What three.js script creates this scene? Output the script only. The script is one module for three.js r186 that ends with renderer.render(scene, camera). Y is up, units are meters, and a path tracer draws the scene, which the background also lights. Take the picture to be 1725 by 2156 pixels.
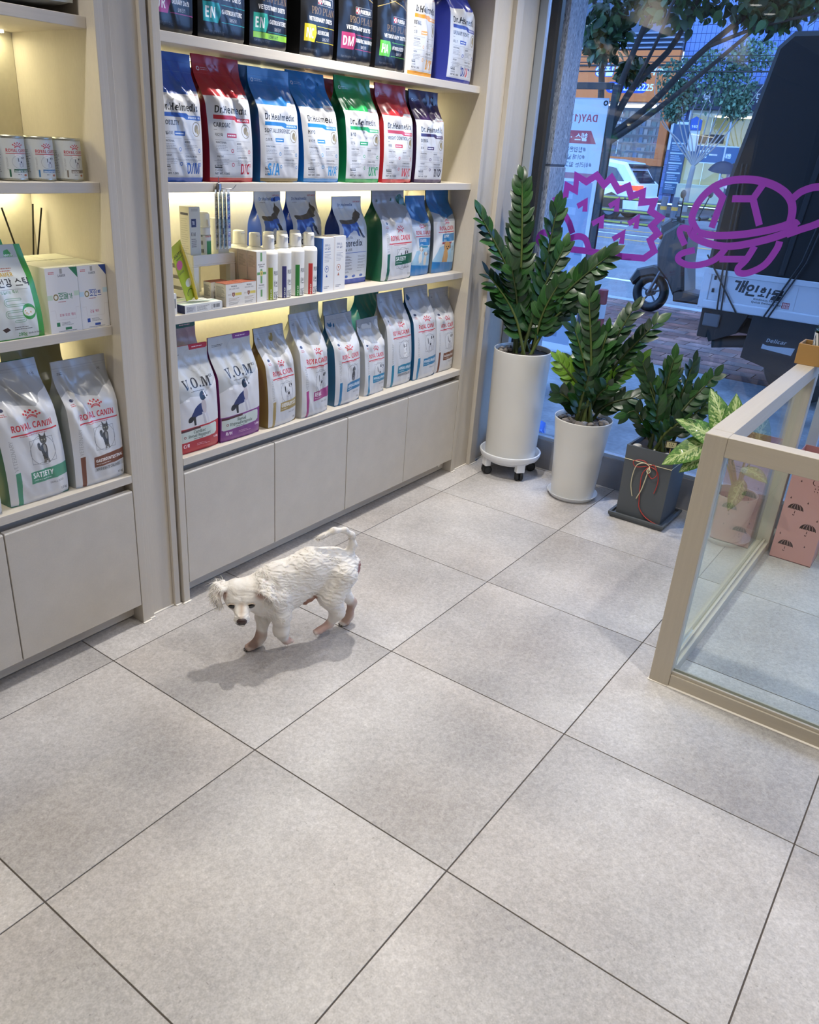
import * as THREE from 'three';
import { RoundedBoxGeometry } from 'three/addons/geometries/RoundedBoxGeometry.js';
import { mergeGeometries, mergeVertices } from 'three/addons/utils/BufferGeometryUtils.js';
import { MarchingCubes } from 'three/addons/objects/MarchingCubes.js';
import { RectAreaLightUniformsLib } from 'three/addons/lights/RectAreaLightUniformsLib.js';

// ---------- camera, sky, exposure ----------
const W = 1725, H = 2156, FPX = 1685.657;
const scene = new THREE.Scene();
const camera = new THREE.PerspectiveCamera(2 * Math.atan(H / 2 / FPX) * 180 / Math.PI, W / H, 0.05, 200);
camera.rotation.order = 'YXZ';
camera.position.set(-0.5576, 1.4591, 2.4034);
camera.rotation.set(-0.4259, -0.9508, 0.0612);
camera.setViewOffset(W, H, 47.67, 6.02, W, H);
scene.background = new THREE.Color().setRGB(1.15, 2.3, 5.0);      // even blue of dusk
const renderer = new THREE.WebGLRenderer();
renderer.toneMapping = THREE.LinearToneMapping;
renderer.toneMappingExposure = 1.02;
renderer.shadowMap.enabled = true;
RectAreaLightUniformsLib.init();

// ---------- helpers ----------
let seedState = 12345;
function rnd() { seedState = (seedState * 1664525 + 1013904223) >>> 0; return seedState / 4294967296; }
function reseed(s) { seedState = s >>> 0; }
const rr = (a, b) => a + (b - a) * rnd();
const V = (x, y, z) => new THREE.Vector3(x, y, z);
const names = {};
function numbered(n) { if (!(n in names)) { names[n] = 0; return n; } names[n]++; return n + '_' + String(names[n]).padStart(3, '0'); }
function thing(name, label, category, pos = [0, 0, 0], turn = 0, group) {
  const o = new THREE.Group(); o.name = numbered(name); o.position.set(...pos); o.rotation.y = turn;
  o.userData = { label, category }; if (group) o.userData.group = group; scene.add(o); return o;
}
function structure(name, label, category) {
  const o = new THREE.Group(); o.name = numbered(name); o.userData = { label, category, kind: 'structure' }; scene.add(o); return o;
}
function part(parent, name, geo, mat, pos, rot) {
  const m = new THREE.Mesh(geo, mat); m.name = name; m.castShadow = m.receiveShadow = true;
  if (pos) m.position.set(...pos); if (rot) m.rotation.set(...rot); parent.add(m); return m;
}
const boxCache = {};
function rbox(w, h, d, r = 0.0015) {
  const k = [w, h, d, r].map(v => v.toFixed(5)).join();
  return boxCache[k] || (boxCache[k] = new RoundedBoxGeometry(w, h, d, 1, Math.min(r, w / 2.1, h / 2.1, d / 2.1)));
}
function pbox(parent, name, mat, x0, x1, y0, y1, z0, z1, r) {
  return part(parent, name, rbox(x1 - x0, y1 - y0, z1 - z0, r), mat, [(x0 + x1) / 2, (y0 + y1) / 2, (z0 + z1) / 2]);
}
const up = V(0, 1, 0);
function rod(a, b, r0, r1 = r0, seg = 10) {
  const A = V(...a), B = V(...b), d = B.clone().sub(A), g = new THREE.CylinderGeometry(r1, r0, d.length(), seg);
  g.applyQuaternion(new THREE.Quaternion().setFromUnitVectors(up, d.clone().normalize()));
  g.translate((A.x + B.x) / 2, (A.y + B.y) / 2, (A.z + B.z) / 2); return g;
}
function tube(pts, r, seg = 24, rad = 7) {
  return new THREE.TubeGeometry(new THREE.CatmullRomCurve3(pts.map(p => V(...p))), seg, r, rad, false);
}
function taperTube(pts, r0, r1, seg = 16, rad = 7) {   // tube whose radius runs from r0 to r1, with a rounded end
  const c = new THREE.CatmullRomCurve3(pts.map(p => V(...p))), g = new THREE.TubeGeometry(c, seg, 1, rad, false), P = g.attributes.position, p = V(0, 0, 0);
  for (let i = 0; i <= seg; i++) {
    const t = i / seg, o = c.getPointAt(t), r = (r0 + (r1 - r0) * t) * (i === seg ? 0.05 : 1);
    for (let j = 0; j <= rad; j++) { const k = i * (rad + 1) + j; p.fromBufferAttribute(P, k).sub(o).multiplyScalar(r).add(o); P.setXYZ(k, p.x, p.y, p.z); }
  }
  g.computeVertexNormals(); return g;
}
function lathe(pts, seg = 40) { return new THREE.LatheGeometry(pts.map(p => new THREE.Vector2(p[0], p[1])), seg); }
function poly(pts, depth, bevel = 0) {
  const s = new THREE.Shape(pts.map(p => new THREE.Vector2(p[0], p[1])));
  return new THREE.ExtrudeGeometry(s, { depth, bevelEnabled: bevel > 0, bevelSize: bevel, bevelThickness: bevel, bevelSegments: 1, curveSegments: 8 });
}
// noise
function hash(x, y, z) { let h = Math.imul(x, 374761393) ^ Math.imul(y, 668265263) ^ Math.imul(z, 2147483647 - 9871); h = Math.imul(h ^ (h >>> 13), 1274126177); return ((h ^ (h >>> 16)) >>> 0) / 4294967296; }
function vnoise(x, y, z, per = 0) {
  const X = Math.floor(x), Y = Math.floor(y), Z = Math.floor(z), u = x - X, v = y - Y, w = z - Z;
  const s = t => t * t * (3 - 2 * t), a = s(u), b = s(v), c = s(w), m = per ? (i => ((i % per) + per) % per) : (i => i);
  const L = (p, q, t) => p + (q - p) * t, h = (i, j, k) => hash(m(X + i), m(Y + j), Z + k);
  const z0 = L(L(h(0, 0, 0), h(1, 0, 0), a), L(h(0, 1, 0), h(1, 1, 0), a), b);
  if (w === 0) return z0;
  return L(z0, L(L(h(0, 0, 1), h(1, 0, 1), a), L(h(0, 1, 1), h(1, 1, 1), a), b), c);
}
function canvas(w, h) { const c = document.createElement('canvas'); c.width = w; c.height = h; return [c, c.getContext('2d')]; }
function ctex(c) { const t = new THREE.CanvasTexture(c); t.colorSpace = THREE.SRGBColorSpace; t.wrapS = t.wrapT = THREE.ClampToEdgeWrapping; t.anisotropy = 8; return t; }
function dtex(n, fn, srgb = true) {        // square repeating texture, fn(x, y) -> [r, g, b] 0..255
  const d = new Uint8Array(n * n * 4);
  for (let y = 0; y < n; y++) for (let x = 0; x < n; x++) { const c = fn(x, y), i = (y * n + x) * 4; d[i] = c[0]; d[i + 1] = c[1]; d[i + 2] = c[2]; d[i + 3] = 255; }
  const t = new THREE.DataTexture(d, n, n); if (srgb) t.colorSpace = THREE.SRGBColorSpace; t.wrapS = t.wrapT = THREE.RepeatWrapping; t.magFilter = THREE.LinearFilter; t.minFilter = THREE.LinearMipmapLinearFilter; t.generateMipmaps = true; t.needsUpdate = true; return t;
}
const std = (color, roughness = 0.6, more = {}) => new THREE.MeshStandardMaterial({ color, roughness, ...more });
const phy = (color, roughness = 0.4, more = {}) => new THREE.MeshPhysicalMaterial({ color, roughness, ...more });
// uv in metres on the largest faces of boxes
function uvMetres(g, s = 1, ox = 0, oy = 0) {
  const P = g.attributes.position, N = g.attributes.normal, U = g.attributes.uv;
  for (let i = 0; i < P.count; i++) {
    const ax = Math.abs(N.getX(i)), ay = Math.abs(N.getY(i)), az = Math.abs(N.getZ(i));
    if (ay >= ax && ay >= az) U.setXY(i, P.getX(i) * s + ox, P.getZ(i) * s + oy);
    else if (ax >= az) U.setXY(i, P.getZ(i) * s + ox, P.getY(i) * s + oy);
    else U.setXY(i, P.getX(i) * s + ox, P.getY(i) * s + oy);
  }
  return g;
}

// ---------- lamps of the room ----------
const ringMat = std('#f2f0ec', 0.5), lampMat = new THREE.MeshStandardMaterial({ color: '#ffffff', emissive: new THREE.Color().setRGB(1, 0.97, 0.92), emissiveIntensity: 6 });
const CEIL = 2.42;
function downlight(x, z, power, label) {
  const o = thing('ceiling_downlight', label, 'downlight', [x, CEIL, z], 0);
  part(o, 'ring', lathe([[0.036, -0.001], [0.046, -0.004], [0.05, -0.001], [0.05, 0.0]], 28), ringMat);
  part(o, 'lens', lathe([[0, -0.0025], [0.036, -0.002], [0.036, 0]], 24), lampMat);
  const l = new THREE.SpotLight(new THREE.Color().setRGB(1, 0.955, 0.885), power, 0, 1.16, 0.75, 2);
  l.position.set(x, CEIL - 0.012, z); l.target.position.set(x, 0, z); l.castShadow = true; l.shadow.radius = 1.7; scene.add(l, l.target);
}
downlight(1.75, 0.72, 10.0, 'round ceiling downlight above the dog, in front of the shelves');
downlight(0.37, 0.62, 1.6, 'round ceiling downlight nearer the window of the close pair above the left shelves');
downlight(0.0, 0.62, 1.6, 'round ceiling downlight farther from the window of the close pair above the left shelves');
downlight(2.62, 1.0, 4.0, 'round ceiling downlight above the potted plants by the window');
downlight(1.2, 2.5, 6.5, 'round ceiling downlight above the glass fence corner');
downlight(2.5, 2.7, 3.0, 'round ceiling downlight inside the glass pen by the window');
downlight(-0.3, 1.7, 3.0, 'round ceiling downlight above the middle of the open floor');
downlight(-0.2, 3.2, 3.4, 'round ceiling downlight above the floor behind the visitor');
downlight(-1.7, 2.4, 0.9, 'round ceiling downlight near the rear wall of the shop');
// ---------- surfaces ----------
function fbmP(x, y, base, oct, n) { let s = 0, a = 0.5, p = base; for (let i = 0; i < oct; i++) { s += a * vnoise(x / n * p, y / n * p, i * 7, p); p *= 2; a *= 0.5; } return s; }
const TN = 1536;
const tileTex = dtex(TN, (x, y) => {
  const a = fbmP(x, y, 5, 4, TN), b = vnoise(x / TN * 210, y / TN * 210, 31, 210), c = vnoise(x / TN * 620, y / TN * 620, 47, 620), f = vnoise(x / TN * 60 + a * 3, y / TN * 60, 53, 60);
  const vein = Math.abs(vnoise(x / TN * 16, y / TN * 16, 91, 16) - 0.5) < 0.008 && f > 0.55 ? 1 : 0;
  let v = 177 + (a - 0.47) * 66 + (b - 0.5) * 17 + (c - 0.5) * 22 + vein * 6;
  const speck = vnoise(x / TN * 330, y / TN * 330, 77, 330); if (speck > 0.93) v -= 42 * (speck - 0.93) / 0.07 * (0.3 + f); if (speck < 0.06) v += 14;
  const warm = (vnoise(x / TN * 6, y / TN * 6, 19, 6) - 0.5) * 7;
  return [v + 4.5 + warm * 0.5, v, v - 2.5 - warm * 0.5].map(q => Math.max(0, Math.min(255, q)));
});
const tileMat = std('#ffffff', 0.52, { map: tileTex });
const groutMat = std('#57504b', 0.9);
const lamTex = dtex(512, (x, y) => { const v = 236 + (fbmP(x, y, 8, 3, 512) - 0.45) * 12 + (vnoise(x / 2, y / 2, 3, 256) - 0.5) * 6; return [v, v * 0.985, v * 0.965]; });
const lam = std(new THREE.Color().setRGB(0.66, 0.625, 0.565), 0.55, { map: lamTex });
const lamLight = std(new THREE.Color().setRGB(0.70, 0.665, 0.61), 0.5, { map: lamTex });
const wallMat = std(new THREE.Color().setRGB(0.68, 0.64, 0.575), 0.75, { map: lamTex });
const plasterMat = std(new THREE.Color().setRGB(0.78, 0.76, 0.72), 0.9);
const backMat = std(new THREE.Color().setRGB(0.74, 0.71, 0.60), 0.7, { map: lamTex });
const plinthMat = std(new THREE.Color().setRGB(0.36, 0.33, 0.29), 0.7);
const sealMat = std('#efe9df', 0.5);

// ---------- room shell ----------
{
  const f = structure('floor', 'light grey stone-look floor of large square tiles', 'floor');
  const T = 0.6, J = 0.0032, geos = [];
  pbox(f, 'grout_bed', groutMat, -3, 3.02, -0.12, -0.0022, 0.13, 4.8, 0.001);
  for (let k = 0; k < 8; k++) { const g = new RoundedBoxGeometry(T - J, 0.011, T - J, 1, 0.0009); uvMetres(g, 0.62, (k * 0.377) % 1, (k * 0.618) % 1); geos.push(g); }
  for (let i = -5; i < 5; i++) for (let j = 0; j < 8; j++) {
    const x = (i + 0.5) * T, z = (j + 0.5) * T, k = (i * 3 + j * 5 + 40) % 8;
    const m = part(f, 'tile', geos[k], tileMat, [x, -0.0055, z]); if ((i + j) & 1) m.rotation.y = Math.PI;
  }
  const stripe = new RoundedBoxGeometry(0.018, 0.011, T - J, 1, 0.0009); uvMetres(stripe, 0.62);
  for (let j = 0; j < 8; j++) part(f, 'tile', stripe, tileMat, [3.0105, -0.0055, (j + 0.5) * T]);
  const c = structure('ceiling', 'white plaster ceiling', 'ceiling');
  pbox(c, 'slab', plasterMat, -3.1, 3.2, CEIL, CEIL + 0.2, 0, 4.9, 0.001);
  const wb = structure('wall_back', 'plain rear wall of the shop, coloured dark to weaken its window reflection', 'wall'); pbox(wb, 'panel', std(new THREE.Color().setRGB(0.2, 0.17, 0.14), 0.8), -3.1, -3, -0.1, CEIL, 0, 4.9, 0.001);  // unseen wall, coloured dark so the window mirrors less of the room
  const wr = structure('wall_right', 'plain cream side wall opposite the shelves', 'wall'); pbox(wr, 'panel', plasterMat, -3, 3.2, -0.1, CEIL, 4.8, 4.9, 0.001);
  const wl = structure('wall_left', 'cream wall that the shelving is built into', 'wall');
  pbox(wl, 'panel', plasterMat, -3, 3.05, -0.1, CEIL, 0, 0.11, 0.001);
  pbox(wl, 'bulkhead', wallMat, -3, 2.66, 2.14, CEIL, 0.11, 0.49, 0.002);
  pbox(wl, 'end_pier', wallMat, 2.662, 3.018, 0, CEIL, 0.11, 0.49, 0.002);
  pbox(wl, 'pillar', wallMat, 0.818, 0.95, 0, 2.14, 0.11, 0.478, 0.002);
  const t1 = structure('trim_1', 'narrow cream cover strip on the pier beside the window', 'trim'); pbox(t1, 'strip', lam, 2.79, 2.848, 0, CEIL, 0.49, 0.512, 0.002);
  const t2 = structure('trim_2', 'thin cream filler strip on the pillar beside the left shelves', 'trim'); pbox(t2, 'strip', wallMat, 0.817, 0.836, 0, 2.14, 0.478, 0.493, 0.0015);
  const t3 = structure('trim_3', 'thin cream filler strip on the pillar beside the right shelves', 'trim'); pbox(t3, 'strip', wallMat, 0.926, 0.9475, 0, 2.14, 0.478, 0.491, 0.0015);
  const t4 = structure('trim_4', 'pale sealant bead along the foot of pillar and pier', 'trim');
  for (const [x0, x1, z] of [[0.786, 0.818, 0.502], [0.818, 0.838, 0.495], [0.838, 0.926, 0.48], [0.926, 0.95, 0.493], [0.95, 0.984, 0.502], [2.63, 2.664, 0.502], [2.664, 2.79, 0.492], [2.79, 2.85, 0.514], [2.85, 3.018, 0.492]])
    pbox(t4, 'bead', sealMat, x0, x1, 0, 0.004, z - 0.003, z + 0.004, 0.0015);
}
// shelving units
const ledMat = new THREE.MeshStandardMaterial({ color: '#fffbe0', emissive: new THREE.Color().setRGB(1, 0.95, 0.68), emissiveIntensity: 5 });
function shelving(x0, x1, doors, label) {
  const u = thing('shelving_unit', label, 'shelves'); const t = 0.026, Z1 = 0.5, zb = 0.135, topY = 2.138;
  pbox(u, 'side_panel', lam, x0, x0 + t, 0, topY, 0.112, Z1, 0.002); pbox(u, 'side_panel', lam, x1 - t, x1, 0, topY, 0.112, Z1, 0.002);
  const a = x0 + t + 0.0005, b = x1 - t - 0.0005;
  pbox(u, 'back_panel', backMat, a, b, 0.07, topY, 0.112, zb, 0.001);
  pbox(u, 'top_board', lam, a, b, topY - 0.03, topY, zb + 0.0005, Z1, 0.002);
  for (const [y, zf] of [[1.70, 0.466], [1.33, 0.466], [0.96, 0.466]]) {
    pbox(u, 'shelf', lamLight, a, b, y - 0.026, y, zb + 0.0005, zf, 0.0015);
    const s = pbox(u, 'led_strip', ledMat, a + 0.04, b - 0.04, y - 0.033, y - 0.0265, zb + 0.02, zb + 0.034, 0.001);
    s.userData.label = 'glowing light strip under the shelf';
    const L = new THREE.RectAreaLight(new THREE.Color().setRGB(1, 0.92, 0.56), 42, b - a - 0.08, 0.016);
    L.position.set((a + b) / 2, y - 0.035, zb + 0.027); L.lookAt((a + b) / 2, y - 1, zb + 0.027 - 0.05); scene.add(L);
  }
  pbox(u, 'counter_board', lamLight, a, b, 0.495, 0.52, zb + 0.0005, Z1, 0.0015);
  pbox(u, 'carcass_front', lam, a, b, 0.07, 0.494, 0.30, 0.458, 0.001); pbox(u, 'plinth', plinthMat, a, b, 0.0, 0.069, 0.30, 0.44, 0.001);
  pbox(u, 'kick_board', lam, a, b, 0.012, 0.068, 0.441, 0.452, 0.001);
  const n = doors, dw = (b - a) / n;
  for (let i = 0; i < n; i++) {
    const d = pbox(u, 'door', lam, a + i * dw + 0.0015, a + (i + 1) * dw - 0.0015, 0.07, 0.466, 0.4785, 0.4995, 0.002);
    part(d, 'finger_edge', rbox(dw - 0.005, 0.004, 0.019, 0.0008), sealMat, [0, 0.199, 0]);
  }
  if (x0 > 0) part(u, 'cable_cap', new THREE.CylinderGeometry(0.013, 0.013, 0.006, 20).rotateX(Math.PI / 2), sealMat, [2.585, 0.045, 0.4555]);
  return u;
}
shelving(0.956, 2.66, 4, 'tall cream shelving unit with four low doors, between the pillar and the window');
shelving(-0.87, 0.814, 4, 'tall cream shelving unit at the left edge, left of the pillar');
{ // wardrobe-like run that carries on out of view keeps the wall closed
  const u = thing('storage_cabinet', 'tall plain cream cabinet standing left of the shelving', 'cabinet');
  pbox(u, 'body', lam, -2.99, -0.875, 0, 2.138, 0.112, 0.49, 0.002);
  for (let i = 0; i < 5; i++) pbox(u, 'door', lam, -2.985 + i * 0.421, -2.567 + i * 0.421, 0.07, 2.12, 0.491, 0.51, 0.002);
}
// window
const paneMat = new THREE.MeshPhysicalMaterial({ color: '#ffffff', roughness: 0, transmission: 1, thickness: 0, ior: 1.4 });
const aluMat = std('#b9c0c8', 0.35, { metalness: 0.3 }), kerbMat = std('#9a9ca2', 0.6, { map: lamTex });
{
  const w = structure('window_1', 'floor to ceiling shop window beside the shelves', 'window');
  pbox(w, 'kerb', kerbMat, 3.02, 3.12, -0.12, 0.15, 0.49, 4.8, 0.003);
  pbox(w, 'kerb', kerbMat, 3.02, 3.12, -0.12, CEIL, 0.11, 0.489, 0.003);
  const fr = std('#a9b2bd', 0.4, { metalness: 0.2 });
  pbox(w, 'frame', fr, 3.022, 3.052, 0.15, CEIL, 0.49, 0.53, 0.002);
  pbox(w, 'frame', fr, 3.022, 3.052, 0.15, 0.168, 0.531, 4.8, 0.002);
  pbox(w, 'frame', fr, 3.022, 3.052, 2.36, CEIL, 0.531, 4.8, 0.002);
  pbox(w, 'mullion', aluMat, 3.01, 3.056, 0.151, 2.36, 1.955, 1.995, 0.002);
  pbox(w, 'pane', paneMat, 3.035, 3.041, 0.168, 2.36, 0.531, 1.954, 0.0005);
  pbox(w, 'pane', paneMat, 3.035, 3.041, 0.168, 2.36, 1.996, 4.79, 0.0005);
}
// low glass fence
const fenceMat = std(new THREE.Color().setRGB(0.60, 0.555, 0.475), 0.5, { map: lamTex }), fenceGlass = new THREE.MeshPhysicalMaterial({ color: '#fafefc', roughness: 0, transmission: 1, thickness: 0, ior: 1.5 });
{
  const f = thing('glass_fence', 'low cream framed glass fence around the pen by the window', 'fence');
  const x0 = 1.612, x1 = 1.662, z0 = 1.889, z1 = 1.949, hT = 0.805, hb = 0.75;
  pbox(f, 'post', fenceMat, x0, x1 + 0.006, 0, hT, z0, z1, 0.003);
  pbox(f, 'post', fenceMat, 2.83, 2.885, 0, hb, z0, z1, 0.003);
  pbox(f, 'post', fenceMat, x0, x1, 0, hb, 3.3, 3.36, 0.003);
  pbox(f, 'top_rail', fenceMat, x1 + 0.006, 3.005, hb, hT, z0, z1, 0.0015);
  pbox(f, 'top_rail', fenceMat, x0, x1, hb, hT, z1, 3.36, 0.0015);
  pbox(f, 'bottom_rail', fenceMat, x1 + 0.006, 2.83, 0, 0.042, z0 + 0.004, z1 - 0.002, 0.002);
  pbox(f, 'bottom_rail', fenceMat, 2.885, 3.005, 0, 0.042, z0 + 0.004, z1 - 0.002, 0.002);
  pbox(f, 'bottom_rail', fenceMat, x0 + 0.004, x1 - 0.002, 0, 0.042, z1, 3.3, 0.002);
  // glazing beads and panes
  for (const zz of [1.906, 1.925]) pbox(f, 'glazing_bead', fenceMat, x1 + 0.007, 2.829, 0.042, 0.052, zz, zz + 0.008, 0.001);
  for (const xx of [1.622, 1.643]) pbox(f, 'glazing_bead', fenceMat, xx, xx + 0.008, 0.042, 0.052, z1, 3.3, 0.001);
  pbox(f, 'glass_pane', fenceGlass, x1 + 0.007, 2.829, 0.043, hb - 0.001, 1.915, 1.923, 0.0008);
  pbox(f, 'glass_pane', fenceGlass, 2.886, 3.005, 0.043, hb - 0.001, 1.915, 1.923, 0.0008);
  pbox(f, 'glass_pane', fenceGlass, 1.632, 1.640, 0.043, hb - 0.001, z1 + 0.001, 3.299, 0.0008);
  for (const [a, b, c, d] of [[x0, x1 + 0.006, z0, z1], [x0, x1, z1, 3.36]]) pbox(f, 'sealant', sealMat, a - 0.004, b, 0, 0.003, c - 0.004, d, 0.001);
}
// ---------- lettering: Hangul drawn stroke by stroke ----------
const JC = {
  g: [[[.12, .12], [.88, .12], [.8, .95]]], n: [[[.12, .05], [.12, .88], [.92, .88]]], d: [[[.9, .1], [.12, .1], [.12, .9], [.92, .9]]],
  r: [[[.1, .06], [.9, .06], [.9, .48], [.1, .48], [.1, .92], [.94, .92]]], m: [[[.12, .1], [.88, .1], [.88, .9], [.12, .9], [.12, .1]]],
  b: [[[.12, .02], [.12, .94], [.88, .94], [.88, .02]], [[.12, .5], [.88, .5]]], s: [[[.5, .04], [.42, .45], [.06, .95]], [[.46, .42], [.95, .95]]],
  o: 'o', j: [[[.1, .1], [.9, .1]], [[.52, .1], [.42, .5], [.06, .95]], [[.47, .46], [.95, .95]]],
  c: [[[.35, -.02], [.65, -.02]], [[.1, .2], [.9, .2]], [[.52, .2], [.42, .55], [.06, .95]], [[.47, .52], [.95, .95]]],
  k: [[[.12, .1], [.88, .1], [.8, .95]], [[.1, .5], [.84, .48]]], t: [[[.9, .08], [.12, .08], [.12, .9], [.92, .9]], [[.12, .48], [.86, .48]]],
  p: [[[.08, .1], [.92, .1]], [[.3, .1], [.33, .88]], [[.7, .1], [.67, .88]], [[.05, .9], [.95, .9]]], h: 'h',
};
const LEAD = 'g,gg,n,d,dd,r,m,b,bb,s,ss,o,j,jj,c,k,t,p,h'.split(','), TAIL = ',g,gg,gs,n,nj,nh,d,r,rg,rm,rb,rs,rt,rp,rh,m,b,bs,s,ss,o,j,c,k,t,p,h'.split(',');
const VOW = ['a', 'ae', 'ya', 'yae', 'eo', 'e', 'yeo', 'ye', 'o', 'wa', 'wae', 'oe', 'yo', 'u', 'weo', 'we', 'wi', 'yu', 'eu', 'ui', 'i'];
const VV = { a: 'R', ae: 'R|', ya: 'RR', yae: 'RR|', eo: 'L', e: 'L|', yeo: 'LL', ye: 'LL|', i: '', wa: 'R', wae: 'R|', oe: '', weo: 'L', we: 'L|', wi: '', ui: '' };
const VH = { o: 'U', wa: 'U', wae: 'U', oe: 'U', yo: 'UU', u: 'D', weo: 'D', we: 'D', wi: 'D', yu: 'DD', eu: '', ui: '' };
function line(c, pts) { c.beginPath(); pts.forEach((p, i) => i ? c.lineTo(...p) : c.moveTo(...p)); c.stroke(); }
function cons(c, k, x, y, w, h) {
  if (k.length > 1) { cons(c, k[0], x, y, w * 0.5, h); cons(c, k[1], x + w * 0.5, y, w * 0.5, h); return; }
  const j = JC[k];
  if (j === 'o') { c.beginPath(); c.ellipse(x + w / 2, y + h / 2, w * .4, h * .42, 0, 0, 7); c.stroke(); return; }
  if (j === 'h') { line(c, [[x + w * .35, y], [x + w * .65, y]]); line(c, [[x + w * .08, y + h * .22], [x + w * .92, y + h * .22]]); c.beginPath(); c.ellipse(x + w / 2, y + h * .67, w * .3, h * .26, 0, 0, 7); c.stroke(); return; }
  for (const p of j) line(c, p.map(q => [x + q[0] * w, y + q[1] * h]));
}
function ko(c, text, x, y, s, color, wt = 0.1) {     // x left, y baseline, s size
  c.strokeStyle = c.fillStyle = color; c.lineWidth = s * wt; c.lineCap = 'butt'; c.lineJoin = 'miter';
  for (const ch of text) {
    const code = ch.charCodeAt(0) - 0xac00;
    if (code < 0 || code > 11171) { c.font = 'bold ' + s + 'px sans-serif'; c.fillText(ch, x, y); x += c.measureText(ch).width + s * .05; continue; }
    const l = LEAD[Math.floor(code / 588)], v = VOW[Math.floor(code % 588 / 28)], t = TAIL[code % 28], X = x + s * .04, T = y - s * .86, w = s * .84, h = t ? s * .56 : s * .88;
    const hv = v in VH, vv = v in VV, cw = vv ? w * .58 : w, chh = hv ? h * (vv ? .55 : .56) : h;
    cons(c, l, X, T + h * .04, cw * .92, chh * .9);
    if (hv) {
      const Y = T + h * (VH[v][0] === 'D' ? .72 : .9), L = vv ? cw : w; line(c, [[X - s * .02, Y], [X + L, Y]]);
      const n = VH[v].length; for (let i = 0; i < n; i++) { const q = X + L * (n === 1 ? .48 : .3 + i * .36); line(c, VH[v][0] === 'U' ? [[q, Y], [q, Y - h * .24]] : [[q, Y], [q, Y + h * .28]]); }
    }
    if (vv) {
      const f = VV[v], bars = f.includes('|') ? 2 : 1, q0 = X + w * (bars === 2 ? .72 : .82);
      line(c, [[q0, T - s * .02], [q0, T + h * 1.02]]); if (bars === 2) line(c, [[X + w * .96, T - s * .04], [X + w * .96, T + h * 1.04]]);
      const tk = f.replace('|', ''); for (let i = 0; i < tk.length; i++) { const Y = T + h * (tk.length === 1 ? .46 : .32 + i * .28); line(c, [[q0, Y], [q0 + (tk[0] === 'R' ? 1 : -1) * w * (bars === 2 && tk[0] === 'R' ? .24 : .17), Y]]); }
    }
    if (t) cons(c, t, X + w * .08, T + s * .58, w * .84, s * .33);
    x += s * .95;
  }
  return x;
}
function txt(c, s, x, y, size, color, font = 'bold', align = 'left', sx = 1, fam = 'sans-serif') {
  c.save(); c.translate(x, y); c.scale(sx, 1); c.font = font + ' ' + size + 'px ' + fam; c.fillStyle = color; c.textAlign = align; c.fillText(s, 0, 0); c.restore();
}
function rect(c, x, y, w, h, color) { c.fillStyle = color; c.fillRect(x, y, w, h); }
function area(c, pts, color) { c.fillStyle = color; c.beginPath(); pts.forEach((p, i) => i ? c.lineTo(...p) : c.moveTo(...p)); c.closePath(); c.fill(); }
function blob(c, pts, color) {
  c.fillStyle = color; c.beginPath(); const n = pts.length, mid = (a, b) => [(a[0] + b[0]) / 2, (a[1] + b[1]) / 2]; let m = mid(pts[n - 1], pts[0]); c.moveTo(...m);
  for (let i = 0; i < n; i++) { m = mid(pts[i], pts[(i + 1) % n]); c.quadraticCurveTo(...pts[i], ...m); } c.closePath(); c.fill();
}
function oval(c, x, y, a, b, color, rot = 0, stroke = 0) { c.beginPath(); c.ellipse(x, y, a, b, rot, 0, 7); if (stroke) { c.strokeStyle = color; c.lineWidth = stroke; c.stroke(); } else { c.fillStyle = color; c.fill(); } }
function micro(c, x, y, w, rows, color = '#6d6f74', dy = 2.4, th = 0.9) { c.fillStyle = color; for (let r = 0; r < rows; r++) { let q = x; const end = x + w * (0.6 + 0.4 * hash(r, Math.round(x * 7), Math.round(y))); while (q < end) { const l = 1.2 + 3 * hash(Math.round(q * 9), r, Math.round(y)); c.fillRect(q, y + r * dy, Math.min(l, end - q), th); q += l + 0.7; } } }
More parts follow.
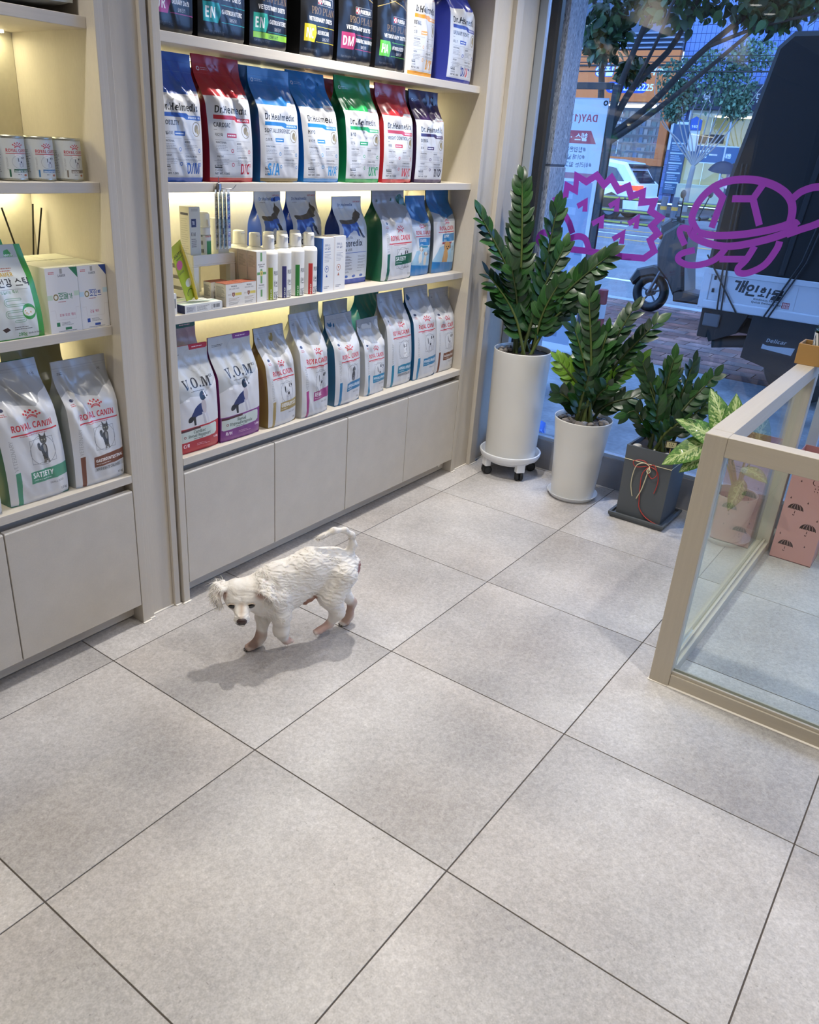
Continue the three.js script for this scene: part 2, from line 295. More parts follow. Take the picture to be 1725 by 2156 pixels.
// printed animals, as flat silhouettes with patches
const ART = {
  terrier(c, x, y, s) { c.save(); c.translate(x, y); c.scale(s, s);
    blob(c, [[-8, 2], [-2, 0], [5, -3], [9, -2], [9, 4], [4, 8], [-2, 9], [-7, 8]], '#cfcfd3'); for (const q of [-6, -3, 4, 7]) area(c, [[q, 6], [q + 2.6, 6], [q + 2.2, 18], [q - .2, 18]], '#b4b4ba');
    blob(c, [[5, -12], [9, -13], [13, -11], [15, -7], [12, -4], [8, -4], [5, -7]], '#d3d3d7'); area(c, [[5, -12], [8, -13], [7, -6], [4, -7]], '#27272b'); area(c, [[11, -12.6], [15, -11], [14.5, -6.5], [12, -8]], '#2f2f33');
    oval(c, 11.4, -5.4, 1, .8, '#222'); oval(c, 8, -8.6, .6, .6, '#222'); oval(c, 12, -8.6, .6, .6, '#222'); blob(c, [[-9, -10], [-6.5, -9], [-6, 2], [-8, 3]], '#222226'); blob(c, [[-2, 2], [3, 0], [4, 5], [0, 7]], '#333338');
    c.strokeStyle = '#8a8a90'; c.lineWidth = .5; line(c, [[-8, 2], [-2, 0], [5, -3]]); line(c, [[-6, 8], [-2, 9], [4, 8]]); c.restore(); },
  sitting(c, x, y, s, spots) { c.save(); c.translate(x, y); c.scale(s, s);
    blob(c, [[-5, -4], [0, -6], [5, -2], [7, 8], [6, 18], [-6, 18], [-8, 8]], spots ? '#e7e7e9' : '#55555b'); blob(c, [[-4, -14], [0, -16], [4, -14], [5, -8], [1, -3], [-3, -5]], spots ? '#ededef' : '#6a6a70');
    blob(c, [[-6, -13], [-3, -14], [-3, -4], [-6, -4]], '#2b2b30'); blob(c, [[3, -13], [6, -11], [6, -4], [4, -4]], '#2b2b30'); oval(c, 1, -6, 1.1, .9, '#111'); area(c, [[-3, 6], [-.5, 6], [-.5, 19], [-4, 19]], spots ? '#f2f2f3' : '#8d8d93'); area(c, [[1.5, 6], [4, 6], [4.5, 19], [1, 19]], spots ? '#f2f2f3' : '#85858b');
    for (let i = 0; i < 26; i++) oval(c, (hash(i, 3, 1) - .5) * 12, -2 + hash(i, 5, 2) * 19, .5 + hash(i, 7, 3) * .6, .5, spots ? '#333338' : '#26262b'); c.restore(); },
  cat(c, x, y, s) { c.save(); c.translate(x, y); c.scale(s, s);
    blob(c, [[-14, -12], [-8, -16], [-5, -10], [-7, -4], [-5, 0], [-9, 2], [-13, -4]], '#55534f'); blob(c, [[-6, -8], [2, -12], [8, -8], [8, 4], [6, 16], [6, 22], [-4, 22], [-5, 10], [-8, 2]], '#4a4844');
    blob(c, [[-4, -24], [2, -26], [9, -24], [11, -16], [6, -10], [-1, -10], [-5, -16]], '#5c5a55'); area(c, [[-4, -22], [-4.5, -32], [1, -25]], '#4a4844'); area(c, [[5, -25], [9, -32], [10, -21]], '#4a4844');
    c.strokeStyle = '#1f1e1c'; c.lineWidth = .9; for (let i = 0; i < 9; i++) { line(c, [[-6 + (i % 3), -6 + i * 2.8], [-1, -5 + i * 2.7], [5, -7 + i * 2.9]]); } for (let i = 0; i < 4; i++) line(c, [[-12 + i, -12 + i * 3], [-7, -11 + i * 3]]);
    for (const q of [-2, 2, 6]) line(c, [[q, -25], [q - .4, -20]]); oval(c, 0, -18, 1.4, 1, '#c9c6a8'); oval(c, 6, -18, 1.4, 1, '#c9c6a8'); oval(c, 3, -14.5, 1, .8, '#1d1d1d'); area(c, [[-3, 18], [1, 18], [0, 26], [-5, 26]], '#6e6b66'); area(c, [[3, 18], [7, 18], [9, 26], [4, 26]], '#6e6b66'); blob(c, [[0, -9], [5, -9], [6, 2], [2, 8], [-1, 0]], '#8d8a84'); c.restore(); },
  collie(c, x, y, s) { c.save(); c.translate(x, y); c.scale(s, s);
    blob(c, [[-16, 4], [-10, -4], [-4, -10], [6, -14], [12, -10], [10, 0], [4, 4], [-4, 4], [-10, 8], [-16, 10]], '#2b3566'); blob(c, [[-20, 6], [-14, 2], [-10, 8], [-14, 12], [-20, 12]], '#1b1c26'); area(c, [[-12, 4], [-7, 4], [-6, 17], [-9, 18]], '#20222e'); area(c, [[-9, 17], [-5, 17], [-3, 20], [-9, 20]], '#e9e9ec');
    area(c, [[5, 0], [9, 0], [13, 17], [9, 18]], '#b9b8c2'); area(c, [[10, -2], [14, -2], [19, 16], [16, 17]], '#c9c8d0'); blob(c, [[6, -16], [12, -18], [15, -8], [13, 2], [8, 2], [5, -8]], '#b9b0b4'); blob(c, [[4, -26], [10, -30], [15, -27], [17, -22], [13, -17], [7, -16], [4, -20]], '#17181f'); area(c, [[11, -29], [13, -28.5], [17, -21], [14, -19]], '#eeeef1'); oval(c, 17, -21.5, 1.2, .9, '#111'); oval(c, 11, -24, .8, .8, '#c98'); c.restore(); },
  runner(c, x, y, s) { c.save(); c.translate(x, y); c.scale(s, s);
    blob(c, [[-30, -8], [-14, -6], [4, -8], [18, -20], [24, -20], [30, -14], [22, -10], [16, -4], [0, 2], [-16, 2], [-26, 0]], '#5d564d'); area(c, [[18, -19], [20, -25], [23, -18]], '#4e483f'); blob(c, [[-28, -2], [-12, 0], [6, -2], [14, -4], [16, 6], [8, 12], [-4, 8], [-12, 16], [-22, 22], [-28, 18], [-26, 6]], '#3f62b5'); area(c, [[8, 4], [14, 4], [26, 18], [30, 22], [24, 22]], '#4a4a50'); area(c, [[2, 6], [8, 8], [16, 20], [10, 18]], '#3a58a5'); c.restore(); },
  puppy(c, x, y, s, col) { c.save(); c.translate(x, y); c.scale(s, s); blob(c, [[-6, -2], [4, -4], [7, 6], [6, 16], [-6, 16], [-8, 6]], col); blob(c, [[-4, -12], [2, -14], [7, -11], [8, -4], [2, 0], [-4, -3]], col); oval(c, 1, -7, .9, .9, '#222'); oval(c, 5, -7, .9, .9, '#222'); oval(c, 3.4, -4.4, 1.3, 1, '#221'); blob(c, [[-6, -12], [-3, -13], [-3, -5], [-6, -5]], '#8a5f42'); blob(c, [[6, -12], [9, -10], [9, -4], [7, -5]], '#8a5f42'); area(c, [[-4, 8], [-1, 8], [-1, 18], [-4.5, 18]], col); area(c, [[2, 8], [5, 8], [5.5, 18], [2, 18]], col); c.restore(); },
};
function sheet(w, h, px, paint) { const [cv, c] = canvas(px, Math.round(px * h / w)); c.scale(px / 100, px / 100); paint(c, 100 * h / w); return ctex(cv); }

// ---------- bags ----------
const film = tex => phy('#ffffff', 0.3, { map: tex, clearcoat: 0.35, clearcoatRoughness: 0.22 });
const filmC = (col, r = 0.3) => phy(col, r, { clearcoat: 0.35, clearcoatRoughness: 0.22 });
function bagPanels(w, h, d, o) {
  const { seed = 1, fill = 0.62, lean = 0, skew = 0, crease = 1, curl = 0 } = o, NV = 34, sm = t => { t = Math.max(0, Math.min(1, t)); return t * t * (3 - 2 * t); };
  const prof = v => ({ D: d / 2 * (v < fill ? 1 + 0.1 * Math.sin(Math.PI * v / fill) : Math.max(0.05, 1 - 0.95 * sm((v - fill) / (0.9 - fill)))), hw: w / 2 * (0.965 + 0.035 * sm((v - fill) / 0.2)), in: 0 });
  const shift = (v, x, y, z) => [x + skew * h * v * v, y * h, z - lean * h * v * v + curl * h * Math.max(0, v - 0.86)];
  function front(u, v, sg) {
    const p = prof(v), e = 1 - u ** 4, tr = Math.exp(-(((v - fill - 0.1) / 0.16) ** 2));
    const n1 = vnoise(u * 1.6 + seed * 3.1, v * 4.2, seed) - 0.5, rg = 1 - Math.abs(2 * vnoise(u * 2.1 + seed * 1.7 + v * 2, v * 3.1 + u * 1.4, seed + 9) - 1), r2 = 1 - Math.abs(2 * vnoise(u * 4 - v * 3 + seed, v * 7 + seed, seed + 4) - 1);
    const wr = crease * e * ((0.006 + 0.016 * tr) * n1 + (0.004 + 0.012 * tr) * (rg ** 5 - 0.2) + 0.0035 * (r2 ** 6) * (0.4 + tr)) * (v < 0.05 ? v / 0.05 : 1) * (v > 0.9 ? Math.max(0.15, (1 - v) / 0.1) : 1);
    let z = p.D * (0.87 + 0.13 * e) + 0.06 * d * e * Math.sin(Math.PI * Math.min(1, v / fill / 1.15)) * 0.6 + wr; if (v < 0.03) z -= (0.03 - v) * 0.12;
    return shift(v, p.hw * u, v, sg * z);
  }
  function side(s, v, sg) {
    const p = prof(v), a = 0.87 * p.D, ins = Math.min(d * 0.42, Math.max(0, (d / 2 - p.D)) * 0.9) * (1 - Math.abs(s)), bul = 0.06 * d * (1 - s * s) * (v < fill ? 1 : 0);
    return shift(v, sg * (p.hw - ins + bul * 0.3), v, a * s);
  }
  function grid(nu, f, flip, uv) {
    const P = [], U = [], I = []; for (let j = 0; j <= NV; j++) for (let i = 0; i <= nu; i++) { P.push(...f(i / nu * 2 - 1, j / NV)); U.push(i / nu, j / NV); }
    for (let j = 0; j < NV; j++) for (let i = 0; i < nu; i++) { const a = j * (nu + 1) + i, b = a + 1, c = a + nu + 1, e = c + 1; flip ? I.push(a, c, b, b, c, e) : I.push(a, b, c, b, e, c); }
    const g = new THREE.BufferGeometry(); g.setAttribute('position', new THREE.Float32BufferAttribute(P, 3)); g.setAttribute('uv', new THREE.Float32BufferAttribute(U, 2)); g.setIndex(I); g.computeVertexNormals(); return g;
  }
  return { front: grid(18, (u, v) => front(u, v, 1)), back: grid(10, (u, v) => front(u, v, -1), true), right: grid(6, (s, v) => side(s, v, 1), true), left: grid(6, (s, v) => side(s, v, -1)) };
}
function bag(o) {           // x0, x1 front corners on the shelf, y shelf height, zf front, h, d
  const w = (o.x1 - o.x0), g = thing(o.name || 'pet_food_bag', o.label, o.category || 'food bag', [(o.x0 + o.x1) / 2, o.y + 0.0004, o.zf - o.d / 2], o.yaw || 0, o.group);
  const q = bagPanels(w, o.h, o.d, o), sm = filmC(o.side);
  part(g, 'front_panel', q.front, o.tex ? film(o.tex) : filmC(o.front || o.side)); part(g, 'back_panel', q.back, o.backTex ? film(o.backTex) : sm); part(g, 'side_gusset', q.left, sm); part(g, 'side_gusset', q.right, sm);
  part(g, 'base_panel', rbox(w * 0.95, 0.002, o.d * 0.9, 0.0005), sm, [0, 0.001, 0]);
  return g;
}
// print layouts
function crown(c, x, y, s) { for (const [r, n, k] of [[10, 5, 1.25], [7, 4, 1.15]]) for (let i = 0; i < n; i++) { const a = -Math.PI * (0.16 + 0.68 * i / (n - 1)); oval(c, x - Math.cos(a) * r * 1.05 * s, y + Math.sin(a) * r * .75 * s, k * s, k * s, '#c22a35'); } c.strokeStyle = '#c22a35'; for (const q of [3.2, 5]) { c.lineWidth = 1 * s; c.beginPath(); c.arc(x, y + q * s * .9 + 3 * s, 8 * s, Math.PI * 1.2, Math.PI * 1.8); c.stroke(); } }
function vetBag(o) {          // grey and white bag: accent, name, sub, animal
  return sheet(o.w || 100, o.h || 190, 288, (c, h) => {
    rect(c, 0, 0, 100, h, '#d0d1d4'); area(c, [[0, 0], [100, 0], [100, 40], [84, 46], [64, 58], [40, 56], [16, 44], [0, 52]], o.top || '#9b9ea3'); rect(c, 0, 10, 100, .6, '#85888d'); rect(c, 0, 14, 100, .4, '#8d9095');
    micro(c, 8, 17, 12, 2, '#44464a'); txt(c, o.kg || '1.5 kg', 80, 22, 4.4, '#3c3d40', '', 'left');
    oval(c, 15, 58, 4, 2.4, '#3a405c'); micro(c, 10, 63, 11, 2, '#a33');
    crown(c, 56, 72, 1.15); txt(c, 'ROYAL CANIN', 54, 90, 13.2, '#c32833', 'bold', 'center', .78); rect(c, 17, 94, 78, 1.9, '#c32833'); micro(c, 30, 97.4, 50, 1, '#b55');
    c.save(); c.translate(17, h - 54); c.rotate(-Math.PI / 2); txt(c, 'VETERINARY', 0, 0, 8.2, '#a2a4a8', '', 'left', 1.0); c.restore();
    c.strokeStyle = '#77797e'; c.lineWidth = .55; oval(c, 62, 124, 21, 21, '#77797e', 0, .55); c.strokeRect(42, 106, 40, 36);
    if (o.animal) ART[o.animal](c, 64, 123, o.as || 1.15, o.arg);
    area(c, [[12, h - 51], [20, h - 52], [20, h], [12, h]], o.accent); area(c, [[36, h - 47], [100, h - 50], [100, h - 31], [36, h - 29]], o.accent); txt(c, o.name, 39, h - 37, (o.fs || 8.6) * 1.28, '#f4f4f4', 'bold', 'left', .8); micro(c, 40, h - 34, 30, 1, '#eee'); if (o.sub) { rect(c, 36, h - 29, 64, 8, '#b7b8bb'); txt(c, o.sub, 39, h - 23, 6, '#47484c', 'bold', 'left', .86); } else txt(c, 'SMALL DOGS', 66, h - 22, 4.6, '#55565a', '', 'left', .9);
    txt(c, '1.5 kg', 84, h - 8, 5.4, '#45464a', 'bold', 'left', .8);
  });
}
function rxBag(o) {           // white bag with a coloured top and a large code
  return sheet(100, o.h || 185, 288, (c, h) => {
    const k = o.color; rect(c, 0, 0, 100, h, '#cecfd2'); area(c, [[0, 0], [100, 0], [100, 52], [78, 52], [70, 58], [0, 58]], k); rect(c, 0, 12, 100, .5, 'rgba(0,0,0,.2)'); rect(c, 0, 26, 100, .6, 'rgba(255,255,255,.16)');
    oval(c, 10, 20, 3.2, 3.2, '#d8dadf'); oval(c, 10, 20, 1.8, 1.8, k); micro(c, 15, 18, 22, 2, '#cfd3da', 2.6, .8); micro(c, 80, 57, 18, 1, '#b33');
    txt(c, 'Dr.Healmedix', 11, 82, 14, '#1c1c1e', 'bold', 'left', .82); area(c, [[10, 85], [60, 85], [66, 88], [94, 88], [94, 94], [60, 94], [52, 91], [10, 91]], k); txt(c, 'MEDICAL Rx', 64, 92.6, 4.6, '#f0f0f2', 'bold');
    txt(c, o.title, 9, 102, 9.4, '#2a2a2c', 'bold', 'left', .78); rect(c, 9, 106, 6, .7, '#777'); ko(c, o.ko || '처방사료', 10, 116, 5.4, '#333'); rect(c, 33, 111, 22, 6.2, k); micro(c, 35, 113.3, 18, 1, '#f2f2f2', 2, 1.8);
    oval(c, 82, 107, 9, 10, '#7a6c45', 0, 1.1); oval(c, 82, 106, 4, 6, '#8b7d55', .3); oval(c, 85, 110, 3, 4, '#a99b74');
    for (const [x, y] of [[10, 121], [54, 122], [12, 142], [56, 143]]) { rect(c, x, y, 38, .45, '#8f9095'); txt(c, y < 130 ? (x < 30 ? 'FUNCTIONAL' : 'ADDED') : (x < 30 ? 'PATENT' : 'CONSULTATION'), x + 1, y + 5, 3.9, '#333', 'bold', 'left', .85); micro(c, x + 1, y + 8, 30, 4, '#85878c', 2.3, .8); oval(c, x + 35, y + 16, 2.4, 2.4, k, 0, 1); }
    rect(c, 8, h - 33, 86, .5, '#8f9095'); rect(c, 9, h - 26, 14, 4.4, '#232325'); txt(c, 'PRUNUS', 10, h - 22.6, 3.5, '#eee'); txt(c, 'CANINE', 9, h - 16.6, 4.4, '#333', ''); txt(c, 'NET WT. 1.5KG', 9, h - 11.6, 4.4, '#222');
    if (o.two) { txt(c, 'D/', 48, h - 12, 22, '#2d3f8e', 'bold', 'left', .66); txt(c, 'U', 65, h - 12, 22, '#c52f3a', 'bold', 'left', .66); txt(c, 'T', 77, h - 12, 22, '#2d3f8e', 'bold', 'left', .66); } else txt(c, o.code, o.cl ? 14 : 90, h - 12, o.cl ? 28 : 23, o.codeColor || k, 'bold', o.cl ? 'left' : 'right', .68);
    rect(c, 8, h - 9, 86, .4, '#a0a1a5'); rect(c, 0, h - 7, 100, 7, o.bottom || k);
  });
}
function darkBag(o) {         // black bag with a coloured badge
  return sheet(100, 190, 288, (c, h) => {
    rect(c, 0, 0, 100, h, '#131315'); for (let i = 0; i < 60; i++) { c.strokeStyle = i % 3 ? '#1d1d20' : '#1b2540'; c.lineWidth = .5; const x = hash(i, 2, 9) * 100, y = hash(i, 5, 3) * 90; line(c, [[x, y], [x + 8, y + 12]]); }
    c.strokeStyle = '#a08a4e'; c.lineWidth = 1.2; line(c, [[0, 92], [50, 78], [100, 92]]); rect(c, 45, 104, 9, 8, '#c9313d'); for (let i = 0; i < 9; i++) if (i % 2) rect(c, 45 + (i % 3) * 3, 104 + Math.floor(i / 3) * 2.7, 3, 2.7, '#f3e8e8'); txt(c, 'PURINA', 56, 111.5, 8.6, '#e9e9ea', 'bold', 'left', .85); c.strokeStyle = '#bbb'; c.lineWidth = .5; c.strokeRect(44, 102.6, 46, 10.8);
    txt(c, 'PRO PLAN', 26, 127, 14, '#7f6748', '', 'left', 1, 'serif'); txt(c, 'VETERINARY DIETS', 18, 138, 8.6, '#e6e6e8', 'bold', 'left', .92);
    area(c, [[8, 143], [38, 143], [43, 154], [38, 168], [8, 168]], o.color); txt(c, o.code, 11, 162.5, 20, '#f4f4f4', 'bold', 'left', .82); rect(c, 43, 144, 57, .9, o.color); rect(c, 43, 166, 57, .9, o.color); txt(c, o.name, 45, 156, 8, '#e8e8ea', 'bold', 'left', .74); ko(c, '질병관리', 60, 163.5, 5, '#cfcfd2'); if (o.low) { rect(c, 8, 168.4, 92, 8, '#8cc63f'); txt(c, 'LOW FAT', 46, 174.6, 6, '#1f3a12'); }
    txt(c, 'Net Weight 1.5 kg', 10, 181, 5, '#6c6c70', '');
  });
}
function vomBag(o) {
  return sheet(100, 190, 288, (c, h) => {
    rect(c, 0, 0, 100, h, '#d4d4d8'); area(c, [[0, 0], [100, 0], [100, 62], [80, 74], [60, 88], [30, 84], [0, 96]], '#b4b7ba'); oval(c, 62, 26, 20, 20, '#9fa3a7', 0, .5); oval(c, 62, 26, 9, 9, '#a5a9ad', 0, .5); oval(c, 62, 26, 34, 34, '#a9adb1', 0, .4); for (let i = 0; i < 24; i++) for (let j = 0; j < 8; j++) if (hash(i, j, 4) > .4) oval(c, 44 + i * 2, 52 + j * 2.6, .4, .4, '#9a9ea3');
    area(c, [[56, 0], [100, 0], [100, 7], [96, 9], [58, 9]], o.color); micro(c, 64, 3.6, 26, 1, '#f1dfe2', 2, 1.6); micro(c, 8, 14, 28, 2, '#444');
    txt(c, 'V.O.M', 18, 72, 23, '#22232c', 'bold', 'left', .95, 'serif'); micro(c, 34, 76, 42, 1, '#555', 2, 1.2); txt(c, 'RX', 84, 58, 6, '#222', 'bold', 'left', 1, 'serif');
    rect(c, 20, 88, 8, 4, '#f4f4f5'); ART.collie(c, 48, 116, 1.3);
    area(c, [[0, 142], [100, 138], [100, h], [0, h]], o.color); area(c, [[2, 146], [88, 141], [92, 144], [92, 160], [86, 164], [6, 168], [2, 166]], '#c9d3cd'); area(c, [[2, 144], [50, 141], [50, 145], [2, 148]], '#4a1626'); txt(c, o.l1, 48, 153, 7.4, '#20342c', 'bold', 'center', 1, 'serif'); txt(c, o.l2, 48, 160.4, 7.4, '#20342c', 'bold', 'center', 1, 'serif'); oval(c, 14, 157.6, 2, 2, '#7a2030', 0, 1); micro(c, 34, 163, 28, 1, '#5d6b64', 2, 1.3);
    txt(c, o.code, 10, 178, 9, '#f2e8ee', 'bold'); micro(c, 42, 174, 34, 2, '#e2b9c4', 2.8, .9); txt(c, '1.4kg', 84, 172, 6.4, '#f2e4ea', 'bold', 'left', .85);
  });
}
const RC = { y: 0.52, zf: 0.478, d: 0.095, side: '#c9cbce' };
const R4 = 'bags on the lowest shelf right of the pillar';
bag({ x0: 0.984, x1: 1.157, y: 0.52, zf: 0.478, h: 0.335, d: 0.1, seed: 3, fill: 0.6, crease: 0.6, side: '#b3273a', tex: vomBag({ color: '#b01f33', l1: 'Cardiac', l2: 'Renal Support', code: 'C/R' }), label: 'grey and white pet food bag with crimson base, right beside the pillar', group: R4 });
bag({ x0: 1.16, x1: 1.345, y: 0.52, zf: 0.48, h: 0.345, d: 0.1, seed: 5, fill: 0.6, crease: 0.6, side: '#7b3480', tex: vomBag({ color: '#7c3383', l1: 'Renal', l2: 'Hypoallergenic', code: 'R/H' }), label: 'grey and white pet food bag with purple base and a collie picture', group: R4 });
bag({ x0: 1.04, x1: 1.225, y: 0.52, zf: 0.34, h: 0.372, d: 0.09, seed: 6, fill: 0.6, crease: 0.5, side: '#b9bcbe', tex: vomBag({ color: '#2f7f77', l1: 'Skin', l2: 'Support', code: 'S/S' }), label: 'grey bag with a teal top tab, standing behind the crimson and purple based bags', group: R4 });
bag({ ...RC, x0: 1.376, x1: 1.53, zf: 0.482, yaw: 0.06, h: 0.345, seed: 7, lean: 0.05, skew: -0.02, side: '#8d7a3f', tex: vetBag({ accent: '#a8925a', name: 'URINARY S/O', animal: 'terrier' }), label: 'white pet food bag with olive gold label strip and olive side', group: R4 });
bag({ ...RC, x0: 1.546, x1: 1.706, zf: 0.486, yaw: 0.05, h: 0.372, seed: 11, lean: 0.06, crease: 1.5, tex: vetBag({ accent: '#a5417f', name: 'RENAL', animal: 'terrier' }), label: 'crumpled white pet food bag with magenta label strip', group: R4 });
bag({ ...RC, x0: 1.748, x1: 1.912, zf: 0.476, yaw: 0.03, h: 0.342, seed: 13, lean: 0.05, crease: 1.2, side: '#1f5a80', tex: vetBag({ accent: '#2b77a6', name: 'HYPOALLERGENIC', fs: 6.6, animal: 'sitting', as: .95 }), label: 'white pet food bag with blue label strip and a sitting dark dog', group: R4 });
bag({ ...RC, x0: 1.942, x1: 2.085, d: 0.085, zf: 0.468, yaw: 0.04, h: 0.302, seed: 17, lean: 0.05, crease: 1.4, tex: vetBag({ accent: '#2f86ad', name: 'HYPOALLERGENIC', fs: 6.6, animal: 'terrier', h: 180, kg: '1 kg' }), label: 'smaller shorter white pet food bag with blue label strip, between two taller ones', group: R4 });
bag({ ...RC, x0: 2.112, x1: 2.288, zf: 0.46, h: 0.385, seed: 19, lean: 0.07, skew: -0.03, side: '#9a9ea2', tex: vetBag({ accent: '#2b7f9f', name: 'HYPOALLERGENIC', sub: 'MODERATE CALORIE', fs: 6.6, animal: 'sitting', arg: 1, as: .95, h: 205 }), label: 'tall white pet food bag with blue label strip and a spotted dog', group: R4 });
bag({ ...RC, x0: 2.296, x1: 2.47, zf: 0.466, h: 0.392, seed: 23, lean: 0.07, skew: -0.03, side: '#16507a', tex: vetBag({ accent: '#2f7da8', name: 'HYPOALLERGENIC', fs: 6.6, animal: 'terrier', h: 205, top: '#a5a9b0' }), label: 'tall white pet food bag with navy side and blue strip near the window', group: R4 });
bag({ ...RC, x0: 2.476, x1: 2.63, zf: 0.458, h: 0.368, seed: 29, lean: 0.05, tex: vetBag({ accent: '#74442f', name: 'GASTROINTESTINAL', fs: 5.6, animal: 'terrier', h: 200 }), label: 'white pet food bag with brown label strip at the window end of the lowest shelf', group: R4 });
bag({ ...RC, x0: 1.70, x1: 1.86, zf: 0.33, h: 0.375, seed: 31, side: '#b4b6a8', label: 'pale grey bag standing behind the magenta and blue striped bags', group: R4 });
bag({ ...RC, x0: 1.89, x1: 2.04, zf: 0.33, h: 0.36, seed: 37, side: '#a9acb0', label: 'grey topped bag standing behind the short blue striped bag', group: R4 });
bag({ ...RC, x0: 2.09, x1: 2.25, zf: 0.33, h: 0.395, seed: 41, side: '#1f7f95', label: 'teal topped bag standing behind the spotted dog bag', group: R4 });
// left unit, lowest shelf
const L4 = 'bags on the lowest shelf left of the pillar';
bag({ x0: 0.615, x1: 0.782, y: 0.52, zf: 0.482, h: 0.355, d: 0.1, seed: 43, lean: 0.03, crease: 1.5, side: '#aeb0b4', tex: vetBag({ accent: '#73402f', name: 'GASTROINTESTINAL', sub: 'MODERATE CALORIE', fs: 6, animal: 'cat', as: .78, kg: '2 kg', h: 200 }), label: 'white cat food bag with brown label strip beside the pillar', group: L4 });
bag({ x0: 0.424, x1: 0.602, y: 0.52, zf: 0.474, h: 0.372, d: 0.105, seed: 47, lean: 0.06, skew: -0.05, crease: 1.3, side: '#2c6e55', tex: vetBag({ accent: '#468f73', name: 'SATIETY', animal: 'cat', as: .78, h: 200 }), label: 'white cat food bag with green label strip and green side, left of the pillar', group: L4 });
bag({ x0: 0.215, x1: 0.396, y: 0.52, zf: 0.49, h: 0.35, d: 0.1, seed: 48, lean: 0.05, side: '#b9bbbf', tex: vetBag({ accent: '#44465a', name: 'RENAL', animal: 'cat', as: .78, h: 190 }), label: 'white pet food bag cut off by the left edge, lowest shelf', group: L4 });
bag({ x0: 0.56, x1: 0.74, y: 0.52, zf: 0.315, h: 0.38, d: 0.085, seed: 49, side: '#8b8d80', label: 'dull grey bag standing behind the two cat food bags', group: L4 });
// second shelf from above, right unit
const R2 = 'white bags with coloured tops on the middle upper shelf', RX = { y: 1.33, zf: 0.448, d: 0.095, h: 0.33, fill: 0.6 };
bag({ ...RX, x0: 0.99, x1: 1.158, seed: 51, skew: 0.045, lean: 0.05, crease: 1.3, side: '#1f4c97', tex: rxBag({ color: '#2a57ac', code: 'D/M', title: 'MOBILITY', ko: '모빌리티' }), label: 'white food bag with royal blue top, code D/M, nearest the pillar', group: R2 });
bag({ ...RX, x0: 1.18, x1: 1.36, h: 0.336, seed: 53, lean: 0.06, crease: 1.4, side: '#a3202c', tex: rxBag({ color: '#b0202e', code: 'D/C', title: 'CARDIAC', ko: '카디악' }), label: 'white food bag with dark red top, code D/C', group: R2 });
bag({ ...RX, x0: 1.388, x1: 1.568, h: 0.324, seed: 55, lean: 0.03, crease: 0.8, side: '#0f62a8', tex: rxBag({ color: '#1a6fb4', code: 'S/A', cl: 1, codeColor: '#2a86c8', bottom: '#6b5a2c', title: 'SOFT ALLERGENIC', ko: '소프트' }), label: 'white food bag with blue top and gold base, code S/A', group: R2 });
bag({ ...RX, x0: 1.59, x1: 1.775, h: 0.333, seed: 57, lean: 0.1, skew: -0.03, crease: 1.3, side: '#1273ba', tex: rxBag({ color: '#1778be', code: 'H/A', codeColor: '#2a8fd0', title: 'HYPO', ko: '하이포' }), label: 'white food bag with bright blue top and base, code H/A', group: R2 });
bag({ ...RX, x0: 1.81, x1: 2.008, h: 0.338, seed: 59, lean: 0.04, crease: 1.4, skew: -0.04, side: '#0f7a3f', tex: rxBag({ color: '#12934c', code: 'U/K', codeColor: '#21a062', title: 'K-10', ko: '신장' }), label: 'white food bag with green top, code U/K', group: R2 });
bag({ ...RX, x0: 2.025, x1: 2.215, h: 0.334, seed: 61, lean: 0.04, crease: 1.5, side: '#a7222c', tex: rxBag({ color: '#b92b33', code: 'W/C', codeColor: '#cf3a3f', title: 'WEIGHT CONTROL', ko: '체중' }), label: 'white food bag with bright red top, code W/C', group: R2 });
bag({ ...RX, x0: 2.245, x1: 2.445, zf: 0.44, h: 0.33, seed: 63, lean: 0.03, crease: 1.3, side: '#1d1430', tex: rxBag({ color: '#34194d', code: 'D/O', codeColor: '#26242c', title: 'DERMA', ko: '피부' }), label: 'white food bag with dark purple top, at the window end', group: R2 });
const R2b = 'second row bags on the middle upper shelf';
for (const [a, b, col, h, lb] of [[1.17, 1.35, '#0e1a3a', .31, 'navy bag behind the dark red topped bag'], [1.40, 1.58, '#0d5c9c', .338, 'blue bag behind the gold based bag'], [1.60, 1.79, '#0f6aa9', .338, 'deep blue bag behind the bright blue topped bag'], [1.83, 2.01, '#b3262f', .335, 'red bag behind the green topped bag'], [2.06, 2.24, '#7d1c26', .325, 'maroon bag behind the bright red topped bag'], [2.27, 2.45, '#17131d', .336, 'black bag behind the purple topped bag']])
  bag({ x0: a, x1: b, y: 1.33, zf: 0.3, d: 0.085, h, fill: 0.6, seed: Math.round(a * 100), side: col, label: lb, group: R2b });
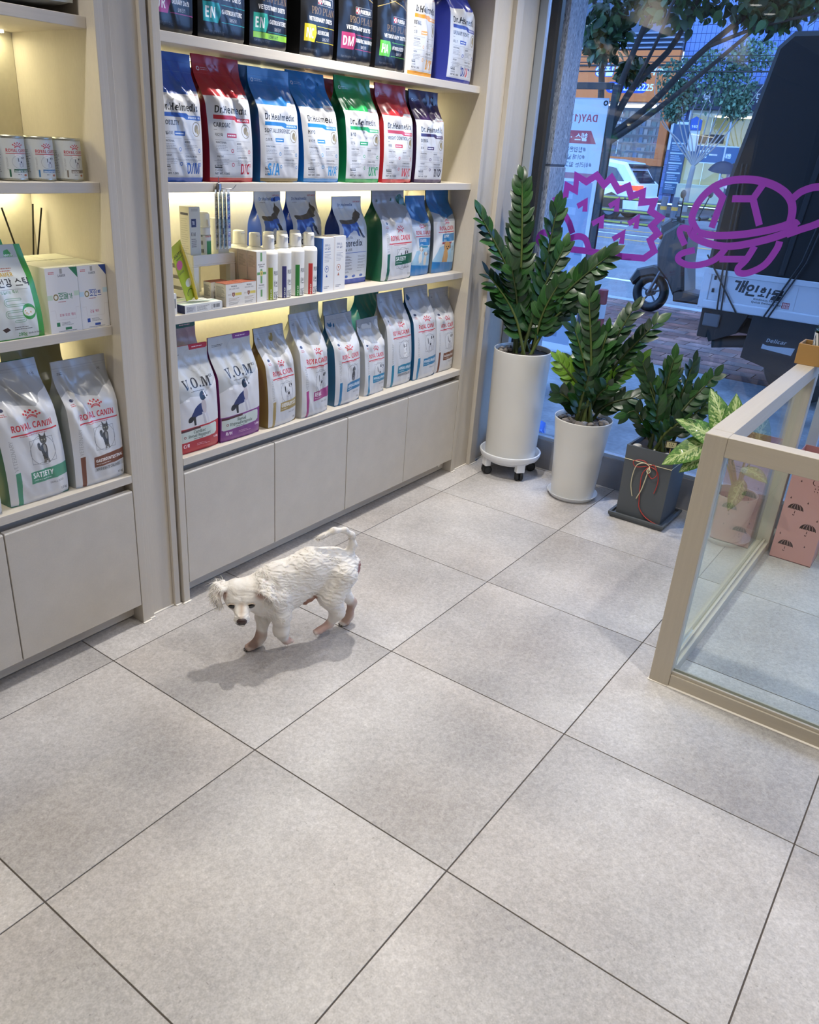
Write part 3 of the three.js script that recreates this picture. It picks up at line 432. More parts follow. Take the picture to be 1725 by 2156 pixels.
// top shelf
const R1 = 'bags on the top visible shelf', DK = { y: 1.70, zf: 0.452, d: 0.095, h: 0.36, side: '#0f0f11', crease: 1.4 };
for (const [x0, x1, code, name, color, lb, low] of [[0.985, 1.138, 'UR', 'URINARY Ox/St', '#b43a86', 'black food bag with pink badge, nearest the pillar on the top shelf', 0], [1.15, 1.33, 'EN', 'GASTROENTERIC', '#1f9aa0', 'black food bag with teal badge and no lime stripe', 0], [1.345, 1.505, 'EN', 'GASTROENTERIC', '#2fa08c', 'black food bag with teal badge above a lime stripe', 1], [1.56, 1.725, 'NC', 'NEUROCARE', '#d2c22a', 'black food bag with yellow badge', 0], [1.74, 1.925, 'DM', 'DIABETIC MANAGEMENT', '#a02a58', 'black food bag with crimson badge', 0], [1.945, 2.125, 'HA', 'HYDROLYZED', '#58ad3a', 'black food bag with leaf green badge', 0]])
  bag({ ...DK, x0, x1, seed: Math.round(x0 * 77), tex: darkBag({ code, name, color, low }), label: lb, group: R1 });
bag({ ...DK, x0: 2.14, x1: 2.3, seed: 71, side: '#d8d9db', tex: rxBag({ color: '#e0992c', code: 'D/R', title: 'RENAL', ko: '신장' }), label: 'white food bag with orange base and orange code on the top shelf', group: R1 });
bag({ ...DK, x0: 2.385, x1: 2.595, d: 0.12, seed: 73, yaw: 0.08, side: '#2b3590', tex: rxBag({ color: '#2d3a94', two: 1, title: 'URINARY TRACT', ko: '비뇨기' }), label: 'white food bag with royal blue side at the window end of the top shelf', group: R1 });
bag({ ...DK, x0: 2.2, x1: 2.37, zf: 0.32, seed: 75, side: '#b9bcc9', tex: rxBag({ color: '#4a55a8', code: '', title: '' }), label: 'white bag with blue top behind the orange based bag', group: R1 });
// middle shelf bags
const R3 = 'bags on the shelf of small goods';
const jointTex = sheet(100, 195, 288, (c, h) => { rect(c, 0, 0, 100, h, '#d5d8da'); txt(c, 'Dr.Healmedix', 16, 22, 8, '#2c3a66'); micro(c, 18, 25, 24, 1, '#666'); txt(c, 'SOFT MOIST', 70, 14, 4.6, '#a33'); ART.runner(c, 48, 60, 1.4); txt(c, 'Happy Rx.', 6, 92, 8, '#333', 'italic'); txt(c, 'moredix', 4, 108, 19, '#1d1d20', 'bold', 'left', .95); ko(c, '관절 서포트', 8, 118, 6, '#333'); rect(c, 4, 122, 92, 1, '#2b4ea0'); for (let i = 0; i < 6; i++) { micro(c, 6, 130 + i * 7, 34, 2, '#444'); micro(c, 58, 130 + i * 7, 30, i > 3 ? 1 : 2, '#777'); } for (const x of [14, 42, 70]) oval(c, x + 6, h - 18, 7, 3.2, '#3a5fae'); rect(c, 0, h - 12, 100, 12, '#2747a0'); });
bag({ x0: 1.865, x1: 2.035, y: 0.96, zf: 0.385, d: 0.085, h: 0.315, seed: 81, lean: 0.02, crease: 0.8, side: '#1f3f96', tex: jointTex, label: 'white bag with a running dog in brown and blue, in front of its two copies', group: R3 });
bag({ x0: 1.70, x1: 1.86, y: 0.96, zf: 0.30, d: 0.08, h: 0.335, seed: 83, crease: 0.8, side: '#1744a8', tex: jointTex, label: 'white running dog bag with blue side, middle one of three behind the bottles', group: R3 });
bag({ x0: 1.55, x1: 1.68, y: 0.96, zf: 0.29, d: 0.08, h: 0.335, seed: 85, crease: 0.8, side: '#1744a8', tex: jointTex, label: 'white running dog bag with blue side, leftmost of three behind the bottles', group: R3 });
bag({ x0: 2.072, x1: 2.282, y: 0.96, zf: 0.43, d: 0.11, h: 0.338, seed: 87, lean: 0.03, skew: -0.02, crease: 1.2, side: '#1d5b3c', tex: vetBag({ accent: '#23604a', name: 'SATIETY', animal: 'terrier', h: 165, as: 1.1 }), label: 'large white dog food bag with dark green side beside the small blue bags', group: R3 });
const blueTop = (name, sub, art) => sheet(100, 190, 288, (c, h) => { rect(c, 0, 0, 100, h, '#d9dde2'); area(c, [[0, 0], [100, 0], [100, 52], [60, 64], [0, 48]], '#2f74b4'); rect(c, 0, 12, 100, .8, '#255f98'); area(c, [[0, 48], [60, 64], [100, 52], [100, 70], [0, 70]], '#a9b2bd'); crown(c, 52, 74, 1.1); txt(c, 'ROYAL CANIN', 52, 90, 13, '#c32833', 'bold', 'center', .8); rect(c, 14, 93, 78, 1.8, '#c32833'); area(c, [[30, 98], [92, 98], [92, 116], [30, 116]], '#2c7fbd'); txt(c, name, 34, 108, 10, '#f5f5f6', 'bold', 'left', .85); txt(c, '2-10 m', 36, 114.5, 5, '#d5e6f2'); rect(c, 30, 117, 46, 5, sub); area(c, [[20, 128], [100, 118], [100, h], [0, h], [0, 160]], '#9fc4dc'); micro(c, 74, 128, 18, 5, '#557'); art(c); area(c, [[0, h - 28], [100, h - 22], [100, h], [0, h]], '#2f78b5'); });
bag({ x0: 2.30, x1: 2.44, y: 0.96, zf: 0.41, d: 0.085, h: 0.315, seed: 91, lean: 0.03, crease: 1.2, side: '#7d8f9f', tex: blueTop('STARTER', '#3a8aa8', c => { ART.puppy(c, 40, 136, 1.3, '#e9e6e0'); ART.puppy(c, 66, 146, 1.1, '#d9cfc2'); }), label: 'blue topped puppy food bag with two white puppies', group: R3 });
bag({ x0: 2.455, x1: 2.628, y: 0.96, zf: 0.415, d: 0.1, h: 0.338, seed: 93, lean: 0.04, crease: 1.3, side: '#6c757c', tex: blueTop('PUPPY', '#8a3048', c => ART.puppy(c, 52, 142, 1.9, '#c99a63')), label: 'blue topped puppy food bag with a fluffy tan puppy, at the window end', group: R3 });
// grey bag lying on the upper left shelf
{ const g = bagPanels(0.24, 0.4, 0.085, { seed: 95, fill: 0.7, crease: 1 }), m = filmC('#a8aaa4', 0.4), o = thing('pet_food_bag', 'pale grey bag lying flat on the upper left shelf', 'food bag', [0.75, 1.7004, 0.33], 0);
  for (const [n, k] of [['front_panel', 'front'], ['back_panel', 'back'], ['side_gusset', 'left'], ['side_gusset', 'right']]) part(o, n, g[k], m, [0.02, 0.062, 0.0], [-Math.PI / 2, 0, Math.PI / 2]); }
// ---------- small goods ----------
const paper = (tex, r = 0.5) => std('#ffffff', r, { map: tex });
function carton(o) {   // front x0..x1, base y, front z, height, depth; faces as materials
  const w = o.x1 - o.x0, g = thing(o.name || 'carton', o.label, o.category || 'box', [(o.x0 + o.x1) / 2, o.y + 0.0004, o.zf - o.d / 2], o.yaw || 0, o.group);
  const plain = std(o.color || '#e6e4dd', 0.5), side = o.side || plain, top = o.top || plain;
  const m = new THREE.Mesh(new THREE.BoxGeometry(w, o.h, o.d), [o.rightSide || side, side, top, plain, o.front || plain, plain]); m.name = 'box_body'; m.position.y = o.h / 2; g.add(m);
  part(g, 'lid_flap', rbox(w * 0.985, 0.0012, o.d * 0.97, 0.0004), top, [0, o.h + 0.0007, -o.d * 0.004]); return g;
}
const cyl = (r, h, seg = 32) => lathe([[0, 0], [r * 0.96, 0], [r, r * 0.06], [r, h - r * 0.06], [r * 0.96, h], [0, h]], seg);
// tins
function tinTex(color, name, art) { return sheet(200, 86, 640, c => { rect(c, 0, 0, 100, 60, '#cfd3d2'); crown(c, 51, 9, .55); txt(c, 'ROYAL CANIN', 51, 15, 4.6, '#b5323a', 'bold', 'center', .85); rect(c, 38, 15.8, 26, .7, '#b5323a'); rect(c, 47, 16.6, 8, 3.4, '#eeeae6'); c.save(); c.translate(40, 34); c.rotate(-Math.PI / 2); txt(c, 'VETERINARY', 0, 0, 2.6, '#9da0a2', ''); c.restore(); oval(c, 50, 25, 6.5, 6.5, '#8a8d90', 0, .25); ART[art](c, 53, 24, .36); rect(c, 39.6, 33, 1.8, 8, color); rect(c, 44.5, 32.6, 24, 3.6, color); txt(c, name, 45, 35.4, 2.7, '#eee', 'bold', 'left', .85); oval(c, 58, 39, 2.4, 1.2, '#b0694a'); micro(c, 48, 38, 6, 1, '#444', 1, .5); micro(c, 24, 12, 9, 14, '#77797b', 1.8, .6); micro(c, 72, 12, 9, 14, '#77797b', 1.8, .6); }); }
for (const [x, col, nm, art, lb] of [[0.512, '#245e4c', 'DIABETIC', 'terrier', 'white food tin with green label cut by the left edge'], [0.587, '#2c5f49', 'DIABETIC SPECIAL', 'terrier', 'white food tin with dark green label'], [0.663, '#3f74a6', 'SENSITIVITY CONTROL', 'terrier', 'white food tin with blue label'], [0.741, '#7c7268', 'HEPATIC', 'terrier', 'white food tin with grey brown label, nearest the pillar']]) {
  const o = thing('food_tin', lb, 'tin', [x, 1.3304, 0.402], 0, 'food tins on the left shelf'), body = new THREE.CylinderGeometry(0.0357, 0.0357, 0.09, 40, 1, true);
  part(o, 'label_wrap', body, paper(tinTex(col, nm, art), 0.35), [0, 0.05, 0], [0, Math.PI, 0]);
  const tin = std('#b7b6a8', 0.3, { metalness: 0.8 }); part(o, 'bottom_rim', lathe([[0, 0], [0.035, 0], [0.0364, 0.003], [0.0357, 0.006]], 36), tin); part(o, 'top_rim', lathe([[0.0357, 0.094], [0.0366, 0.097], [0.0362, 0.101], [0.0335, 0.1], [0.033, 0.096], [0, 0.096]], 36), tin);
}
// left middle shelf: pouch, cartons, reed diffuser
const stickTex = sheet(100, 160, 288, (c, h) => { rect(c, 0, 0, 100, h, '#d6dbd9'); rect(c, 0, 0, 100, 22, '#b9bfbe'); rect(c, 88, 0, 12, h, '#3f9a35'); rect(c, 26, 12, 16, 4, '#8b908f'); area(c, [[62, 20], [66, 10], [74, 8], [80, 20]], '#3f9a35'); txt(c, 'AAFCO', 63, 19, 5, '#f0f0f0'); micro(c, 8, 38, 60, 2, '#b06a5a', 4, 1.6); txt(c, 'LAMER', 36, 52, 9, '#c39a2a', 'bold', 'left', .95); ko(c, '장 건강 스틱', 10, 68, 15, '#1f1f22', .11); rect(c, 8, 73, 74, .6, '#777'); ko(c, '까지 도달하는 특허', 14, 80, 6, '#4a7a4a', .09);
  c.strokeStyle = '#6f9a78'; c.lineWidth = 4.2; c.lineCap = 'round'; c.beginPath(); c.moveTo(62, 90); c.lineTo(36, 90); c.arc(36, 95, 5, -Math.PI / 2, Math.PI / 2, true); c.lineTo(66, 100); c.arc(66, 105, 5, -Math.PI / 2, Math.PI / 2); c.lineTo(34, 110); c.arc(34, 115, 5, -Math.PI / 2, Math.PI / 2, true); c.lineTo(60, 120); c.arc(60, 124, 4, -Math.PI / 2, Math.PI / 2); c.lineTo(44, 128); c.stroke(); c.strokeStyle = '#cfd8d3'; c.lineWidth = 2.6; c.stroke();
  oval(c, 74, 113, 14, 14, '#3f9a35'); oval(c, 74, 113, 12.4, 8, '#e9e6da'); for (let i = 0; i < 6; i++) oval(c, 66 + hash(i, 1, 1) * 16, 108 + hash(i, 2, 2) * 10, 2, .8, '#c99a3a', i); micro(c, 40, 138, 40, 2, '#555', 3.6, 1.2); area(c, [[16, 140], [26, 137], [32, 142], [22, 146]], '#3a1f1a'); txt(c, '200g', 46, 155, 8, '#3f8a3a'); txt(c, 'Made in Korea', 66, 152, 4, '#555'); });
bag({ name: 'snack_pouch', category: 'pouch', x0: 0.452, x1: 0.59, y: 0.96, zf: 0.462, d: 0.035, h: 0.225, seed: 101, lean: 0.08, skew: -0.1, fill: 0.5, crease: 0.5, side: '#3b942f', tex: stickTex, label: 'white snack pouch with bright green edge in front, by the white cartons' });
bag({ name: 'snack_pouch', category: 'pouch', x0: 0.43, x1: 0.565, y: 0.96, zf: 0.415, d: 0.03, h: 0.232, seed: 103, lean: 0.08, skew: -0.08, fill: 0.5, crease: 0.5, side: '#3b942f', tex: stickTex, label: 'snack pouch with green edge half hidden behind its copy' });
const lamerTex = (k1, k2, name, mini) => sheet(100, 158, 256, (c, h) => { rect(c, 0, 0, 100, h, '#e2e0de'); area(c, [[74, 0], [100, 0], [100, 26]], k1); micro(c, 10, 9, 26, 2, '#b44', 3.4, 1.6); txt(c, 'LAMER', 50, 22, 8, '#6b6b6e', 'bold', 'center', .9); rect(c, 45, 2, 8, 12, '#a9a49c'); rect(c, 0, 64, 16, 12, k2); rect(c, 84, 58, 16, 12, k2); oval(c, 26, 70, 8, 8, '#8a7a44'); oval(c, 26, 70, 5, 5, '#e9e5d8'); ko(c, name, 36, 76, 15, k1, .12); micro(c, 34, 60, 36, 1, k1, 3, 2); micro(c, 32, 81, 36, 1, '#a55', 3, 1.6); ko(c, mini, 32, 118, 8, '#b5566a', .1); c.strokeStyle = '#cfc8c6'; c.lineWidth = .7; c.beginPath(); c.moveTo(6, 102); c.lineTo(20, 102); c.lineTo(22, 126); c.lineTo(84, 126); c.lineTo(86, 98); c.lineTo(98, 98); c.stroke(); rect(c, 20, 132, 10, 10, k1); micro(c, 36, 133, 40, 3, '#777', 3, 1.2); rect(c, 46, 146, 20, 6, k1); micro(c, 24, 154, 60, 1, '#555', 3, 1.2); });
const LM = { y: 0.96, h: 0.165, name: 'supplement_carton' };
const cardTop = std('#d9d7c6', 0.6);
carton({ ...LM, x0: 0.606, x1: 0.698, zf: 0.462, d: 0.125, front: paper(lamerTex('#2f7a4c', '#c5d6bd', '오메가', '피부 피모 케어')), top: cardTop, label: 'white supplement carton with green corner triangle' });
carton({ ...LM, x0: 0.7, x1: 0.786, zf: 0.46, d: 0.125, front: paper(lamerTex('#2d4a9a', '#bfd8e2', '조인트', '관절 케어')), top: cardTop, label: 'white supplement carton with blue corner triangle' });
carton({ ...LM, x0: 0.604, x1: 0.696, zf: 0.333, d: 0.1, top: cardTop, label: 'white carton behind the green cornered one' });
carton({ ...LM, x0: 0.698, x1: 0.785, zf: 0.332, d: 0.1, top: cardTop, label: 'white carton behind the blue cornered one' });
{ const o = thing('reed_diffuser', 'reed diffuser with three dark sticks behind the white cartons', 'diffuser', [0.725, 0.9604, 0.195]);
  part(o, 'bottle', lathe([[0, 0], [0.03, 0], [0.033, 0.004], [0.033, 0.06], [0.014, 0.078], [0.012, 0.1], [0.0095, 0.1], [0.0095, 0.08]], 28), phy('#efe9d8', 0.1, { transmission: 0.5, thickness: 0 }));
  const st = std('#26211b', 0.8); for (const [x, y, z] of [[-0.062, 0.288, 0.0], [0.03, 0.296, 0], [0.05, 0.286, 0.008]]) part(o, 'reed_stick', rod([x * -0.12, 0.01, 0], [x, y, z], 0.0024, 0.0024, 7), st); }
// right unit, shelf of small goods
{ const o = thing('plastic_riser', 'white plastic riser rack holding the spray cartons', 'rack', [0, 0.9604, 0]), m = std('#e9e8dd', 0.4), X0 = 1.175, X1 = 1.352, Z0 = 0.17, Z1 = 0.362, h = 0.15;
  pbox(o, 'tray_floor', m, X0, X1, 0.115, 0.12, Z0, Z1, 0.001); pbox(o, 'rim', m, X0, X1, 0.12, h, Z1 - 0.004, Z1, 0.0015); pbox(o, 'rim', m, X0, X1, 0.12, h, Z0, Z0 + 0.004, 0.0015); pbox(o, 'rim', m, X0, X0 + 0.004, 0.12, h, Z0 + 0.004, Z1 - 0.004, 0.0015); pbox(o, 'rim', m, X1 - 0.004, X1, 0.12, h, Z0 + 0.004, Z1 - 0.004, 0.0015);
  for (const x of [X0, X1 - 0.022]) for (const z of [Z0, Z1 - 0.022]) pbox(o, 'leg', m, x, x + 0.022, 0, 0.115, z, z + 0.022, 0.002);
  for (let i = 0; i < 3; i++) pbox(o, 'side_slat', m, X0, X0 + 0.005, 0.012 + i * 0.034, 0.034 + i * 0.034, Z0 + 0.022, Z1 - 0.022, 0.001); pbox(o, 'front_bar', m, X0 + 0.022, X1 - 0.022, 0.008, 0.024, Z1 - 0.006, Z1, 0.001); pbox(o, 'back_board', m, X0 + 0.022, X1 - 0.022, 0.008, 0.115, Z0, Z0 + 0.004, 0.001); }
const TY = 1.0805;
const pharm = (k, t, ln) => sheet(100, 300, 160, (c, h) => { rect(c, 0, 0, 100, h, '#dfded2'); rect(c, 20, 8, 60, 14, '#c9c8bd'); rect(c, 18, 60, 44, 44, k); txt(c, t, 24, 92, 26, '#eee', 'bold', 'left', .8); ko(c, ln, 14, 150, 22, '#333', .12); micro(c, 14, 165, 66, 5, '#777', 10, 4); });
carton({ name: 'spray_carton', x0: 1.184, x1: 1.228, y: TY, zf: 0.34, d: 0.045, h: 0.17, front: paper(pharm('#373a63', 'TB', '티비')), side: paper(sheet(100, 300, 128, c => { rect(c, 0, 0, 100, 300, '#e4e2d2'); rect(c, 10, 30, 80, 12, '#4a4c60'); micro(c, 12, 60, 74, 16, '#bdbba8', 12, 3); })), label: 'tall white spray carton with navy square, on the riser' });
{ const o = thing('foam_bottle', 'white foaming pump bottle with green band on the riser', 'bottle', [1.262, TY, 0.318]), wr = sheet(200, 100, 384, c => { rect(c, 0, 0, 100, 50, '#e6e8e0'); rect(c, 0, 4, 100, 7, '#3c7a48'); txt(c, 'Rexius', 52, 20, 7, '#c0392b', 'bold', 'center'); rect(c, 44, 22, 18, 8, '#4a9a5a'); micro(c, 44, 33, 20, 5, '#888', 3, 1); micro(c, 30, 16, 6, 10, '#555', 3, 1.4); });
  part(o, 'label_wrap', cyl(0.021, 0.085), paper(wr, 0.4), [0, 0, 0], [0, Math.PI, 0]); const m = std('#e9eae6', 0.35); part(o, 'collar', cyl(0.0195, 0.022, 28), m, [0, 0.0852, 0]); part(o, 'pump_cap', lathe([[0, 0], [0.02, 0], [0.0185, 0.04], [0.014, 0.046], [0, 0.047]], 28), phy('#eef0ee', 0.15, { transmission: 0.35, thickness: 0 }), [0, 0.1075, 0]); part(o, 'pump_nozzle', rbox(0.01, 0.022, 0.012, 0.003), m, [0, 0.122, 0.0195]); }
carton({ name: 'spray_carton', x0: 1.296, x1: 1.342, y: TY, zf: 0.345, d: 0.045, h: 0.132, front: paper(pharm('#2f3158', '', '코타')), label: 'shorter white spray carton beside the foam bottle, partly behind the hanging strips' });
{ // hanging sachet strips on a clip hook
  const o = thing('clip_hook', 'metal clip hook fixed to the shelf edge', 'hook', [1.19, 1.318, 0.4665]), m = std('#8f8f93', 0.3, { metalness: 0.7 });
  part(o, 'clip', rbox(0.016, 0.026, 0.012, 0.005), m, [0, 0, 0.0065]); part(o, 'pin', rod([0, 0.012, 0.006], [0, 0.03, 0.006], 0.0014, 0.001, 6), m); part(o, 'wire_arm', tube([[0.006, -0.002, 0.01], [0.03, -0.004, 0.014], [0.046, -0.002, 0.018], [0.056, 0.008, 0.02]], 0.0013, 14, 6), m);
  const strip = (hue, k) => sheet(30, 170, 64, (c, h) => { rect(c, 0, 0, 100, h, hue); for (let i = 0; i < 6; i++) { rect(c, 12, 20 + i * 92, 76, 60, k); rect(c, 20, 30 + i * 92, 60, 6, '#b9c6cf'); rect(c, 20, 44 + i * 92, 40, 4, '#cfd8de'); } });
  [['#8f8a88', '#5c5a5e', 'greyish'], ['#7d94a2', '#49657a', 'pale blue'], ['#6f8ca0', '#3f5f86', 'mid blue'], ['#5d7fa3', '#2b3f8a', 'deep blue']].forEach(([a, b, nm], i) => {
    const p = thing('sachet_strip', nm + ' sachet strip hanging from the clip hook', 'sachet strip', [1.177 + i * 0.0145, 1.222, 0.474 + i * 0.0018], 0, 'sachet strips hanging on the clip hook');
    part(p, 'foil_strip', rbox(0.0265, 0.158, 0.0012, 0.0004), phy('#ffffff', 0.22, { map: strip(a, b), clearcoat: 0.5 }), [0, 0, 0], [0, 0.5, 0]); part(p, 'header_tab', rbox(0.022, 0.012, 0.001, 0.0003), std('#d5d9dc', 0.4), [0, 0.084, 0], [0, 0.5, 0]); }); }
{ const o = thing('toothbrush_pack', 'lime green toothbrush blister pack leaning at the left', 'blister pack', [1.095, 0.975, 0.41], 0.25), t = sheet(60, 190, 160, (c, h) => { rect(c, 0, 0, 100, h, '#a9b92c'); rect(c, 0, 0, 100, 60, '#c4c83c'); txt(c, 'HAPPY', 8, 66, 26, '#3b3f1c', 'bold', 'left', .85); rect(c, 20, 76, 60, 3, '#4b4f22'); oval(c, 34, 110, 26, 24, '#d96a93'); micro(c, 10, 146, 50, 2, '#4b4f22', 6, 3); oval(c, 60, 225, 26, 22, '#e9e7d4'); c.strokeStyle = '#2b2b1c'; c.lineWidth = 4; c.beginPath(); c.arc(50, 285, 26, Math.PI, 0); c.stroke(); });
  part(o, 'backing_card', rbox(0.058, 0.185, 0.0016, 0.0006), paper(t, 0.4), [0, 0.098, 0], [0, 0, 0.42]); part(o, 'toothbrush', taperTube([[0.03, 0.0, 0.006], [0, 0.08, 0.008], [-0.04, 0.17, 0.007]], 0.0052, 0.0035, 14, 8), std('#d8c12a', 0.3), [0.022, 0.012, 0]); part(o, 'blister', rbox(0.02, 0.165, 0.012, 0.005), phy('#ffffff', 0.08, { transmission: 1, thickness: 0 }), [0.018, 0.1, 0.0075], [0, 0, 0.42]); }
const denseTex = sheet(150, 26, 256, c => { rect(c, 0, 0, 100, 20, '#dddcd8'); rect(c, 4, 3, 24, 12, '#c5c5c8'); micro(c, 5, 4, 22, 5, '#666', 2.2, .9); micro(c, 32, 4, 34, 5, '#777', 2.2, .9); for (let i = 0; i < 16; i++) rect(c, 76 + i * 1.1, 4, .3 + hash(i, 4, 1) * .6, 8, '#333'); micro(c, 70, 4, 4, 5, '#777', 2.2, .8); });
const flatTop = paper(sheet(100, 40, 128, c => { rect(c, 0, 0, 100, 40, '#d9dcd9'); rect(c, 0, 14, 100, 5, '#8fbcae'); rect(c, 0, 26, 60, 3, '#a9c9bf'); })), navy = std('#23294f', 0.5);
carton({ name: 'ointment_carton', x0: 1.048, x1: 1.198, y: 0.96, zf: 0.464, d: 0.05, h: 0.024, front: paper(denseTex), side: navy, top: flatTop, label: 'flat white carton with navy end lying at the shelf edge' });
carton({ name: 'ointment_carton', x0: 1.04, x1: 1.185, y: 0.96, zf: 0.408, d: 0.05, h: 0.024, front: paper(denseTex), side: navy, top: flatTop, label: 'flat white carton lying behind the one at the shelf edge' });
carton({ name: 'tablet_carton', x0: 0.99, x1: 1.03, y: 0.96, zf: 0.45, d: 0.06, h: 0.06, color: '#cfd9de', front: paper(denseTex), label: 'small pale blue carton against the side panel' });
const earTex = sheet(74, 72, 224, c => { rect(c, 0, 0, 100, 98, '#dedad3'); txt(c, 'PRUNUS', 50, 14, 9, '#2f2c2a', 'bold', 'center'); txt(c, 'EAR CLINIC PADS', 50, 25, 9, '#4a4644', '', 'center', .9); rect(c, 56, 40, 40, 12, '#d8c45a'); rect(c, 12, 42, 20, 7, '#c9c3b8'); area(c, [[38, 38], [54, 38], [54, 50], [46, 57], [38, 50]], '#7a3b2c'); txt(c, 'E', 46, 51, 12, '#eedca8', 'bold', 'center'); micro(c, 16, 62, 68, 3, '#a08a70', 5, 1.8); micro(c, 18, 80, 64, 3, '#5b5755', 4.4, 1.6); });
const earSide = paper(sheet(74, 72, 128, c => { rect(c, 0, 0, 100, 98, '#e6e0d4'); micro(c, 10, 12, 78, 12, '#97938a', 4.2, 2.6); })), earTop = paper(sheet(100, 100, 96, c => { rect(c, 0, 0, 100, 100, '#a05a44'); for (let i = 0; i < 120; i++) oval(c, hash(i, 1, 8) * 100, hash(i, 2, 8) * 100, 2 + hash(i, 3, 8) * 4, 1.6, i % 2 ? '#b8755c' : '#8a4634', i); }));
for (const [a, b, z, lb] of [[1.222, 1.292, 0.456, 'white ear pad carton with reddish top, left one of the front two'], [1.294, 1.356, 0.454, 'white ear pad carton with reddish top, right one of the front two'], [1.21, 1.28, 0.4, 'white ear pad carton behind the front two']]) carton({ name: 'ear_pad_carton', x0: a, x1: b, y: 0.96, zf: z, d: z < 0.42 ? 0.035 : 0.05, h: 0.07, front: paper(earTex), side: earSide, top: earTop, label: lb, group: 'ear pad cartons' });
const enzTex = sheet(46, 160, 128, (c, h) => { rect(c, 0, 0, 100, h, '#e2e0da'); rect(c, 38, 6, 18, 60, '#6a9a5e'); txt(c, 'enzyme ear', 48, 92, 15, '#333', 'bold', 'center', .85); txt(c, 'cleaner', 48, 106, 15, '#333', 'bold', 'center', .85); rect(c, 38, 118, 18, 100, '#6a9a5e'); rect(c, 4, 140, 92, 18, '#6a9a5e'); area(c, [[34, 132], [62, 132], [62, 158], [48, 170], [34, 158]], '#d8c26a'); txt(c, 'E', 48, 156, 20, '#4a4a3a', 'bold', 'center'); txt(c, 'PRUNUS', 48, 236, 14, '#333', 'bold', 'center'); micro(c, 14, 244, 70, 2, '#888', 7, 2.5); rect(c, 38, 262, 18, 50, '#6a9a5e'); });
const enzSide = paper(sheet(46, 160, 96, (c, h) => { rect(c, 0, 0, 100, h, '#dccfbd'); micro(c, 12, 30, 76, 10, '#a89c88', 8, 3); }));
for (let i = 0; i < 4; i++) carton({ name: 'ear_cleaner_carton', x0: 1.362, x1: 1.407, y: 0.96, zf: 0.452 - i * 0.045, d: 0.043, h: 0.16, front: paper(enzTex), side: enzSide, label: ['front white ear cleaner carton with green cross', 'second ear cleaner carton in the row of four', 'third ear cleaner carton in the row of four', 'rearmost ear cleaner carton in the row of four'][i], group: 'ear cleaner cartons queued in depth' });
const wraps = {};
const capMat = std('#eceae4', 0.35);
function bottle(x, z, color, label, group, big) {
  const o = thing('shampoo_bottle', label, 'bottle', [x, 0.9604, z], 0, group), R = big ? 0.034 : 0.031;
  const t = wraps[color] || (wraps[color] = sheet(200, 165, 448, (c) => { rect(c, 0, 0, 100, 83, '#e7e5df'); rect(c, 37, 8, 8, 72, color); c.save(); c.translate(43.4, 70); c.rotate(-Math.PI / 2); txt(c, 'PRUNUS ESSENCE SHAMPOO', 0, 0, 3.6, '#dfe6d6'); c.restore(); rect(c, 45, 30, 22, 4, color); txt(c, 'PRUNUS', 47, 13, 3.4, '#444'); ko(c, '허브 샴푸', 47, 20, 4.4, '#333', .1); ko(c, '마일드', 47, 27, 4.4, '#333', .1); micro(c, 47, 38, 16, 4, '#888', 2.4, .8); c.strokeStyle = '#999'; c.lineWidth = .5; c.beginPath(); c.ellipse(58, 62, 3, 5, 0, 0, 7); c.moveTo(56, 56); c.lineTo(55, 52); c.lineTo(59, 54); c.stroke(); }));
  part(o, 'body', lathe([[0, 0], [R * 0.94, 0], [R, 0.004], [R, 0.148]], 36), paper(t, 0.35), [0, 0, 0], [0, Math.PI, 0]); part(o, 'shoulder', lathe([[R, 0.148], [R * 0.96, 0.156], [R * 0.66, 0.162], [R * 0.55, 0.164]], 36), capMat); part(o, 'flip_cap', lathe([[R * 0.55, 0.164], [R * 0.64, 0.165], [R * 0.6, 0.203], [R * 0.54, 0.207], [0, 0.207]], 28), capMat); part(o, 'cap_lip', rbox(R * 0.5, 0.003, 0.006, 0.001), std('#cfcdc7', 0.4), [0, 0.198, R * 0.6]); return o;
}
for (const [x, c, n] of [[1.445, '#9cb03a', 'lime'], [1.511, '#41407a', 'navy'], [1.577, '#35863c', 'green'], [1.644, '#c53a38', 'red']]) bottle(x, 0.424, c, `white shampoo bottle with ${n} label bar in the front row`, 'shampoo bottles in the front row');
[[1.452, '#9cb03a'], [1.518, '#41407a'], [1.584, '#35863c'], [1.65, '#c53a38']].forEach(([x, c], i) => bottle(x, 0.352, c, `white shampoo bottle in the second row, behind the ${['lime', 'navy', 'green', 'red'][i]} barred one`, 'shampoo bottles in the second row'));
bottle(1.45, 0.278, '#9cb03a', 'white flip cap bottle in the third row behind the lime bars', 'shampoo bottles in the third row', 1);
const tallBox = (k, ic) => sheet(72, 188, 192, (c, h) => { rect(c, 0, 0, 100, h, '#e4e3e1'); rect(c, 0, 0, 12, h, k); ko(c, '프루너스', 24, 40, 12, '#3a4a7a', .1); ko(c, '닥터 클린', 24, 56, 12, '#3a4a7a', .1); rect(c, 24, 66, 50, 2, k); micro(c, 24, 78, 56, 6, '#7a7f95', 7, 2); oval(c, 44, 150, 15, 15, ic, 0, 3); area(c, [[38, 144], [44, 158], [50, 144]], ic); area(c, [[36, 190], [44, 174], [52, 190]], ic); micro(c, 22, 236, 50, 2, '#556', 7, 3); });
carton({ name: 'shampoo_carton', x0: 1.69, x1: 1.756, y: 0.96, zf: 0.446, d: 0.055, h: 0.186, front: paper(tallBox('#2f5fa6', '#2f4f96')), side: std('#2f5ca2', 0.5), label: 'white carton with blue left edge beside the red barred bottle' });
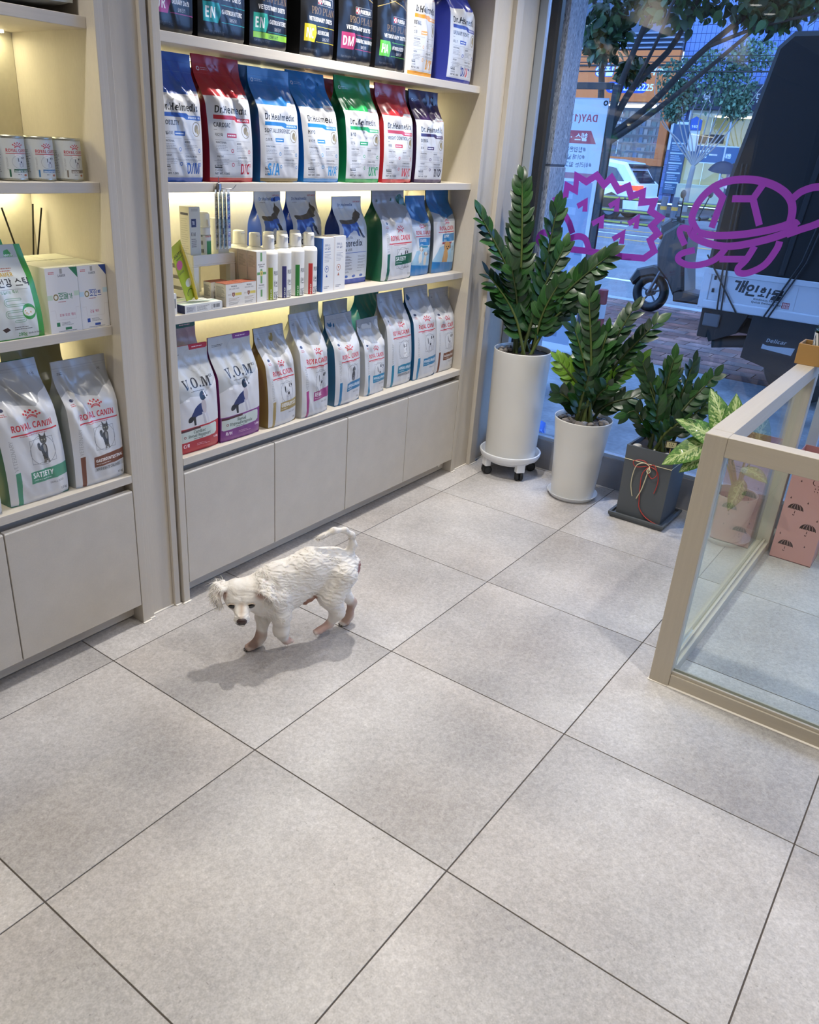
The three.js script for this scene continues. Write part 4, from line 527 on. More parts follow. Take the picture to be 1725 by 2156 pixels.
carton({ name: 'shampoo_carton', x0: 1.76, x1: 1.828, y: 0.96, zf: 0.442, d: 0.055, h: 0.188, front: paper(tallBox('#d9d2cc', '#b06a52')), side: std('#b5402f', 0.5), label: 'white carton with red side, next to the running dog bag' });
function ribbon(lines, w, smooth) {      // strokes of width w in the (z, y) plane, with mitred corners
  const geos = [];
  let layer = 0;
  for (const raw of lines) {
    const off = (layer++) * 0.0005;
    let p = raw.map(q => new THREE.Vector2(q[0], q[1])); if (smooth(raw)) { const c = new THREE.SplineCurve(p); p = c.getPoints(raw.length * 6); }
    const n = p.length, L = [], R = [];
    for (let i = 0; i < n; i++) { const a = i ? p[i].clone().sub(p[i - 1]).normalize() : null, b = i < n - 1 ? p[i + 1].clone().sub(p[i]).normalize() : null, t = (a && b ? a.clone().add(b) : a || b).clone().normalize(), nn = new THREE.Vector2(-t.y, t.x), k = Math.min(1.7, 1 / Math.max(0.45, a && b ? Math.abs(nn.dot(new THREE.Vector2(-a.y, a.x))) : 1)); L.push(p[i].clone().addScaledVector(nn, w / 2 * k)); R.push(p[i].clone().addScaledVector(nn, -w / 2 * k)); }
    for (let i = 0; i < n - 1; i++) { const s = new THREE.Shape([L[i], R[i], R[i + 1], L[i + 1]]); geos.push(new THREE.ExtrudeGeometry(s, { depth: 0.0004, bevelEnabled: false }).translate(0, 0, off)); }
  }
  const g = mergeGeometries(geos); g.rotateY(-Math.PI / 2); return g;       // local x of the shape becomes world z
}
// ---------- plants by the window ----------
function leafGeo(L, Wd, fold = 0.25, bend = 0.18, n = 7, pw = 0.85) {
  const P = [], U = [], I = [];
  for (let i = 0; i <= n; i++) { const t = i / n, w = Wd / 2 * Math.pow(Math.sin(Math.PI * Math.min(0.999, Math.pow(t, pw))), 0.8), z = -bend * L * t * t; for (const s of [-1, -0.5, 0, 0.5, 1]) { P.push(s * w, t * L, z + fold * Math.abs(s) * w - 0.25 * s * s * w); U.push(0.5 + s / 2, t); } }
  for (let i = 0; i < n; i++) for (let k = 0; k < 4; k++) { const a = i * 5 + k; I.push(a, a + 1, a + 5, a + 1, a + 6, a + 5); }
  const g = new THREE.BufferGeometry(); g.setAttribute('position', new THREE.Float32BufferAttribute(P, 3)); g.setAttribute('uv', new THREE.Float32BufferAttribute(U, 2)); g.setIndex(I); g.computeVertexNormals(); return g;
}
const zzLeaf = [leafGeo(1, 0.5, 0.3, 0.12), leafGeo(1, 0.56, 0.2, 0.22), leafGeo(1, 0.46, 0.35, 0.05)];
const leafTex = (a, b, v) => { const [cv, c] = canvas(64, 128); c.fillStyle = a; c.fillRect(0, 0, 64, 128); c.fillStyle = b; c.fillRect(31, 0, 2.4, 128); c.strokeStyle = v; c.lineWidth = 0.8; for (let i = 0; i < 9; i++) { line(c, [[32, i * 14 + 12], [8, i * 14 - 4]]); line(c, [[32, i * 14 + 12], [56, i * 14 - 4]]); } const t = ctex(cv); return t; };
const green = (a, b, v) => phy('#ffffff', 0.38, { map: leafTex(a, b, v), clearcoat: 0.3, clearcoatRoughness: 0.25, side: THREE.DoubleSide });
const zzG = [green('#1a3f19', '#37632a', '#1f4a22'), green('#234e1c', '#467434', '#295726'), green('#133317', '#2c5326', '#183c1d')], zzNew = green('#6d9a2c', '#9abf5a', '#78a538'), stemMat = std('#3c4a22', 0.5), stemPale = std('#55632e', 0.5);
function basis(dir, nrm) { const y = dir.clone().normalize(), z = nrm.clone().sub(y.clone().multiplyScalar(nrm.dot(y))).normalize(), x = new THREE.Vector3().crossVectors(y, z); return new THREE.Matrix4().makeBasis(x, y, z); }
function zzStem(o, base, tip, bow, opt = {}) {      // stem with paired leaflets, in the plant's own axes
  const B = V(...base), T = V(...tip), mid = B.clone().lerp(T, 0.5).add(V(bow[0], bow[1], bow[2])), c = new THREE.CatmullRomCurve3([B, B.clone().lerp(mid, 0.5).add(V(0, 0.015, 0)), mid, T]), Ln = c.getLength();
  part(o, 'stem', taperTube([0, 0.25, 0.5, 0.75, 1].map(t => c.getPoint(t).toArray()), 0.0085, 0.0025, 12, 7), rnd() < 0.5 ? stemMat : stemPale);
  const n = opt.n || Math.max(8, Math.round(Ln / 0.021)), view = V(-0.75, 0.35, 0.5), az = rr(-0.6, 0.6);
  for (let i = 0; i < n; i++) {
    const t = 0.24 + 0.76 * i / (n - 1), p = c.getPointAt(Math.min(1, t)), tg = c.getTangentAt(Math.min(1, t)), f = view.clone().applyAxisAngle(tg, az), sd = new THREE.Vector3().crossVectors(tg, f).normalize().multiplyScalar(i % 2 ? 1 : -1);
    const dir = tg.clone().multiplyScalar(t > 0.97 ? 1 : 0.72 + 0.5 * t).add(sd.multiplyScalar(t > 0.97 ? 0.1 : rr(0.62, 0.95))).add(V(rr(-.14, .14), rr(-.06, .16), rr(-.14, .14))), s = (opt.size || 0.066) * (0.78 + 0.35 * Math.sin(Math.PI * Math.min(1, 0.15 + t * 0.75))) * rr(0.85, 1.12);
    const mat = opt.fresh && t > 0.45 ? zzNew : zzG[Math.floor(rnd() * 3)], m = new THREE.Mesh(zzLeaf[Math.floor(rnd() * 3)], mat); m.name = 'leaf';
    m.matrix.copy(basis(dir, f.clone().add(V(rr(-.3, .3), rr(0, .5), rr(-.3, .3))))).scale(V(s, s, s)).setPosition(p); m.matrix.decompose(m.position, m.quaternion, m.scale); o.add(m);
  }
}
const potWhite = phy('#d9d8d4', 0.3, { clearcoat: 0.4, clearcoatRoughness: 0.2 }), soilMat = std('#2a221c', 0.95), dollyWhite = std('#e4e6ea', 0.35), tyre = std('#121316', 0.55), hubDark = std('#2b2d31', 0.5);
const pebbleGeo = [0, 1, 2].map(k => { const g = new THREE.IcosahedronGeometry(1, 2), P = g.attributes.position; for (let i = 0; i < P.count; i++) { const q = 0.8 + 0.35 * vnoise(P.getX(i) * 1.3 + k * 9, P.getY(i) * 1.3, P.getZ(i) * 1.3 + 3); P.setXYZ(i, P.getX(i) * q, P.getY(i) * q * 0.62, P.getZ(i) * q * 0.8); } g.computeVertexNormals(); return g; });
function pebbles(o, list, mats) { for (const [x, y, z, s] of list) { const m = part(o, 'pebble', pebbleGeo[Math.floor(rnd() * 3)], mats[Math.floor(rnd() * mats.length)], [x, y, z], [rr(-.3, .3), rr(0, 6), rr(-.3, .3)]); m.scale.setScalar(s); } }
const stoneG = [std('#7d7772', 0.8), std('#a39b92', 0.8), std('#605c5a', 0.8)], stoneW = [std('#b9bcc4', 0.7), std('#8f939b', 0.7)];
function soil(o, r, y) { const g = new THREE.CircleGeometry(r, 40, 0, 6.2832), P = g.attributes.position; g.rotateX(-Math.PI / 2); part(o, 'soil', lathe([[0, y], [r * 0.5, y + 0.004], [r, y - 0.002], [r, y - 0.01]], 36), soilMat); }
// tall cylinder pot on a rolling stand
const C1 = [2.852, 0.1035, 0.70];
{
  const d = thing('plant_dolly', 'round white rolling plant stand with black castors', 'plant stand', [C1[0], 0, C1[2]]);
  part(d, 'tray', lathe([[0, 0.09], [0.118, 0.09], [0.132, 0.094], [0.141, 0.118], [0.147, 0.122], [0.151, 0.118], [0.149, 0.106], [0.142, 0.09], [0.13, 0.083], [0, 0.083]], 56), dollyWhite);
  part(d, 'underside_ring', lathe([[0.085, 0.083], [0.112, 0.083], [0.108, 0.066], [0.088, 0.066]], 44), dollyWhite);
  for (let i = 0; i < 4; i++) {
    const a = 0.62 + i * Math.PI / 2, x = Math.cos(a) * 0.122, z = Math.sin(a) * 0.122;
    part(d, 'leg', rbox(0.044, 0.045, 0.03, 0.004), dollyWhite, [x, 0.066, z], [0, Math.PI / 2 - a, 0]);
    const w = part(d, 'castor', new THREE.CylinderGeometry(0.006, 0.006, 0.02, 10), tyre, [x, 0.042, z]), yaw = [0.5, 2.2, 0.9, 2.8][i];
    for (const s of [-1, 1]) { const g = lathe([[0, -0.008], [0.019, -0.008], [0.0225, -0.005], [0.0225, 0.005], [0.019, 0.008], [0, 0.008]], 26); g.rotateZ(Math.PI / 2); g.translate(s * 0.0105, -0.0194, 0.004); g.rotateY(yaw); part(w, 'wheel', g, tyre); const h = new THREE.CylinderGeometry(0.0155, 0.0155, 0.0012, 22); h.rotateZ(Math.PI / 2); h.translate(s * 0.0192, -0.0194, 0.004); h.rotateY(yaw); part(w, 'hub_disc', h, hubDark); }
  }
  part(d, 'brace', rod([-0.08, 0.064, -0.08], [0.08, 0.064, 0.08], 0.004), tyre); part(d, 'brace', rod([-0.08, 0.064, 0.08], [0.08, 0.064, -0.08], 0.004), tyre);
  reseed(101);
  const o = thing('potted_zz_plant', 'tall leafy green plant in a high white cylinder pot on the rolling stand', 'potted plant', [C1[0], 0.0905, C1[2]]);
  part(o, 'pot', lathe([[0, 0], [0.120, 0], [0.1235, 0.004], [0.1255, 0.05], [0.1345, 0.5], [0.135, 0.528], [0.133, 0.532], [0.128, 0.53], [0.126, 0.505], [0.125, 0.46]], 64), potWhite);
  soil(o, 0.126, 0.513);
  pebbles(o, [[-.07, .522, -.075, .014], [-.05, .523, -.09, .015], [-.03, .523, -.075, .013], [-.055, .523, -.06, .014], [-.02, .522, -.1, .013], [.0, .522, -.085, .012], [-.085, .521, -.05, .012], [-.035, .524, -.05, .013], [.09, .519, .03, .007], [.08, .519, .05, .007], [.095, .519, .01, .006], [.1, .519, -.02, .007], [.03, .521, -.1, .01], [.05, .52, -.09, .008]], stoneG);
  const tips = [[2.60, 1.212, .545], [2.704, .952, .56], [2.837, 1.355, .60], [2.9, 1.262, .756], [2.86, 1.093, .58], [2.965, 1.074, 1.0], [2.99, .90, .93], [2.96, .83, .86], [2.785, .82, .58], [2.93, 1.089, .802], [2.72, 1.0, .66], [2.80, .95, .86], [2.86, 1.15, .58]];
  tips.forEach((t, i) => { const a = i * 2.4; zzStem(o, [Math.cos(a) * 0.045, 0.5, Math.sin(a) * 0.045], [t[0] - C1[0], t[1] - 0.0905, t[2] - C1[2]], i === 5 ? [0.0, 0.06, 0.0] : [(t[0] - C1[0]) * -0.12, 0.03, (t[2] - C1[2]) * -0.12], { size: i === 5 ? 0.088 : 0.08 }); });
}
// middle white pot
const C2 = [2.803, 1.072];
{
  const s = thing('plant_saucer', 'round white saucer under the middle white pot', 'saucer', [C2[0], 0, C2[1]]);
  part(s, 'dish', lathe([[0, 0.003], [0.09, 0.003], [0.097, 0], [0.1, 0.001], [0.114, 0.02], [0.1185, 0.024], [0.115, 0.025], [0.108, 0.018], [0.098, 0.008], [0, 0.008]], 56), dollyWhite);
  reseed(202);
  const o = thing('potted_zz_plant', 'leafy green plant in the mid height white tapered pot', 'potted plant', [C2[0], 0.0085, C2[1]]);
  part(o, 'pot', lathe([[0, 0], [0.092, 0], [0.099, 0.006], [0.106, 0.09], [0.112, 0.2], [0.121, 0.3], [0.1305, 0.372], [0.130, 0.377], [0.125, 0.376], [0.118, 0.34], [0.116, 0.3]], 64), potWhite);
  soil(o, 0.122, 0.358);
  { const L = []; for (let i = 0; i < 26; i++) { const t = i / 26 * 6.283, r = 0.1 - (i % 3) * 0.012; const big = Math.cos(t - 2.5) > 0.4; L.push([Math.cos(t) * r, 0.362 + (big ? 0.006 : 0.003), Math.sin(t) * r, big ? rr(0.018, 0.024) : rr(0.009, 0.013)]); } for (let i = 0; i < 22; i++) { const t = i * 2.4, r = 0.05 + 0.04 * rnd(); L.push([Math.cos(t) * r, 0.364, Math.sin(t) * r, rr(0.007, 0.011)]); } pebbles(o, L, [...stoneG, ...stoneW]); }
  const tips = [[2.72, .633, .95, 1], [2.885, .884, 1.181, 0], [2.945, .827, 1.27, 0], [2.767, .928, 1.018, 0], [2.93, .653, 1.24, 1], [2.90, .50, 1.25, 0], [2.83, .773, 1.105, 0], [2.70, .50, .98, 0], [2.745, .784, .986, 0], [2.66, .62, 1.12, 0], [2.70, .58, 1.2, 0], [2.86, .60, .95, 0]];
  tips.forEach((t, i) => { const a = i * 2.4 + 1; zzStem(o, [Math.cos(a) * 0.04, 0.335, Math.sin(a) * 0.04], [t[0] - C2[0], t[1] - 0.0085, t[2] - C2[1]], [(t[0] - C2[0]) * -0.1, 0.03, (t[2] - C2[1]) * -0.1], { size: 0.076, fresh: t[3] }); });
}
// square grey pot
const C3 = [2.822, 1.424], greyPot = std('#51565b', 0.6);
function taperBox(w0, w1, h, r = 0.004) { const g = new RoundedBoxGeometry(1, h, 1, 2, r), P = g.attributes.position; for (let i = 0; i < P.count; i++) { const t = P.getY(i) / h + 0.5, k = w0 + (w1 - w0) * t; P.setX(i, P.getX(i) * k); P.setZ(i, P.getZ(i) * k); } g.computeVertexNormals(); g.translate(0, h / 2, 0); return g; }
{
  const s = thing('plant_saucer', 'square grey saucer under the grey pot', 'saucer', [C3[0], 0, C3[1]]);
  part(s, 'dish', taperBox(0.235, 0.252, 0.016), greyPot); for (const [x, z, w, d] of [[-.121, 0, .012, .252], [.121, 0, .012, .252], [0, -.121, .23, .012], [0, .121, .23, .012]]) part(s, 'lip', rbox(w, 0.012, d, 0.002), greyPot, [x, 0.0215, z]);
  reseed(303);
  const o = thing('potted_zz_plant', 'bushy green plant in the square dark grey pot with red ribbon', 'potted plant', [C3[0], 0.0165, C3[1]]), hh = 0.325;
  // hollow square pot: four walls and a floor
  const wall = (sx, sz) => { const g = new THREE.BufferGeometry(), P = [], b0 = 0.1, b1 = 0.1045, th = 0.009; const q = (k, y, ins) => { const r = (y ? b1 : b0) - ins; return sx ? [sx * r, y ? hh : 0, k * r] : [k * r, y ? hh : 0, sz * r]; };
    const A = q(-1, 0, 0), Bq = q(1, 0, 0), Cq = q(1, 1, 0), D = q(-1, 1, 0), a = q(-1, 0, th), b = q(1, 0, th), c = q(1, 1, th), d = q(-1, 1, th); const quad = (p, r, t, u) => P.push(...p, ...r, ...t, ...p, ...t, ...u); const f = (sx || sz) > 0 ? 1 : 0, flip = (sx ? -1 : 1) * (sx || sz); if (flip > 0) { quad(A, Bq, Cq, D); quad(b, a, d, c); quad(D, Cq, c, d); } else { quad(Bq, A, D, Cq); quad(a, b, c, d); quad(Cq, D, d, c); } g.setAttribute('position', new THREE.Float32BufferAttribute(P, 3)); g.setAttribute('uv', new THREE.Float32BufferAttribute(new Array(P.length / 3 * 2).fill(0), 2)); g.computeVertexNormals(); return g; };
  for (const [a, b] of [[-1, 0], [1, 0], [0, 1], [0, -1]]) part(o, 'pot_wall', wall(a, b), greyPot);
  part(o, 'soil', rbox(0.188, 0.25, 0.188, 0.004), soilMat, [0, 0.182, 0]);
  pebbles(o, [[-.06, .313, -.075, .02], [-.07, .312, .06, .014], [-.03, .311, .08, .008], [.03, .311, .08, .007], [-.05, .311, .0, .006], [.07, .312, .05, .01]], [std('#c9c7c2', 0.6)]);
  // cord and bows
  const red = std('#b5403a', 0.5), cream = std('#d8cfae', 0.6), E1 = 0.1042, yb = 0.262, front = (u, v, off = 0.003) => [-E1 - off + (hh - v) * 0.0138, v, u];
  const cordPts = [[-E1, -E1], [-E1, E1], [E1, E1], [E1, -E1], [-E1, -E1]]; for (let k = 0; k < 4; k++) part(o, 'cord', rod([cordPts[k][0], yb + (k === 1 || k === 3 ? 0.004 : 0), cordPts[k][1]], [cordPts[k + 1][0], yb, cordPts[k + 1][1]], 0.0017, 0.0017, 6), cream);
  const rib = (pts, m, r = 0.002) => part(o, 'ribbon_cord', tube(pts.map(([u, v, q]) => front(u, v, q ?? 0.004)), r, 30, 6), m);
  rib([[0.01, .255], [-.02, .275, .01], [-.06, .262, .012], [-.05, .24, .008], [0, .252]], red); rib([[0.01, .255], [.03, .268, .012], [.05, .23, .012], [.03, .205, .008], [.012, .22], [.01, .255]], red); rib([[0.01, .255], [-.01, .266, .01], [-.04, .252, .012], [-.05, .225, .01], [-.055, .16, .005], [-.045, .115, .004], [-.04, .1, .003]], cream); rib([[0.01, .255], [.045, .245, .01], [.058, .21, .008], [.055, .16, .005], [.05, .14, .004]], red);
  rib([[0.01, .255], [-.012, .22, .008], [-.012, .15, .006], [-.005, .09, .006], [0, .06, .006], [.03, .025, .006], [.075, .006, .006], [.095, .004, .006]], red, 0.0023); rib([[0.01, .25], [.005, .2, .008], [-.005, .14, .007], [-.02, .095, .005]], cream, 0.0024); rib([[.01, .255], [.015, .245, .012], [.02, .235, .014], [.01, .225, .012], [.004, .235, .01], [.01, .25]], cream);
  const tips = [[2.736, .698, 1.309], [2.812, .72, 1.415], [2.861, .711, 1.484], [2.918, .657, 1.563], [2.722, .47, 1.29], [2.916, .537, 1.561], [2.799, .64, 1.398], [2.858, .572, 1.481], [2.76, .60, 1.35], [2.70, .55, 1.42], [2.88, .66, 1.40], [2.73, .50, 1.53]];
  tips.forEach((t, i) => { const a = i * 2.4 + 2; zzStem(o, [Math.cos(a) * 0.04, 0.296, Math.sin(a) * 0.04], [t[0] - C3[0], t[1] - 0.0165, t[2] - C3[1]], i === 4 ? [-0.02, 0.09, -0.03] : [(t[0] - C3[0]) * -0.1, 0.02, (t[2] - C3[1]) * -0.1], { size: 0.066 }); });
  const p = thing('plant_marker', 'small pale name plate on a wooden stick in the grey pot', 'plant marker', [2.742, 0.3135, 1.497], -1.1), [cv, cc] = canvas(96, 64); rect(cc, 0, 0, 96, 64, '#2b2a26'); rect(cc, 8, 8, 80, 48, '#cfc69a'); cc.fillStyle = '#57513a'; for (let i = 0; i < 3; i++) cc.fillRect(26 + i * 16, 18, 9, 9); for (let i = 0; i < 3; i++) cc.fillRect(30 + i * 13, 36, 7, 7);
  part(p, 'stick', rod([0, -0.02, 0], [0, 0.05, 0], 0.0022, 0.0022, 8), std('#b58a55', 0.7)); part(p, 'plate', rbox(0.048, 0.033, 0.003, 0.001), paper(ctex(cv), 0.4), [0, 0.065, 0.001]);
}
// broad leaved plant behind the fence
{
  const s = thing('plant_saucer', 'round white saucer behind the glass fence', 'saucer', [2.835, 0, 1.775]); part(s, 'dish', lathe([[0, 0.003], [0.08, 0.003], [0.086, 0], [0.1, 0.02], [0.103, 0.024], [0.099, 0.024], [0.088, 0.008], [0, 0.008]], 48), dollyWhite);
  reseed(404);
  const o = thing('potted_dumb_cane', 'plant with broad cream and green leaves in a small white pot behind the fence', 'potted plant', [2.835, 0.0085, 1.775]);
  part(o, 'pot', lathe([[0, 0], [0.062, 0], [0.067, 0.006], [0.088, 0.2], [0.089, 0.207], [0.084, 0.206], [0.08, 0.17]], 48), potWhite); soil(o, 0.08, 0.18);
  const [cv, c] = canvas(128, 256); c.fillStyle = '#3f6a28'; c.fillRect(0, 0, 128, 256); for (let i = 0; i < 700; i++) { const y = hash(i, 1, 3) * 256, u = (hash(i, 2, 3) - 0.5), k = 1 - Math.abs(u) * 2.1; c.fillStyle = hash(i, 5, 5) < k * 0.95 ? ['#a9bd78', '#9ab268', '#b9c88e'][i % 3] : ['#4d7a2e', '#5d8a36', '#45702c'][i % 3]; c.save(); c.translate(64 + u * 118, y); c.rotate(u > 0 ? 0.9 : -0.9); c.fillRect(-3, -10, 5 + hash(i, 3, 3) * 5, 20); c.restore(); } c.fillStyle = '#cdd8a0'; c.fillRect(62, 0, 4, 256);
  const lm = phy('#ffffff', 0.4, { map: ctex(cv), clearcoat: 0.3, side: THREE.DoubleSide }), lg = [leafGeo(1, 0.46, 0.25, 0.3, 10, 0.75), leafGeo(1, 0.5, 0.15, 0.45, 10, 0.75)];
  const L = [[[2.79, .36, 1.72], [2.782, .64, 1.72], .26], [[2.78, .42, 1.69], [2.66, .56, 1.56], .2], [[2.76, .44, 1.66], [2.655, .37, 1.54], .22], [[2.79, .42, 1.70], [2.76, .60, 1.66], .22], [[2.77, .40, 1.66], [2.70, .34, 1.60], .16], [[2.84, .36, 1.80], [2.86, .56, 1.82], .2], [[2.80, .34, 1.78], [2.74, .36, 1.845], .15], [[2.88, .36, 1.77], [2.96, .46, 1.74], .18], [[2.78, .3, 1.80], [2.71, .24, 1.80], .14]];
  L.forEach(([b, t, len], i) => { const B = V(b[0] - 2.835, b[1] - 0.0085, b[2] - 1.775), T = V(t[0] - 2.835, t[1] - 0.0085, t[2] - 1.775), dir = T.clone().sub(B); part(o, 'leaf_stalk', taperTube([[rr(-.02, .02), 0.18, rr(-.02, .02)], [B.x * 0.5, 0.18 + (B.y - 0.18) * 0.7, B.z * 0.5], B.toArray()], 0.006, 0.004, 10, 7), std('#7a9a4a', 0.5)); const m = new THREE.Mesh(lg[i % 2], lm); m.name = 'leaf'; m.matrix.copy(basis(dir, V(-0.6, 0.75, 0.35))).scale(V(len, len, len)).setPosition(B); m.matrix.decompose(m.position, m.quaternion, m.scale); o.add(m); });
}
// pink umbrella stand with cut-outs
{
  const o = thing('umbrella_stand', 'pink metal umbrella stand with cut-out umbrellas inside the pen', 'umbrella stand', [2.80, 0, 1.966]), m = std('#c9928d', 0.45), Wd = 0.158, hT = 0.452, dp = 0.15, hole = [];
  const P = (pts) => { const h = new THREE.Path(); pts.forEach((p, i) => i ? h.lineTo(p[0], p[1]) : h.moveTo(p[0], p[1])); h.closePath(); hole.push(h); };
  const ribs = [];
  const umb = (x, y, s) => { const q = []; for (let k = 0; k <= 14; k++) { const t = Math.PI * (1 - k / 14); q.push([x + s * Math.cos(t), y + s * 0.92 * Math.sin(t)]); } for (let i = 4; i >= 0; i--) { const b = -1 + 2 * (i + 0.5) / 5; q.push([x + s * b, y + s * 0.1]); if (i) q.push([x + s * (-1 + 2 * i / 5), y + s * 0.01]); } P(q); for (let i = 1; i < 5; i++) { const b = -1 + 2 * i / 5, pts = []; for (let k = 0; k <= 6; k++) { const t = k / 6 * Math.PI / 2; pts.push([x + s * b * Math.cos(t), y + s * 0.93 * Math.sin(t)]); } ribs.push(pts); } P([[x - s * .05, y - s * .1], [x + s * .05, y - s * .1], [x + s * .03, y - s * .5], [x - s * .07, y - s * .5]]); P([[x - s * .22, y - s * .64], [x - s * .13, y - s * .6], [x - s * .08, y - s * .72], [x + s * .06, y - s * .62], [x + s * .06, y - s * .74], [x - s * .06, y - s * .86], [x - s * .2, y - s * .78]]); };
  const drop = (x, y, s) => { const q = []; for (let i = 0; i < 10; i++) { const a = Math.PI * (0.25 + 1.5 * i / 9) + Math.PI / 4 * 0; q.push([x + Math.cos(a + Math.PI / 4) * s * .7, y + Math.sin(a + Math.PI / 4) * s * .7]); } const w = []; for (let i = 0; i <= 8; i++) { const a = -Math.PI * 0.1 - Math.PI * 0.8 * i / 8 * 1; w.push([x + Math.cos(a) * s * .6, y + Math.sin(a) * s * .6]); } w.push([x, y + s * 1.2]); P(w); };
  const cloud = (x, y, s) => { const arc = (cx, cy, r, a0, a1, t) => { const o1 = [], o2 = []; for (let i = 0; i <= 8; i++) { const a = a0 + (a1 - a0) * i / 8; o1.push([cx + Math.cos(a) * r, cy + Math.sin(a) * r]); o2.push([cx + Math.cos(a) * (r - t), cy + Math.sin(a) * (r - t)]); } P([...o1, ...o2.reverse()]); }; arc(x - s * .55, y, s * .4, Math.PI * 0.75, Math.PI * 1.45, s * .09); arc(x - s * .1, y + s * .3, s * .5, Math.PI * 0.15, Math.PI * 0.85, s * .09); arc(x + s * .6, y, s * .38, -Math.PI * 0.45, Math.PI * 0.35, s * .09); P([[x - s * .35, y - s * .42], [x + s * .4, y - s * .42], [x + s * .4, y - s * .33], [x - s * .35, y - s * .33]]); for (let r = 0; r < 2; r++) for (let i = 0; i < 4; i++) drop(x - s * .5 + i * s * .33 - r * .02 * s, y - s * (.72 + r * .34), s * .12); };
  umb(0.047, 0.222, 0.03); umb(0.11, 0.15, 0.031); umb(0.048, 0.062, 0.029); for (const [x, y] of [[0.02, 0.268], [0.134, 0.198], [0.018, 0.11], [0.117, 0.079], [0.085, 0.262], [0.04, 0.345]]) drop(x, y, 0.0058); cloud(0.112, 0.352, 0.034);
  const sh = new THREE.Shape([[0, 0.004], [Wd, 0.004], [Wd, hT], [0, hT]].map(p => new THREE.Vector2(...p))); sh.holes = hole;
  const g = new THREE.ExtrudeGeometry(sh, { depth: 0.002, bevelEnabled: false }); g.rotateY(-Math.PI / 2); part(o, 'front_panel', g, m, [0.002, 0, 0]); for (const p of ribs) part(o, 'cutout_rib', ribbon([p], 0.0016, () => false), m, [0.0012, 0, 0]);
  pbox(o, 'side_panel', m, 0.0021, dp, 0.004, hT, 0, 0.002, 0.0005); pbox(o, 'side_panel', m, 0.0021, dp, 0.004, hT, Wd - 0.002, Wd, 0.0005); pbox(o, 'back_panel', m, dp - 0.002, dp, 0.004, hT, 0.0021, Wd - 0.0021, 0.0005); pbox(o, 'drip_tray', std('#6b3a3d', 0.6), 0, dp, 0, 0.004, 0, Wd, 0.0008); pbox(o, 'liner', std('#7a4048', 0.7), 0.03, dp - 0.004, 0.005, hT - 0.03, 0.004, Wd - 0.004, 0.002);  // solid inner block, its dull red painted in for the shade behind the cut-outs
}
// small planter on the far end of the fence rail
{
  const o = thing('wooden_planter_box', 'small tan wooden box on the far end of the fence rail', 'box', [2.785, 0.8054, 1.935]), m = std('#a9824a', 0.6);
  pbox(o, 'board', m, -0.055, -0.048, 0, 0.075, -0.058, 0.098, 0.0015); pbox(o, 'board', m, 0.048, 0.055, 0, 0.075, -0.058, 0.098, 0.0015); pbox(o, 'board', m, -0.0475, 0.0475, 0, 0.075, -0.058, -0.051, 0.0015); pbox(o, 'board', m, -0.0475, 0.0475, 0, 0.075, 0.091, 0.098, 0.0015); pbox(o, 'floor_board', m, -0.0475, 0.0475, 0.0, 0.006, -0.0505, 0.0905, 0.001);
  const t = sheet(100, 60, 256, c => { rect(c, 0, 0, 100, 60, '#e3e3df'); c.strokeStyle = '#4a4d4c'; c.lineWidth = 1.3; for (let k = 0; k < 10; k++) for (let r = 0; r < 6; r++) { const x = k * 10, q = k % 2 ? 1 : -1; line(c, [[x, r * 10 + 5 * q], [x + 10, r * 10 - 5 * q]]); line(c, [[x, r * 10 + 4 + 5 * q], [x + 10, r * 10 + 4 - 5 * q]]); } });
  reseed(505);
  const p = thing('potted_succulent', 'small green plant in a patterned white pot inside the tan box', 'potted plant', [2.785, 0.8115, 1.955]); part(p, 'pot', lathe([[0, 0], [0.034, 0], [0.036, 0.003], [0.044, 0.11], [0.042, 0.11], [0.04, 0.08]], 36), paper(t, 0.4)); part(p, 'soil', lathe([[0, 0.1], [0.041, 0.098], [0.041, 0.09]], 24), soilMat);
  for (let i = 0; i < 46; i++) { const a = i * 2.4, e = rr(0.2, 1.3), dir = V(Math.cos(a) * Math.cos(e), Math.sin(e), Math.sin(a) * Math.cos(e)), s = rr(0.03, 0.05), l = new THREE.Mesh(zzLeaf[i % 3], i % 3 ? green2() : zzNew); l.name = 'leaf'; l.matrix.copy(basis(dir, V(0, 1, 0.2).sub(dir.clone().multiplyScalar(0.3)))).scale(V(s, s, s)).setPosition(Math.cos(a) * 0.015, 0.1 + rr(0, 0.02), Math.sin(a) * 0.015); l.matrix.decompose(l.position, l.quaternion, l.scale); p.add(l); }
}
function green2() { return zzG[1]; }
